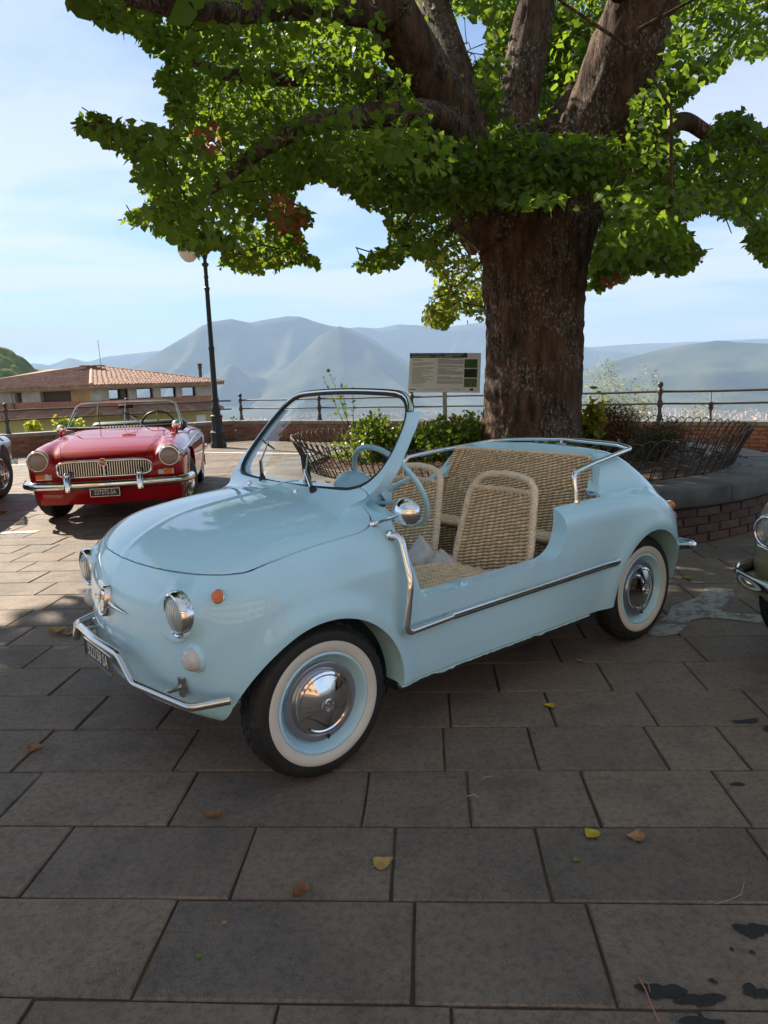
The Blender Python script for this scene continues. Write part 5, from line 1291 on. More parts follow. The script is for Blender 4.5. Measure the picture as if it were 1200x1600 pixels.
# ------------------------------------------------------------------ light blue beach car
def fiat_fields():
    T = spl([-.60, -.45, -.38, -.32, -.25, -.1, .05, .2, .3, .38, .45, .55], [.87, .885, .887, .885, .881, .871, .856, .829, .798, .762, .705, .58])
    TL = spl([-2.6, -2.3, -2.1, -1.95, -1.8, -1.5, -1.1, -.8], [.50, .60, .685, .722, .738, .745, .74, .74])
    TU = spl([-2.6, -2.3, -2.15, -2.0, -1.9, -1.75, -1.5, -1.2], [.30, .64, .79, .885, .918, .934, .93, .92])
    Wm = spl([-2.6, -2.35, -2.1, -1.8, -1.3, -.8, -.3, 0, .25, .5], [.56, .59, .625, .645, .65, .65, .65, .645, .63, .60])
    Fz = spl([.15, .22, .3, .4, .5, .575, .63, .68, .73, .78, .9], [.385, .415, .445, .466, .472, .469, .463, .452, .430, .390, .2])
    Rz = spl([.15, .25, .35, .45, .55, .65, .75, .85, .95], [2.28, 2.335, 2.365, 2.375, 2.355, 2.295, 2.18, 2.05, 1.92])
    AR = 0.302
    def arch(x, z, xc, zc=.25):
        rho = np.sqrt((x - xc) ** 2 + np.maximum(z - zc, 0) ** 2)
        return rho
    def outer(x, y, z, hood=False):
        wt = spl([.1, .2, .3, .4, .5, .6, .7, .8, .9, 1.0], [.055, .030, .013, .003, 0, .001, .012, .038, .09, .18])
        W = Wm(x) - wt(z)
        bump = .016 * np.exp(-((arch(x, z, .01) - AR - .012) / .05) ** 2) + .018 * np.exp(-((arch(x, z, -1.83) - AR - .015) / .06) ** 2)
        bump = bump * (1 / (1 + np.exp(-(.70 - z) / .03)))
        fs = (y - W - bump)
        ft = (z - (T(x) + .004 * np.exp(-(y / .018) ** 2) - .16 * y ** 2 - .35 * np.maximum(y - .25, 0) ** 2)) * .93
        ff = x - (Fz(z) - .46 * y ** 2)
        front = smax(smax(fs, ft, .10), ff, .13)
        ftl = (z - (TL(x) - .10 * np.maximum(y - .5, 0))) * .95
        fr = -x - (Rz(z) - .42 * y ** 2)
        low = smax(smax(fs, ftl, .085), fr, .20)
        wu = .545 - .42 * np.maximum(z - .72, 0) - .10 * np.maximum(-1.9 - x, 0)
        ftu = (z - (TU(x) - .10 * y ** 2)) * .9
        up = smax(smax(smax(y - wu, ftu, .07), fr, .16), x + 1.0, .05)
        rear = smin(low, up, .05)
        m = np.where(x > -.9, front, rear)
        mid = smax(fs, (z - .80), .1)
        # only the sill links the two halves
        m = np.where((x > -1.0) & (x < -.75), mid, m)
        m = np.where(x > .05, smax(m, .236 - z, .07), np.maximum(m, .247 - z))
        return m
    def screen(x, y, z):
        xs = -.268 - .88 * (z - .91) - .20 * y ** 2
        return (x - xs) * .75
    def glass_outline(y, z):
        side = (y - (.508 - .235 * (z - .93)))
        top = z - (1.236 - .10 * y ** 2 - .55 * np.maximum(y - .28, 0) ** 2)
        bot = (.893 + .05 * y ** 2) - z
        return smax(smax(side, bot, .15), top, .11)
    def frame(x, y, z):
        s = screen(x, y, z); d = glass_outline(y, z)
        band = np.maximum(np.maximum(d - (.015 + .16 * np.maximum(1.02 - z, 0)), -(d - .002)), z - 1.162)
        return np.maximum(band, np.abs(s + .008) - .020)
    opf = spl([.1, .53, .62, .70, .755, .79, .82, .86, .92, 1.0, 1.15, 1.4], [-.52, -.388, -.358, -.333, -.322, -.332, -.352, -.378, -.405, -.455, -.59, -.83])
    def opening(x, y, z):
        a = smax(.537 - z, -1.192 - x, .16)
        b = smax(.756 - z, -(x + 1.55 + .75 * (z - .74)) * .8, .015)
        u = smin(a, b, .03)
        o = np.maximum(u, x - opf(z))
        # glass opening must stay clear of the frame
        return o
    def tub(x, y, z):
        back = -(x + 1.60 + .36 * (z - .53)) * .94
        wy = np.where(z > .735, .475 - .34 * np.maximum(z - .74, 0), .525)
        wy = np.where(x > -1.545, .57, wy)
        return np.maximum(np.maximum(np.maximum(y - wy, back), x + .40 + .9 * np.maximum(z - .86, 0)), .17 - z)
    def tub2(x, y, z):   # foot well under the dashboard
        return np.maximum(np.maximum(y - .55, np.maximum(z - .72, .17 - z)), np.maximum(x + .15, -.5 - x))
    def wells(x, y, z):
        a = np.maximum(arch(x, z, .01) - AR, .36 - y)
        b = np.maximum(arch(x, z, -1.83) - AR, .36 - y)
        return np.minimum(a, b)
    def pods(x, y, z):
        r = np.sqrt((y - .415) ** 2 + (z - .605) ** 2)
        return np.maximum(r - (.069 + .10 * np.maximum(.35 - x, 0)), np.maximum(x - .385, .2 - x))
    hx = spl([-.5, -.3, -.265, -.23, -.1, .1, .2, .28, .33, .37, .391, .42], [.30, .40, .475, .503, .515, .508, .492, .452, .40, .29, .12, -.6])
    def hood_outline(x, y, z):
        """positive outside the bonnet shut line"""
        a = .716 + .016 * np.exp(-((x - .17) / .11) ** 2) - z
        b = -.292 - x - .0 * y ** 2
        c = y - .562
        r = smax(b, c, .13)
        return smax(a, r, .03)
    def hull(x, y, z):
        m = outer(x, y, z)
        m = smin(m, pods(x, y, z), .045)
        m = smin(m, frame(x, y, z), .045)
        return m
    def body(x, y, z):
        m = hull(x, y, z)
        # recess that the bonnet lies in
        rec = np.maximum(hood_outline(x, y, z) - .0035, -(m + .034))
        m2 = np.maximum(m, -rec) 
        m2 = np.maximum(m2, -opening(x, y, z))
        m2 = np.maximum(m2, -tub(x, y, z))
        m2 = np.maximum(m2, -tub2(x, y, z))
        m2 = np.maximum(m2, -wells(x, y, z))
        # keep the glass aperture open
        g = np.maximum(glass_outline(y, z) + .0, np.abs(screen(x, y, z) + .0) - .06)
        return np.maximum(m2, -np.maximum(g, .905 - z))
    def bonnet(x, y, z):
        m = hull(x, y, z)
        return np.maximum(np.maximum(m - .0012, -(m + .021)), hood_outline(x, y, z))
    def lower(x, y, z): return smin(outer(x, y, z), pods(x, y, z), .045)
    return dict(body=body, bonnet=bonnet, hull=hull, lower=lower, wells=wells, screen=screen, outline=glass_outline)


FX, FY, FTH = -0.5832, 2.6912, -2.4649
def build_fiat():
    root = empty('beach_car', (FX, FY, 0), FTH)
    tag(root, 'light blue open beach car with wicker seats and whitewall tyres in the foreground', 'car')
    fd = fiat_fields()
    pt = paint('pale_blue_paint', (0.52, 0.82, 0.96))
    blk = rubber(); ch = chrome(); stl = steel()
    contour('body', fd['body'], (-2.45, 0, .12), (.56, .72, 1.20), .0105, pt, root)
    contour('bonnet', fd['bonnet'], (-.36, 0, .64), (.48, .58, .92), .0085, pt, root)
    hull = fd['hull']
    def on_x(y, z, x0=.2, x1=.7):      # front surface
        for _ in range(40):
            xm = (x0 + x1) / 2
            if hull(np.array([xm]), np.array([abs(y)]), np.array([z]))[0] < 0: x0 = xm
            else: x1 = xm
        return x0
    def on_y(x, z, y0=.3, y1=.8):
        for _ in range(40):
            ym = (y0 + y1) / 2
            if hull(np.array([x]), np.array([ym]), np.array([z]))[0] < 0: y0 = ym
            else: y1 = ym
        return y0
    def on_z(x, y, z0=.6, z1=1.0):
        for _ in range(40):
            zm = (z0 + z1) / 2
            if hull(np.array([x]), np.array([abs(y)]), np.array([zm]))[0] < 0: z0 = zm
            else: z1 = zm
        return z0
    def nrm(P, e=2e-3):
        g = lambda a: hull(np.array([a[0]]), np.array([abs(a[1])]), np.array([a[2]]))[0]
        v = []
        for i in range(3):
            q = list(P); q[i] += e; w = list(P); w[i] -= e; v.append(g(q) - g(w))
        return Vector(v).normalized()
    # wheels
    make_wheel(root, (0, .535, .255), 1, -0.02, rim_paint=pt)
    make_wheel(root, (-1.84, .535, .255), 1, 0, rim_paint=pt)
    make_wheel(root, (0, -.535, .255), -1, -0.02, rim_paint=pt)
    make_wheel(root, (-1.84, -.535, .255), -1, 0, rim_paint=pt)
    # headlights
    lens_m = glass_mat('lamp_glass', (.96, .97, .95), 1.0)
    for sy in (1, -1):
        M = Mz((.380, sy * .415, .605), (1, 0, -.05))
        b = MB(); b.lathe([(.068, -.02), (.0735, -.004), (.0745, .010), (.073, .022), (.069, .030), (.064, .032), (.0605, .028), (.0595, .018)], 48, M, cap=False)
        hl = b.build('headlight', ch, root)
        b = MB(); b.lathe([(.0605, .022), (.056, .028), (.045, .035), (.03, .040), (.015, .0425), (.0004, .043)], 40, M, cap=False); b.build('lens', ribbed_glass(), hl)
        b = MB(); b.lathe([(.060, .022), (.052, .006), (.040, -.010), (.024, -.022), (.010, -.028), (.0004, -.028)], 36, M, cap=False); b.build('reflector', mat('reflector', (.55, .56, .55), .12, 1.0), hl)
        b = MB(); b.lathe([(.012, -.028), (.012, -.01), (.008, .0), (.0004, .002)], 16, M, cap=False); b.build('bulb', mat('bulb_glass', (.75, .74, .68), .1), hl)
    # front turn lamps: white tear-drop lens on a blue plinth
    for sy in (1, -1):
        x = on_x(.46, .468); n = nrm((x, .46, .468)); n = Vector((n.x, n.y * .8, n.z)).normalized(); c = Vector((x, sy * .46, .468)); n.y *= sy
        M = Mz(c - n * .012, n)
        def drop(s, z):
            out = []
            for i in range(28):
                a = 2 * math.pi * i / 28; rr = .034 * (1 + .14 * math.cos(a - math.pi / 2) ** 3)
                out.append(M @ Vector((math.cos(a) * rr * s, math.sin(a) * rr * s * 1.06, z)))
            return out
        def stack(levels, name, m, par):
            b = MB(); vs = []
            for s, z in levels: vs += drop(s, z)
            k = len(levels); fs = []
            for i in range(k - 1):
                for j in range(28): fs.append((i * 28 + j, i * 28 + (j + 1) % 28, (i + 1) * 28 + (j + 1) % 28, (i + 1) * 28 + j))
            fs.append(tuple(range((k - 1) * 28, k * 28))); b.add(vs, fs); return b.build(name, m, par, 40)
        base = stack([(1.30, -.004), (1.25, .014), (1.10, .022)], 'front_turn_lamp', pt, root)
        lv = [(1.04, .022)]
        for i in range(7):
            q = i / 7; s1 = math.cos(q * math.pi / 2 * .9); lv += [(s1 * 1.02, .024 + .028 * q), (s1 * .97, .0265 + .028 * q)]
        stack(lv, 'lens', mat('white_lens', (.62, .60, .58), .18, coat=.6), base)
    # side repeaters
    for sy in (1, -1):
        y = on_y(.31, .665); n = nrm((.31, y, .665)); n.y *= sy; M = Mz((.31, sy * y, .665), n)
        b = MB(); b.lathe([(.0215, -.004), (.0215, .004), (.0195, .006)], 28, M, cap=False); rp = b.build('side_repeater', ch, root)
        b = MB(); b.lathe([(.0195, .004), (.0185, .010), (.015, .011), (.0145, .0125), (.010, .0125), (.0095, .014), (.005, .014), (.0004, .015)], 28, M, cap=False)
        b.build('lens', mat('orange_lens', (.75, .16, .015), .15, coat=.8), rp)
    # nose badge with two whiskers
    xb = on_x(0, .575); n = nrm((xb, 0.0, .575)); M = Mz((xb - .002, 0, .575), n)
    Mb = M @ Matrix.Rotation(R(90), 4, 'Z')
    def oval(s, z, a=.032, c=.053, k=32, pw=2.4):
        r_ = []
        for i in range(k):
            t = 2 * math.pi * i / k; co, si = math.cos(t), math.sin(t)
            r_.append(Vector((0, 0, z)) + Vector((0, 0, 0)) + Vector((a * s * abs(co) ** (2 / pw) * (1 if co >= 0 else -1), c * s * abs(si) ** (2 / pw) * (1 if si >= 0 else -1), 0)))
        return r_
    yax = Vector((0, 1, 0)); upv = n.cross(yax) * -1
    if upv.z < 0: upv = -upv
    Mo = Matrix(((yax.x, upv.x, n.x, xb - .002), (yax.y, upv.y, n.y, 0), (yax.z, upv.z, n.z, .575), (0, 0, 0, 1)))
    b = MB(); vs = []; lv = [(1.0, 0), (1.0, .016), (.93, .022), (.80, .020), (.76, .014)]
    for s, z in lv: vs += [Mo @ q for q in oval(s, z)]
    fs = []
    for i in range(len(lv) - 1):
        for j in range(32): fs.append((i * 32 + j, i * 32 + (j + 1) % 32, (i + 1) * 32 + (j + 1) % 32, (i + 1) * 32 + j))
    fs.append(tuple(range((len(lv) - 1) * 32, len(lv) * 32))); b.add(vs, fs); bd = b.build('nose_badge', ch, root)
    b = MB()
    for k in range(6): b.box((0, -.031 + k * .0062, .0165), (.030 if k else .02, .0032, .007), M=Mo)
    b.box((0, .027, .0165), (.030, .011, .006), M=Mo)
    b.build('grille_bars', ch, bd)
    b = MB(); b.box((0, .009, .0165), (.034, .022, .005), M=Mo); b.box((0, -.016, .0145), (.026, .030, .003), M=Mo); b.build('red_field', mat('badge_red', (.28, .02, .03), .2, coat=.7), bd)
    add_text('FIAT', Mo @ Matrix.Translation((0, .009, .0195)), .0135, ch, bd, .0006)
    for sy in (1, -1):
        b = MB(); P = []; rr = []
        for i in range(12):
            t = i / 11; y = .030 + .125 * t; z = .573 - .010 * t
            x = on_x(y, z); P.append((x + .003, sy * y, z)); rr.append(.0085 * (1 - .75 * t ** 1.5) + .001)
        b.tube(P, rr, 8, flat=.8); b.build('nose_whisker', ch, root, 60)
    # bumper: bent steel tube with stays
    BP = []
    def fil(pts, r_=.03, k=4):
        out = [Vector(pts[0])]
        for i in range(1, len(pts) - 1):
            p0, p1, p2 = Vector(pts[i - 1]), Vector(pts[i]), Vector(pts[i + 1])
            a = p1 + (p0 - p1).normalized() * min(r_, (p0 - p1).length * .45); c = p1 + (p2 - p1).normalized() * min(r_, (p2 - p1).length * .45)
            for j in range(k + 1):
                t = j / k; out.append(a * (1 - t) ** 2 + p1 * 2 * t * (1 - t) + c * t * t)
        out.append(Vector(pts[-1])); return out
    half = [(.327, .585, .366), (.430, .535, .358), (.505, .285, .378), (.512, .200, .448), (.525, 0, .452)]
    pts = half + [(x, -y, z) for x, y, z in half[-2::-1]]
    b = MB(); b.tube(fil(pts, .018, 3), .0135, 14); b.build('front_bumper', stl, root, 50)
    for sy in (1, -1):
        b = MB(); b.tube([(.36, sy * .40, .37), (.478, sy * .40, .369)], .009, 10); b.box((.398, sy * .405, .372), (.012, .026, .06)); b.build('bumper_stay', stl, root)
    # number plate under the bumper
    Mp = Matrix.Translation((.500, -.065, .368)) @ Matrix(((0, 0, 1, 0), (1, 0, 0, 0), (0, 1, 0, 0), (0, 0, 0, 1)))
    b = MB(); b.box((0, 0, -.002), (.275, .066, .004), M=Mp); pl = b.build('number_plate', mat('plate_black', (.012, .013, .018), .35), root)
    b = MB()
    for q in ((0, .0335, .275, .002), (0, -.0335, .275, .002), (.138, 0, .002, .066), (-.138, 0, .002, .066)): b.box((q[0], q[1], 0), (q[2], q[3], .007), M=Mp)
    b.build('plate_frame', stl, pl)
    add_text('522158 SA', Mp @ Matrix.Translation((0, 0, .0012)), .062, mat('plate_white', (.75, .75, .72), .5), pl, .0006, .95, .80)
    # windscreen
    def sc_x(y, z): return -.268 - .88 * (z - .91) - .20 * y * y
    def outl(y, z): return float(fd['outline'](np.array([abs(y)]), np.array([z]))[0])
    cz = 1.06; ring = []
    for i in range(72):
        a = 2 * math.pi * i / 72; dy, dz = math.cos(a), math.sin(a) * .5; lo, hi = 0.0, .9
        for _ in range(40):
            md = (lo + hi) / 2
            if outl(dy * md, cz + dz * md) < 0: lo = md
            else: hi = md
        ring.append((dy * lo, cz + dz * lo))
    rings = []; K = 10
    b = MB(); vs = [Vector((sc_x(0, cz), 0, cz))]; fs = []
    for k in range(1, K + 1):
        for (y, z) in ring:
            yy, zz = y * k / K, cz + (z - cz) * k / K; vs.append(Vector((sc_x(yy, zz), yy, zz)))
    for j in range(72): fs.append((0, 1 + j, 1 + (j + 1) % 72))
    for k in range(K - 1):
        for j in range(72): fs.append((1 + k * 72 + j, 1 + (k + 1) * 72 + j, 1 + (k + 1) * 72 + (j + 1) % 72, 1 + k * 72 + (j + 1) % 72))
    b.add(vs, fs); b.build('windscreen_glass', glass_mat(), root, 180)
    P = [(sc_x(y, z) + .006, y, z) for y, z in ring]
    b = MB(); b.tube(P, .0085, 8, closed=True); b.build('windscreen_rubber', blk, root, 60)
    top = [(y, z) for (y, z) in ring if z > 1.150]
    top.sort(key=lambda q: math.atan2(q[1] - 1.0, q[0]))
    P = [(sc_x(y, z) + .001, y * 1.025, z + .008 * (1 if abs(y) < .42 else .3)) for y, z in top]
    b = MB(); b.tube(P, .0105, 10); b.build('windscreen_top_frame', ch, root, 60)
    # wipers
    for (py, x0, hy, hz, by0, bz0, by1, bz1) in ((.235, -.233, .05, 1.012, -.070, 1.035, .185, 1.0), (-.155, -.243, -.32, 1.035, -.43, 1.04, -.235, 1.01)):
        z0 = on_z(x0, py); b = MB()
        nn = nrm((x0, py, z0)); b.lathe([(.014, -.004), (.013, .010), (.011, .016)], 14, Mz((x0, py, z0), nn))
        w = b.build('wiper', blk, root)
        e = Vector((sc_x(hy, hz) + .022, hy, hz)); p0 = Vector((x0, py, z0)) + nn * .02; mid = p0.lerp(e, .38) + Vector((.018, 0, .004))
        b = MB(); b.tube([p0, mid], [.0085, .0065], 8); b.tube([mid, e], [.004, .0028], 6); b.build('wiper_arm', stl, w)
        b = MB(); A_ = Vector((sc_x(by0, bz0) + .013, by0, bz0)); B_ = Vector((sc_x(by1, bz1) + .013, by1, bz1)); 
        b.tube([A_, A_.lerp(B_, .5) + Vector((.006, 0, .002)), B_], [.0035, .0055, .0035], 6); b.build('wiper_blade', mat('wiper_black', (.02, .02, .02), .4), w)
    for py, x0 in ((.155, -.205), (-.215, -.215)):
        z0 = on_z(x0, py); b = MB(); b.lathe([(.009, -.003), (.008, .006), (.005, .012), (.0004, .013)], 12, Matrix.Translation((x0, py, z0))); b.build('washer_jet', ch, root)
    # dashboard bits
    b = MB(); b.ball((-.385, .27, .885), .085, 20, (.8, 1.0, .78)); b.build('instrument_pod', pt, root, 180)
    b = MB(); b.bbox((0, 0, 0), (.115, .06, .014), .006, M=Mz((-.36, -.005, .945), (-1, .25, .1), R(90))); mr = b.build('rear_view_mirror', blk, root)
    b = MB(); b.tube([(-.345, 0, .89), (-.352, -.003, .94)], .005, 8); b.build('mirror_stalk', ch, mr)
    # steering wheel
    C0 = Vector((-.572, .262, .868)); ax = Vector((-math.sin(R(60)), 0, math.cos(R(60)))); ue = Vector((math.cos(R(60)), 0, math.sin(R(60))))
    b = MB(); Rw = .188
    b.tube([C0 + Vector((0, 1, 0)) * (Rw * math.cos(t)) + ue * (Rw * math.sin(t)) for t in [2 * math.pi * i / 48 for i in range(48)]], .0105, 10, closed=True)
    sw = b.build('steering_wheel', pt, root, 60)
    b = MB(); hubc = C0 - ax * .045
    for t in (R(20), R(160)):
        e = C0 + Vector((0, 1, 0)) * (Rw * math.cos(t)) + ue * (Rw * math.sin(t)); b.tube([hubc, hubc.lerp(e, .5) + ax * .01, e], [.013, .010, .008], 8)
    b.build('spokes', pt, sw, 60)
    b = MB(); b.lathe([(.045, -.03), (.048, .0), (.035, .018), (.0004, .024)], 24, Mz(hubc, ax), cap=False); b.build('hub', pt, sw)
    b = MB(); b.tube([hubc, Vector((-.36, .262, .80))], .024, 12); b.tube([hubc - ax * .06, hubc - ax * .055 + Vector((0, .16, .015))], [.006, .005], 8); b.tube([hubc - ax * .085, hubc - ax * .08 + Vector((0, .15, -.03))], [.006, .005], 8); b.build('steering_column', pt, root)
    # door mirror
    ys = on_y(-.262, .80); b = MB(); m0 = Vector((-.262, ys, .80)); mc = Vector((-.325, ys + .095, .842))
    b.lathe([(.016, -.002), (.014, .008), (.008, .014)], 14, Mz(m0, nrm(m0))); b.tube([m0, m0 + Vector((.004, .035, .012)), mc + Vector((.024, 0, -.004))], [.0055, .005, .005], 8)
    dm = b.build('door_mirror', ch, root)
    b = MB(); b.lathe([(.0004, .030), (.016, .028), (.032, .020), (.045, .006), (.050, -.004), (.0505, -.010), (.047, -.012)], 32, Mz(mc, (.93, .35, .05)), cap=False); b.build('mirror_shell', ch, dm)
    b = MB(); b.lathe([(.047, -.0118), (.0004, -.0118)], 32, Mz(mc, (.93, .35, .05)), cap=False); b.build('mirror_glass', ch, dm)
    # grab tube and side trim
    for sy in (1, -1):
        b = MB(); y1, y2 = on_y(-.29, .755), on_y(-.30, .45)
        b.tube(fil([(-.285, sy * (y1 - .01), .765), (-.304, sy * (y1 + .034), .768), (-.296, sy * (y2 + .036), .62), (-.272, sy * (y2 + .034), .447), (-.50, sy * (on_y(-.5, .447) + .022), .449)], .03, 5), .0125, 12)
        b.lathe([(.019, -.003), (.018, .006), (.012, .008)], 16, Mz((-.288, sy * y1, .765), (0, sy, .1)))
        b.build('grab_handle', ch, root, 50)
        b = MB(); c = MB(); P1 = []; 
        for i in range(26):
            x = -.48 - 1.04 * i / 25; z = .449 + .012 * i / 25; y = on_y(x, z); P1.append(Vector((x, sy * (y + .010), z)))
        b.tube(P1, .0125, 10); b.build('side_trim', ch, root, 50)
        c.tube([q + Vector((0, -sy * .002, -.0125)) for q in P1], .007, 8); c.build('side_trim_rubber', blk, root, 50)
        b = MB(); q = P1[-1]; b.ball(q, .0155, 10, (1.2, .8, 1)); b.build('trim_end_cap', ch, root)
        # sill seam flange, slightly wavy
        b = MB(); vs = []; fs = []; nseg = 60
        for i in range(nseg + 1):
            x = -.285 - 1.09 * i / nseg; y = on_y(x, .255); dz = nrs.uniform(-.002, .002) + (-.005 if 9 < i < 15 or 40 < i < 43 else 0)
            for (dy, zz) in ((-.028, .250), (-.004, .243), (-.001, .238 + dz), (-.006, .236 + dz), (-.03, .240)): vs.append(Vector((x, sy * (y + dy), zz)))
        for i in range(nseg):
            for j in range(4): fs.append((i * 5 + j, i * 5 + j + 1, (i + 1) * 5 + j + 1, (i + 1) * 5 + j)[::sy])
        b.add(vs, fs); b.build('sill_seam', mat('seam_paint', (.42, .58, .58), .5, noise_amt=.15, noise_scale=30), root, 40)
    # chrome rail round the tub
    hp = [(-1.352, .565, .742), (-1.354, .552, .862), (-1.55, .520, .884), (-1.93, .458, .912), (-1.985, .34, .924), (-1.995, 0, .938)]
    pts = hp + [(x, -y, z) for x, y, z in hp[-2::-1]]
    b = MB(); pf = fil(pts[:2] + pts[2:], .03, 4)
    b.tube(pf, .0115, 12); rl = b.build('rear_grab_rail', ch, root, 50)
    for q in (0, ): 
        b = MB(); b.tube([(-1.985, q, .90), (-1.992, q, .932)], .008, 8); b.bbox((-1.985, q, .912), (.02, .06, .012), .003); b.build('rail_stay', stl, rl)
    for sy in (1, -1):
        b = MB(); b.lathe([(.019, -.006), (.018, .006), (.013, .008)], 16, Matrix.Translation((-1.352, sy * .565, .742))); b.build('rail_foot', ch, rl)
    # tail lamps, rear bumper
    for sy in (1, -1):
        c = Vector((-2.165, sy * .535, .575)); n = Vector((-.80, sy * .58, .16)).normalized(); 
        for nm, cc, z0, z1 in (('orange_lens', 'orange_lens', .010, .058), ('red_lens', 'red_lens', -.058, .008)):
            b = MB(); M = Mz(c, n)
            up = Vector((0, 0, 1)); sx = up.cross(n).normalized(); upn = n.cross(sx)
            Mt = Matrix(((sx.x, upn.x, n.x, c.x), (sx.y, upn.y, n.y, c.y), (sx.z, upn.z, n.z, c.z), (0, 0, 0, 1)))
            b.bbox((0, (z0 + z1) / 2, .008), (.058, z1 - z0, .045), .014, M=Mt)
            b.build('tail_lamp_lens', mat(nm, (.75, .16, .015) if 'orange' in nm else (.45, .01, .01), .15, coat=.8), root, 60)
    P = [(-2.19, .56, .395), (-2.30, .60, .385), (-2.385, .56, .375), (-2.42, .40, .375), (-2.435, .2, .375), (-2.44, 0, .375)]
    P = fil(P + [(x, -y, z) for x, y, z in P[-2::-1]], .05, 4)
    b = MB(); b.tube(P, .020, 14, flat=.7); b.build('rear_bumper', ch, root, 50)
    # floor mat
    b = MB(); b.box((-.95, 0, .182), (1.2, 1.08, .02)); b.build('floor_mat', mat('floor_mat', (.03, .03, .03), .9, bump=.4), root)
    # ---- wicker seats
    rope = mat('sea_grass_rope', (.96, .78, .54), .40, col2=(.80, .60, .37), noise_scale=45, island=.16, bump=.15, bump_scale=260)
    wrap = wrap_mat(); dark = mat('wicker_core', (.34, .235, .13), .9)
    def front_seat(y0, y1):
        st = empty('front_seat'); st.parent = root
        def sp(u, v):     # backrest surface, v up
            z = .40 + .375 * v; x = -1.095 - .25 * (z - .40) - .02 * math.sin(math.pi * u)
            nr = .028 * max(0, v - .3) / .7
            y = y0 + nr + (y1 - y0 - 2 * nr) * u; return x, y, z
        def S(u, v):
            P0 = np.array(sp(u, v)); a = np.array(sp(u + .01, v)); c = np.array(sp(u, v + .01))
            du = (a - P0) * 100; dv = (c - P0) * 100; nn = np.cross(du, dv); nn /= np.linalg.norm(nn)
            return P0, du, dv, nn
        weave('woven_backrest', S, 12, 25, st, rope, h=.0085)
        vs = []; fs = []
        for j in range(9):
            for i in range(9): vs.append(Vector(sp(i / 8, j / 8)))
        b = MB()
        for j in range(8):
            for i in range(8): a = j * 9 + i; fs.append((a, a + 1, a + 10, a + 9))
        b.add(vs, fs); b.build('backrest_core', dark, st, 60)
        b = MB(); P = [sp(-.03, t) for t in (-.3, 0, .25, .5, .75, .95)]
        P += [(-1.205, y0 + .035, .800), (-1.213, y0 + .062, .828), (-1.218, y0 + .11, .843), (-1.222, (y0 + y1) / 2, .851), (-1.218, y1 - .11, .843), (-1.213, y1 - .062, .828), (-1.205, y1 - .035, .800)]
        P += [sp(1.03, t) for t in (.95, .75, .5, .25, 0, -.3)]
        b.tube(P, .0165, 12); b.build('backrest_frame', wrap, st, 60)
        b = MB(); b.tube([sp(t, 1.02) for t in (-.02, .25, .5, .75, 1.02)], .0125, 10)
        for i in range(13): 
            q = sp((i + .5) / 13, 1.0); b.tube([(q[0] + .012, q[1], q[2] - .01), (q[0] + .0145, q[1], q[2] + .02)], .0028, 5)
        b.build('backrest_crossbar', wrap, st, 60)
        # cushion, front edge rolled over
        def cp(u, v):
            y = y0 - .005 + (y1 - y0 + .01) * u
            L = v * .66
            if L < .14: a = L / .14 * math.pi / 2; x = -.500 - .05 + .05 * math.cos(a); z = .425 + .05 * math.sin(a) - .10 * (1 - v / .212) * 0; x, z = (-.55 + .052 * math.cos(a)), (.422 + .052 * math.sin(a))
            else: x = -.55 - (L - .14); z = .474 - .06 * (L - .14)
            return x, y, z
        def Sc(u, v):
            v = .20 + .8 * v; P0 = np.array(cp(u, v)); a = np.array(cp(u + .01, v)); c = np.array(cp(u, v + .01))
            du = (a - P0) * 100; dv = (c - P0) * 80; nn = np.cross(dv, du); nn /= np.linalg.norm(nn)
            return P0 + nn * .002, du, dv, nn
        weave('woven_seat', Sc, 13, 30, st, rope, h=.0055)
        b = MB(); vs = []; fs = []
        for j in range(21):
            for i in range(9): vs.append(Vector(cp(i / 8, j / 20)))
        for j in range(20):
            for i in range(8): a = j * 9 + i; fs.append((a + 1, a, a + 9, a + 10))
        b.add(vs, fs); b.box(((-.57 - 1.06) / 2, (y0 + y1) / 2, .385), (.49, y1 - y0, .09)); b.build('seat_core', dark, st, 60)
        # wrapped front roll and side rails
        b = MB(); b.tube([(-.545, y0 - .01, .432), (-.535, (y0 + y1) / 2, .436), (-.545, y1 + .01, .432)], .047, 16); b.build('seat_front_roll', wrap, st, 60)
        b = MB()
        for y in (y0 - .008, y1 + .008): b.tube([(-.55, y, .455), (-.8, y, .448), (-1.09, y, .43)], .017, 10)
        b.build('seat_side_rail', wrap, st, 60)
        for y in (y0 + .04, y1 - .04):
            for x in (-.62, -1.0): b = MB(); b.tube([(x, y, .19), (x, y, .36)], .012, 8); b.build('seat_leg', stl, st)
        return st
    front_seat(.085, .495)
    front_seat(-.495, -.085)
    bs = empty('rear_bench'); bs.parent = root
    def bp(u, v):
        z = .53 + .365 * v; x = -1.535 - .36 * (z - .53); hw = .555 if z < .735 else .530 - .36 * (z - .735) - min(.028, (z - .735) * 1.2)
        y = -hw + 2 * hw * u
        wing = max(0, abs(2 * u - 1) - .84) / .16
        return x + .045 * wing ** 1.5, y, z
    def Sb(u, v):
        P0 = np.array(bp(u, v)); a = np.array(bp(min(u + .01, .999), v)); c = np.array(bp(u, v + .01))
        du = (a - P0) * 100; dv = (c - P0) * 100
        nn = np.cross(du, dv); nn /= max(np.linalg.norm(nn), 1e-6); du = du / max(1, np.linalg.norm(du) / 1.25)
        return P0, du, dv, nn
    weave('woven_backrest', Sb, 33, 27, bs, rope, both=False, h=.0085)
    b = MB(); vs = []; fs = []
    for j in range(13):
        for i in range(41): vs.append(Vector(bp(i / 40, j / 12)) + Vector((-.002, 0, 0)))
    for j in range(12):
        for i in range(40): a = j * 41 + i; fs.append((a, a + 1, a + 42, a + 41))
    b.add(vs, fs); b.build('backrest_core', dark, bs, 60)
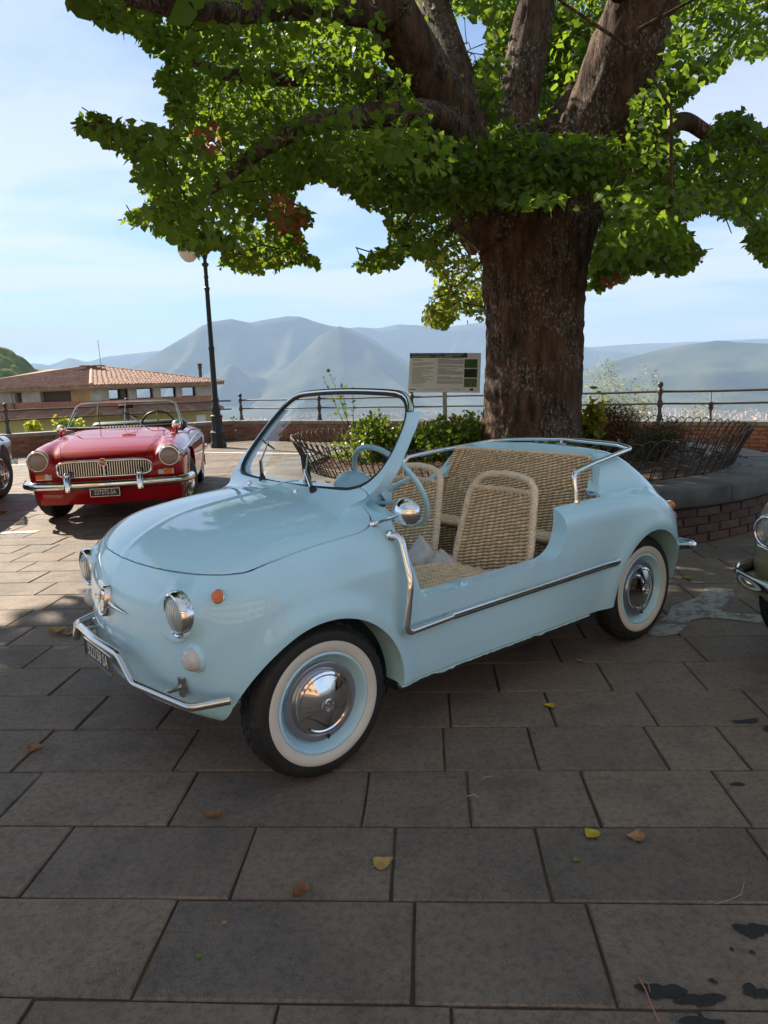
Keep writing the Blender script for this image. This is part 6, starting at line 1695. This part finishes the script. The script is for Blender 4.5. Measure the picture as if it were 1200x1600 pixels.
    b = MB(); b.tube([bp(i / 30, 1.005) for i in range(31)], .010, 8)
    for i in range(32):
        q = bp((i + .5) / 32, 1.0); b.tube([(q[0] + .008, q[1], q[2] - .022), (q[0] + .011, q[1], q[2] + .006)], .0028, 5)
    b.build('backrest_edge', wrap, bs, 60)
    def bc(u, v):
        return (-1.395 - .20 * v, -.545 + 1.09 * u, .545 - .012 * v)
    def Sbc(u, v):
        P0 = np.array(bc(u, v)); du = np.array([0, 1.09, 0]); dv = np.array([-.20, 0, 0]); s_ = (0.35 if False else .0)
        return P0, du, dv, np.array([0, 0, 1.0])
    weave('woven_seat', Sbc, 32, 17, bs, rope, both=False, h=.005)
    def bf(u, v): return (-1.388, -.545 + 1.09 * u, .24 + .27 * v)
    def Sbf(u, v): return np.array(bf(u, v)), np.array([0, 1.09, 0]), np.array([0, 0, .27]), np.array([1.0, 0, 0])
    weave('woven_front_panel', Sbf, 32, 19, bs, rope, both=False, h=.005)
    b = MB(); b.box((-1.475, 0, .38), (.165, 1.10, .315)); b.build('bench_core', dark, bs)
    b = MB(); b.tube([(-1.385, -.548, .535), (-1.385, .548, .535)], .014, 10); b.build('bench_front_edge', wrap, bs, 60)
    return root, fd

def ribbed_glass():
    if 'ribbed_glass' in MATS: return MATS['ribbed_glass']
    m = glass_mat('ribbed_glass', (.90, .91, .88), 1.6); nt = m.node_tree
    mixn = [n for n in nt.nodes if n.type == 'MIX_SHADER'][0]; tr_ = [n for n in nt.nodes if n.type == 'BSDF_TRANSPARENT'][0]
    df = nt.nodes.new('ShaderNodeBsdfDiffuse'); df.inputs[0].default_value = (.72, .70, .62, 1); mm_ = nt.nodes.new('ShaderNodeMixShader'); mm_.inputs[0].default_value = .32
    lk(nt, tr_.outputs[0], mm_.inputs[1]); lk(nt, df.outputs[0], mm_.inputs[2]); lk(nt, mm_.outputs[0], mixn.inputs[1])
    tc = nt.nodes.new('ShaderNodeTexCoord'); w = nt.nodes.new('ShaderNodeTexWave'); w.inputs['Scale'].default_value = 26; w.bands_direction = 'Y'
    lk(nt, tc.outputs['Object'], w.inputs['Vector']); bp = nt.nodes.new('ShaderNodeBump'); bp.inputs['Strength'].default_value = .5; bp.inputs['Distance'].default_value = .004
    lk(nt, w.outputs[0], bp.inputs['Height'])
    for n in nt.nodes:
        if n.type in ('BSDF_GLOSSY', 'FRESNEL'): lk(nt, bp.outputs[0], n.inputs['Normal'])
    return m
def wrap_mat():
    """rope wound round a tube: fine rings"""
    m = mat('rope_wrap', (.84, .67, .46), .55, noise_amt=.15, noise_scale=60)
    nt = m.node_tree; b = nt.nodes['Principled BSDF']; tc = nt.nodes.new('ShaderNodeTexCoord')
    w = nt.nodes.new('ShaderNodeTexWave'); w.inputs['Scale'].default_value = 48; w.bands_direction = 'DIAGONAL'; w.inputs['Distortion'].default_value = .6
    lk(nt, tc.outputs['Object'], w.inputs['Vector']); bp = nt.nodes.new('ShaderNodeBump'); bp.inputs['Strength'].default_value = .7; bp.inputs['Distance'].default_value = .003
    lk(nt, w.outputs[0], bp.inputs['Height']); lk(nt, bp.outputs[0], b.inputs['Normal'])
    return m
# ------------------------------------------------------------------ red roadster (and the blue grey one at the left edge)
def roadster_fields():
    T = spl([-3.3, -3.15, -2.9, -2.3, -1.7, -1.0, -.62, -.3, 0, .3, .5, .64, .72, .80], [.42, .62, .73, .80, .825, .84, .868, .85, .822, .785, .748, .705, .665, .58])
    W = spl([-3.3, -3.1, -2.8, -2.3, -1.6, -.8, 0, .35, .6, .8], [.60, .665, .71, .752, .765, .762, .758, .745, .72, .66])
    Fz = spl([.1, .2, .3, .42, .5, .6, .66, .72, .8], [.60, .66, .705, .735, .745, .735, .71, .66, .5])
    AR = .352
    def hull(x, y, z):
        wt = spl([.1, .2, .3, .42, .52, .62, .66, .70, .78, .86, 1], [.10, .055, .028, .008, 0, .004, .012, .030, .10, .22, .4])(z)
        ra = lambda xc: np.sqrt((x - xc) ** 2 + np.maximum(z - .31, 0) ** 2)
        bump = .014 * np.exp(-((ra(0) - AR - .01) / .04) ** 2) + .014 * np.exp(-((ra(-2.31) - AR - .01) / .04) ** 2)
        fs = y - (W(x) - wt + bump * (z < .66))
        crown = .030 * np.exp(-((y - .60) / .13) ** 2) * np.clip((x + .7) / .6, 0, 1) - .016 * np.exp(-((y - .49) / .05) ** 2) * np.clip((x + .7) / .6, 0, 1)
        ft = (z - (T(x) - .05 * y ** 2 + crown)) * .95
        ff = x - (Fz(z) - .20 * y ** 2)
        fr = -x - (spl([.1, .25, .45, .65, .8], [2.95, 3.10, 3.19, 3.15, 3.0])(z) - .22 * y ** 2)
        m = smax(smax(smax(fs, ft, .15), ff, .10), fr, .18)
        pod = np.maximum(np.sqrt((y - .605) ** 2 + (z - .635) ** 2) - (.108 + .05 * np.maximum(.6 - x, 0)), np.maximum(x - .655, .25 - x))
        m = smin(m, pod, .05)
        return np.maximum(m, .20 + .05 * (x < -2.8) - z)
    def bon(x, y, z):
        lim = .475 - .10 * np.clip((x - .1) / .6, 0, 1) ** 2
        return smax(smax(y - lim, -.575 - x, .04), np.maximum(x - .735, .655 - z), .02)
    def body(x, y, z):
        m = hull(x, y, z); rec = np.maximum(bon(x, y, z) - .004, -(m + .05)); m2 = np.maximum(m, -rec)
        r_ = lambda xc: np.maximum(np.sqrt((x - xc) ** 2 + np.maximum(z - .31, 0) ** 2) - AR, .42 - y)
        m2 = np.maximum(m2, -np.minimum(r_(0), r_(-2.31)))
        cab = smax(smax(y - .60, np.maximum(-1.78 - x, x + .80), .10), .30 - z, .03)
        m2 = np.maximum(m2, -cab)
        foot = np.maximum(np.maximum(y - .55, np.maximum(z - .74, .30 - z)), np.maximum(x + .45, -.9 - x))
        m2 = np.maximum(m2, -foot)
        gr = smax(np.maximum(np.abs(z - .548) - .070, .62 - x), y - .43, .06)
        m2 = np.maximum(m2, -gr)
        seam = np.maximum(np.abs(x + .84 + .05 * (z - .5)) - .006, np.maximum(.28 - z, .70 - y)); seam2 = np.maximum(np.abs(x + 1.75) - .006, np.maximum(.28 - z, .70 - y))
        return m2
    def bonnet(x, y, z):
        m = hull(x, y, z); return np.maximum(np.maximum(m - .001, -(m + .035)), bon(x, y, z))
    return hull, body, bonnet
def surf(f, P, ax, hi_, n=40):
    """walk from inside point P along +axis until the surface"""
    lo = list(P); a, b = P[ax], hi_
    for _ in range(n):
        m = (a + b) / 2; q = list(P); q[ax] = m
        if f(np.array([q[0]]), np.array([abs(q[1])]), np.array([q[2]]))[0] < 0: a = m
        else: b = m
    return a
def build_roadster():
    root = empty('roadster', (-2.7934, 7.7208, 0), -1.3983)
    tag(root, 'red open roadster with chrome grille parked by the parapet', 'car')
    hull, body, bonnet = roadster_fields(); pt = paint('red_paint', (.34, .004, .010)); ch = chrome(); blk = rubber()
    contour('body', body, (-3.35, 0, .15), (.90, .85, .98), .0185, pt, root)
    contour('bonnet', bonnet, (-.66, 0, .60), (.84, .56, .96), .017, pt, root)
    for (x, sy, st) in ((0, 1, -.30), (0, -1, -.30), (-2.31, 1, 0), (-2.31, -1, 0)):
        make_wheel(root, (x, sy * .635, .300), sy, st, r_out=.302, width=.155, r_rim=.19, white=False, cap='wire')
    # grille
    F = lambda y, z: .745 - .20 * y * y - .028
    b = MB(); out = []
    for i in range(40):
        t = 2 * math.pi * i / 40; y = .432 * abs(math.cos(t)) ** .35 * (1 if math.cos(t) >= 0 else -1); z = .548 + .074 * abs(math.sin(t)) ** .45 * (1 if math.sin(t) >= 0 else -1); out.append((F(y, z) + .030, y, z))
    b.tube(out, .013, 8, closed=True); gr = b.build('grille_surround', ch, root, 60)
    for i in range(38):
        y = -.405 + .81 * i / 37
        if abs(y) < .03: continue
        if i < 400:
            b = MB(); b.box((F(y, 0) + .012, y, .545), (.022, .0085, .132)); b.build('grille_bar', ch, gr)
    b = MB(); b.bbox((F(0, 0) + .022, 0, .545), (.03, .026, .118), .006); b.build('grille_centre_bar', ch, gr)
    b = MB(); b.box((F(0, 0) - .03, 0, .545), (.01, .82, .11)); b.build('grille_backing', mat('grille_dark', (.015, .012, .012), .8), gr)
    Mx = lambda x, y, z: Matrix.Translation((x, y, z)) @ Matrix(((0, 0, 1, 0), (1, 0, 0, 0), (0, 1, 0, 0), (0, 0, 0, 1)))
    b = MB(); o8 = [(.043 * math.cos(R(22.5 + 45 * i)), .040 * math.sin(R(22.5 + 45 * i))) for i in range(8)]; b.poly_prism(o8, 0, .012, Mx(.762, 0, .612)); bd = b.build('octagon_badge', ch, gr, 0)
    b = MB(); b.poly_prism([(x * .82, y * .82) for x, y in o8], .012, .014, Mx(.762, 0, .612)); b.build('badge_red', mat('enamel_red', (.35, .01, .01), .2, coat=.6), bd, 0)
    add_text('MG', Mx(.7775, 0, .612), .042, ch, bd, .0008)
    # lamps
    for sy in (1, -1):
        M = Mz((.655, sy * .605, .635), (1, sy * .03, .02)); b = MB(); b.lathe([(.100, -.02), (.106, 0), (.104, .018), (.094, .030), (.086, .030), (.083, .020)], 32, M, cap=False); hl = b.build('headlight', ch, root)
        b = MB(); b.lathe([(.086, .022), (.07, .034), (.045, .043), (.02, .048), (.0005, .049)], 28, M, cap=False); b.build('lens', ribbed_glass(), hl)
        b = MB(); b.lathe([(.085, .02), (.06, -.012), (.03, -.03), (.0005, -.034)], 28, M, cap=False); b.build('reflector', mat('reflector', (.55, .56, .55), .12, 1.0), hl)
        x = surf(hull, [.5, sy * .56, .475], 0, .9); b = MB(); b.bbox((x + .004, sy * .560, .487), (.035, .155, .055), .008); tl = b.build('turn_lamp', ch, root)
        b = MB(); b.bbox((x + .016, sy * .590, .487), (.03, .080, .043), .006); b.build('orange_lens', mat('orange_lens', (.75, .16, .015), .15, coat=.8), tl); b = MB(); b.bbox((x + .016, sy * .520, .487), (.03, .050, .043), .006); b.build('clear_lens', mat('white_lens', (.62, .60, .58), .18, coat=.6), tl)
    # bumper
    P = [(.42, .80, .405), (.60, .765, .402), (.70, .68, .40), (.775, .40, .40), (.80, 0, .40)]; P = P + [(x, -y, z) for x, y, z in P[-2::-1]]
    b = MB(); Q = []
    prof = [(-.010, -.038), (.012, -.028), (.020, -.010), (.020, .010), (.012, .028), (-.010, .038)]
    n = len(P); sp_ = [];
    for i in range(n - 1):
        for s in range(4): sp_.append(Vector(P[i]).lerp(Vector(P[i + 1]), s / 4))
    sp_.append(Vector(P[-1])); vs = []
    for i, c in enumerate(sp_):
        t = (sp_[min(i + 1, len(sp_) - 1)] - sp_[max(i - 1, 0)]).normalized(); nn = Vector((t.y, -t.x, 0)); nn = -nn if nn.x * c.x + nn.y * c.y < 0 else nn
        for a, z in prof: vs.append(c + nn * a + Vector((0, 0, z)))
    k = len(prof); fs = []
    for i in range(len(sp_) - 1):
        for j in range(k - 1): fs.append((i * k + j, (i + 1) * k + j, (i + 1) * k + j + 1, i * k + j + 1))
    b.add(vs, fs); b.build('front_bumper', ch, root, 50)
    for sy in (1, -1):
        b = MB(); c = Vector((.808, sy * .33, .425)); b.bbox((0, 0, 0), (.06, .062, .155), .018, M=Matrix.Translation(c) @ Matrix.Rotation(R(-4), 4, 'Y')); b.ball(c + Vector((0, 0, .07)), .034, 12, (.9, .9, 1)); b.build('overrider', ch, root, 60)
        b = MB(); b.tube([(-3.12, sy * .74, .42), (-3.22, sy * .62, .42), (-3.27, sy * .3, .42), (-3.28, 0, .42)], .04, 8, flat=.4); b.build('rear_bumper', ch, root, 60)
    b = MB(); b.box((.792, 0, .325), (.008, .265, .068)); pl = b.build('number_plate', mat('plate_black', (.012, .013, .018), .35), root)
    b = MB()
    for q in ((0, .036, .272, .005), (0, -.036, .272, .005), (.1335, 0, .005, .072), (-.1335, 0, .005, .072)): b.box((.795, q[0], .325 + q[1]), (.012, q[2], q[3]))
    b.build('plate_frame', ch, pl); add_text('227272-SA', Mx(.797, 0, .325), .060, mat('plate_white', (.75, .75, .72), .5), pl, .0008, 1.0, .76)
    # windscreen
    hw0, hw1, z0, z1, x0, x1 = .625, .55, .868, 1.135, -.60, -.86
    def wp(u, v): y = (hw0 + (hw1 - hw0) * v) * u; return Vector((x0 + (x1 - x0) * v - .10 * (abs(u) ** 3), y, z0 + (z1 - z0) * v + .012 * (1 - u * u) * (v - .5) * 2))
    b = MB(); nu, nv = 20, 6; vs = [wp(i / nu * 2 - 1, j / nv) for j in range(nv + 1) for i in range(nu + 1)]; fs = [(j * (nu + 1) + i, j * (nu + 1) + i + 1, (j + 1) * (nu + 1) + i + 1, (j + 1) * (nu + 1) + i) for j in range(nv) for i in range(nu)]
    b.add(vs, fs); b.build('windscreen_glass', glass_mat(), root, 180)
    b = MB(); b.tube([wp(-1, 0), wp(-1, .5), wp(-.985, .9)] + [wp(i / 10 - 1, 1) for i in range(1, 20)] + [wp(.985, .9), wp(1, .5), wp(1, 0)], .013, 8); b.build('windscreen_frame', ch, root, 60)
    b = MB(); b.tube([wp(i / 10 - 1, .02) + Vector((.01, 0, 0)) for i in range(21)], .016, 8); b.build('windscreen_rubber', blk, root, 60)
    b = MB(); b.tube([wp(0, .02), wp(0, 1)], .004, 6); b.build('tie_rod', ch, root)
    b = MB(); b.bbox(wp(0, .82) - Vector((.07, 0, 0)), (.03, .16, .045), .008); b.build('interior_mirror', blk, root)
    for u0, u1, v1 in ((.42, .10, .50), (-.38, -.52, .72)):
        b = MB(); a = wp(u0, -.08) + Vector((.04, 0, 0)); e = wp(u1, v1) + Vector((.03, 0, 0)); b.lathe([(.018, -.01), (.014, .02)], 10, Matrix.Translation(a)); b.tube([a, e], [.008, .004], 6); wpr = b.build('wiper', ch, root)
        b = MB(); d = (wp(u1 + .16, v1 - .12) - wp(u1, v1)) if u0 > 0 else (wp(u1 - .02, v1 + .2) - wp(u1, v1)); b.tube([e - d * 1.0, e + d * .9], .007, 6); b.build('wiper_blade', blk, wpr)
    b = MB()
    for i in range(13): b.box((-.50, -.19 + .38 * i / 12, .882), (.05, .016, .012))
    tag(b.build('scuttle_vent', ch, root), kind='stuff')
    # wing mirrors
    for sy in (1, -1):
        zt = surf(hull, [-.28, sy * .60, .6], 2, 1.0); b = MB(); b.tube([(-.28, sy * .60, zt - .01), (-.30, sy * .60, zt + .06)], [.02, .009], 8); mr = b.build('wing_mirror', pt, root)
        b = MB(); b.lathe([(.0005, .045), (.025, .04), (.043, .02), (.050, -.006), (.046, -.01), (.0005, -.01)], 20, Mz((-.31, sy * .60, zt + .085), (1, 0, .05)), cap=False); b.build('mirror_shell', ch, mr)
    # side strip, handles
    for sy in (1, -1):
        P = []
        for i in range(40): x = .52 - 3.5 * i / 39; z = .672 + .035 * math.sin(i / 39 * 3.1); y = surf(hull, [x, .3, z], 1, .9); P.append((x, sy * (y + .003), z))
        b = MB(); b.tube(P, .0085, 6); b.build('side_strip', ch, root, 60)
        b = MB(); y = surf(hull, [-1.62, .3, .70], 1, .9); b.tube([(-1.56, sy * y, .70), (-1.58, sy * (y + .03), .705), (-1.69, sy * (y + .03), .705), (-1.71, sy * y, .70)], .009, 8); b.build('door_handle', ch, root)
        y = surf(hull, [-.84, .3, .55], 1, .9)
    # cockpit
    lea = mat('black_leather', (.02, .018, .018), .45, bump=.2, bump_scale=40)
    b = MB(); b.bbox((-.84, 0, .80), (.10, 1.18, .16), .03); b.build('dashboard', lea, root)
    c0 = Vector((-1.02, .33, .84)); ax = Vector((-.94, 0, .34)); ue = Vector((.34, 0, .94)); b = MB(); b.tube([c0 + Vector((0, 1, 0)) * .195 * math.cos(t) + ue * .195 * math.sin(t) for t in [2 * math.pi * i / 36 for i in range(36)]], .012, 8, closed=True); sw = b.build('steering_wheel', lea, root, 60)
    b = MB()
    for a in (90, 210, 330): b.tube([c0, c0 + Vector((0, 1, 0)) * .19 * math.cos(R(a)) + ue * .19 * math.sin(R(a))], .007, 6)
    b.tube([c0, c0 - ax * .25], .02, 8); b.build('spokes', ch, sw, 60)
    for y in (.32, -.32):
        b = MB(); b.bbox((-1.30, y, .42), (.46, .46, .16), .05); b.bbox((0, 0, 0), (.13, .45, .52), .05, M=Matrix.Translation((-1.56, y, .60)) @ Matrix.Rotation(R(-16), 4, 'Y')); b.build('seat', lea, root, 50)
    b = MB(); b.bbox((-1.86, 0, .835), (.34, 1.16, .10), .04); b.build('folded_hood', lea, root, 50)
    return root
def repaint(o, new):
    for c in KIDS(o):
        for s in c.material_slots:
            if s.material and 'red_paint' in s.material.name: s.link = 'OBJECT'; s.material = new
        repaint(c, new)

# ------------------------------------------------------------------ beige small saloon at the right edge
BX, BY, BTH = 2.145, 2.76, R(-158)
def build_saloon():
    root = empty('small_saloon', (BX, BY, 0), BTH); tag(root, 'olive beige small saloon with chrome bumper cut off by the right edge', 'car')
    fd = fiat_fields(); hull0 = fd['lower']; pt = paint('olive_beige_paint', (.34, .30, .17)); ch = chrome()
    def roof(x, y, z):
        return smax(smax(smax(y - (.60 - .34 * np.maximum(z - .8, 0)), z - (1.31 - .22 * y ** 2 - .10 * (x + .95) ** 2), .16), x - (-.30 - .80 * (z - .86)), .08), -x - (2.22 - 1.05 * (z - .72)), .16)
    def win(x, y, z):
        side = np.maximum(np.maximum(.83 - z, z - 1.17), np.maximum(x - (-.46 - .78 * (z - .86)), -x - 1.42)); front = np.maximum(np.maximum(.88 - z, z - 1.20), np.maximum(y - .47, -.75 - x)); rear = np.maximum(np.maximum(.92 - z, z - 1.18), np.maximum(y - .42, x + 1.62))
        return np.minimum(np.minimum(smax(side, .3 - y, .02), front), rear)
    def body(x, y, z):
        m = smin(hull0(x, y, z), roof(x, y, z), .03)
        shell = np.maximum(roof(x, y, z) + .025, .62 - z); m = np.maximum(m, -shell)
        m = np.maximum(m, -np.maximum(win(x, y, z), -(roof(x, y, z) + .06)))
        m = np.maximum(m, -fd['wells'](x, y, z))
        seam = np.maximum(np.abs(z - .505 - .0 * x) - .004, -(m + .006)); return m
    contour('body', body, (-2.45, 0, .12), (.56, .72, 1.36), .016, pt, root)
    b = MB(); b.box((0, 0, 0), (.006, 1.0, .46), M=Matrix.Translation((-.46, 0, 1.05)) @ Matrix.Rotation(R(-38), 4, 'Y')); b.build('windscreen_glass', glass_mat(), root, 0)
    for sy in (1, -1):
        b = MB(); b.box((0, 0, 0), (.9, .006, .36), M=Matrix.Translation((-1.0, sy * .525, 1.0)) @ Matrix.Rotation(sy * R(18), 4, 'X')); b.build('side_glass', glass_mat(), root, 0)
    for (x, sy) in ((0, 1), (0, -1), (-1.84, 1), (-1.84, -1)): make_wheel(root, (x, sy * .535, .255), sy, 0, white=False, r_rim=.17, rim_paint=pt)
    hull = fd['hull']
    for sy in (1, -1):
        M = Mz((.392, sy * .415, .600), (1, 0, -.05)); b = MB(); b.lathe([(.068, -.03), (.0735, -.004), (.0745, .010), (.073, .022), (.069, .030), (.064, .032), (.0605, .028), (.0595, .018)], 48, M, cap=False); hl = b.build('headlight', ch, root)
        b = MB(); b.lathe([(.0605, .022), (.056, .028), (.045, .035), (.03, .040), (.015, .0425), (.0004, .043)], 40, M, cap=False); b.build('lens', ribbed_glass(), hl)
        b = MB(); b.lathe([(.060, .022), (.052, .006), (.040, -.010), (.024, -.022), (.0004, -.028)], 36, M, cap=False); b.build('reflector', mat('reflector', (.55, .56, .55), .12, 1.0), hl)
        y = surf(hull, [.27, .2, .715], 1, .9); b = MB(); b.lathe([(.020, -.004), (.0195, .007), (.015, .012), (.0004, .015)], 20, Mz((.27, sy * y, .715), (.3, sy, .15))); b.build('side_repeater', mat('orange_lens', (.75, .16, .015), .15, coat=.8), root)
    P = [(.548 - .30 * abs(t) ** 2.6 - .12 * max(0, abs(t) - .85) / .15, .625 * math.sin(t * math.pi / 2 * .98) , .392) for t in [i / 16 - 1 for i in range(33)]]
    b = MB(); b.tube(P, [.014] + [.034] * 31 + [.014], 12, flat=.42); b.build('front_bumper', ch, root, 60)
    P = [(-2.15, .60, .40), (-2.36, .52, .395), (-2.44, .2, .39)]; P += [(x, -y, z) for x, y, z in P[::-1]]
    b = MB(); b.tube(P, .034, 8, flat=.45); b.build('rear_bumper', ch, root, 60)
    b = MB(); P = [(surf(hull, [.2, y_ * .02, .515], 0, .8) + .001, y_ * .02, .515) for y_ in range(-26, 27)]; b.tube(P, .005, 6); b.build('nose_strip', ch, root, 60)

# ------------------------------------------------------------------ crumpled plastic bag on the far front seat
def build_bag():
    Mw = Matrix.Translation((FX, FY, 0)) @ Matrix.Rotation(FTH, 4, 'Z')
    c = Mw @ Vector((-1.02, -.03, .385)); o = empty('plastic_bag', c, FTH); tag(o, 'crumpled translucent white plastic bag between the two front seats', 'bag')
    rs = np.random.RandomState(5)
    def lump(sx, sy, sz, peak, seed, loc):
        b = MB(); n, k = 36, 20; vs = []
        for i in range(k + 1):
            ph = math.pi * i / k
            for j in range(n):
                th = 2 * math.pi * j / n; d = Vector((math.cos(th) * math.sin(ph), math.sin(th) * math.sin(ph), math.cos(ph)))
                r = 1 + .20 * (1 - abs(noise.noise(d * 1.5 + Vector((seed, 0, 0)))) * 3) + .07 * (1 - 3 * abs(noise.noise(d * 3.6 + Vector((seed, 5, 0)))))
                if d.z > 0: r *= 1 + peak * max(0, d.z) ** 5
                vs.append(Vector(loc) + Vector((d.x * sx * r * (1 - .5 * max(0, d.z) ** 2), d.y * sy * r * (1 - .5 * max(0, d.z) ** 2), max(-.02, d.z * sz * r))))
        fs = [(i * n + j, (i + 1) * n + j, (i + 1) * n + (j + 1) % n, i * n + (j + 1) % n) for i in range(k) for j in range(n)]
        return b.add(vs, fs)
    m = mat('thin_plastic', (.90, .90, .90), .32, spec=.6); nt = m.node_tree; bs = nt.nodes['Principled BSDF']; tr = nt.nodes.new('ShaderNodeBsdfTranslucent'); tr.inputs[0].default_value = (.8, .8, .82, 1); tp = nt.nodes.new('ShaderNodeBsdfTransparent')
    m1 = nt.nodes.new('ShaderNodeMixShader'); m1.inputs[0].default_value = .35; m2 = nt.nodes.new('ShaderNodeMixShader'); m2.inputs[0].default_value = .05
    out = nt.nodes['Material Output']; lk(nt, bs.outputs[0], m1.inputs[1]); lk(nt, tr.outputs[0], m1.inputs[2]); lk(nt, m1.outputs[0], m2.inputs[1]); lk(nt, tp.outputs[0], m2.inputs[2]); lk(nt, m2.outputs[0], out.inputs[0])
    lump(.085, .085, .075, .75, 1.3, (0, -.03, .02)).build('bag_body', m, o, 60)
    lump(.06, .07, .07, .3, 7.7, (-.03, -.085, .03)).build('bag_handle', m, o, 60)
    lump(.07, .075, .060, .15, 3.1, (-.03, .07, .03)).build('bag_fold', m, o, 60)
    b = MB(); b.ball((.01, -.035, .035), .035, 10, (1, .8, .8)); b.build('dark_contents', mat('dark_cloth', (.02, .02, .022), .8), o, 60)

# ------------------------------------------------------------------ put it together
if not ONLY or 'env' in ONLY:
    build_land(); PAV = build_paving(); build_marks(PAV); build_parapet(); build_lamp(); build_planter(); build_tree(); build_house(); build_plants(); build_board(); build_square()
elif ONLY:
    MB().box((0, 5, -.05), (60, 60, .1)).build('ground', mat('slate', (.05, .05, .05), .8))
if not ONLY or 'fiat' in ONLY: FIAT, FD = build_fiat()
if not ONLY or 'cars' in ONLY:
    ROAD = build_roadster()
    gc = copy_tree(ROAD); gc.name = 'roadster'; tag(gc, 'blue grey open roadster cut off by the left edge, wire wheel showing', 'car'); gc.location = (-5.46, 8.97, 0); gc.rotation_euler = (0, 0, R(104))
    repaint(gc, paint('blue_grey_paint', (.30, .38, .44)))
    build_saloon()
if not ONLY or 'fiat' in ONLY: build_bag()
if not ONLY or 'env' in ONLY: build_litter()
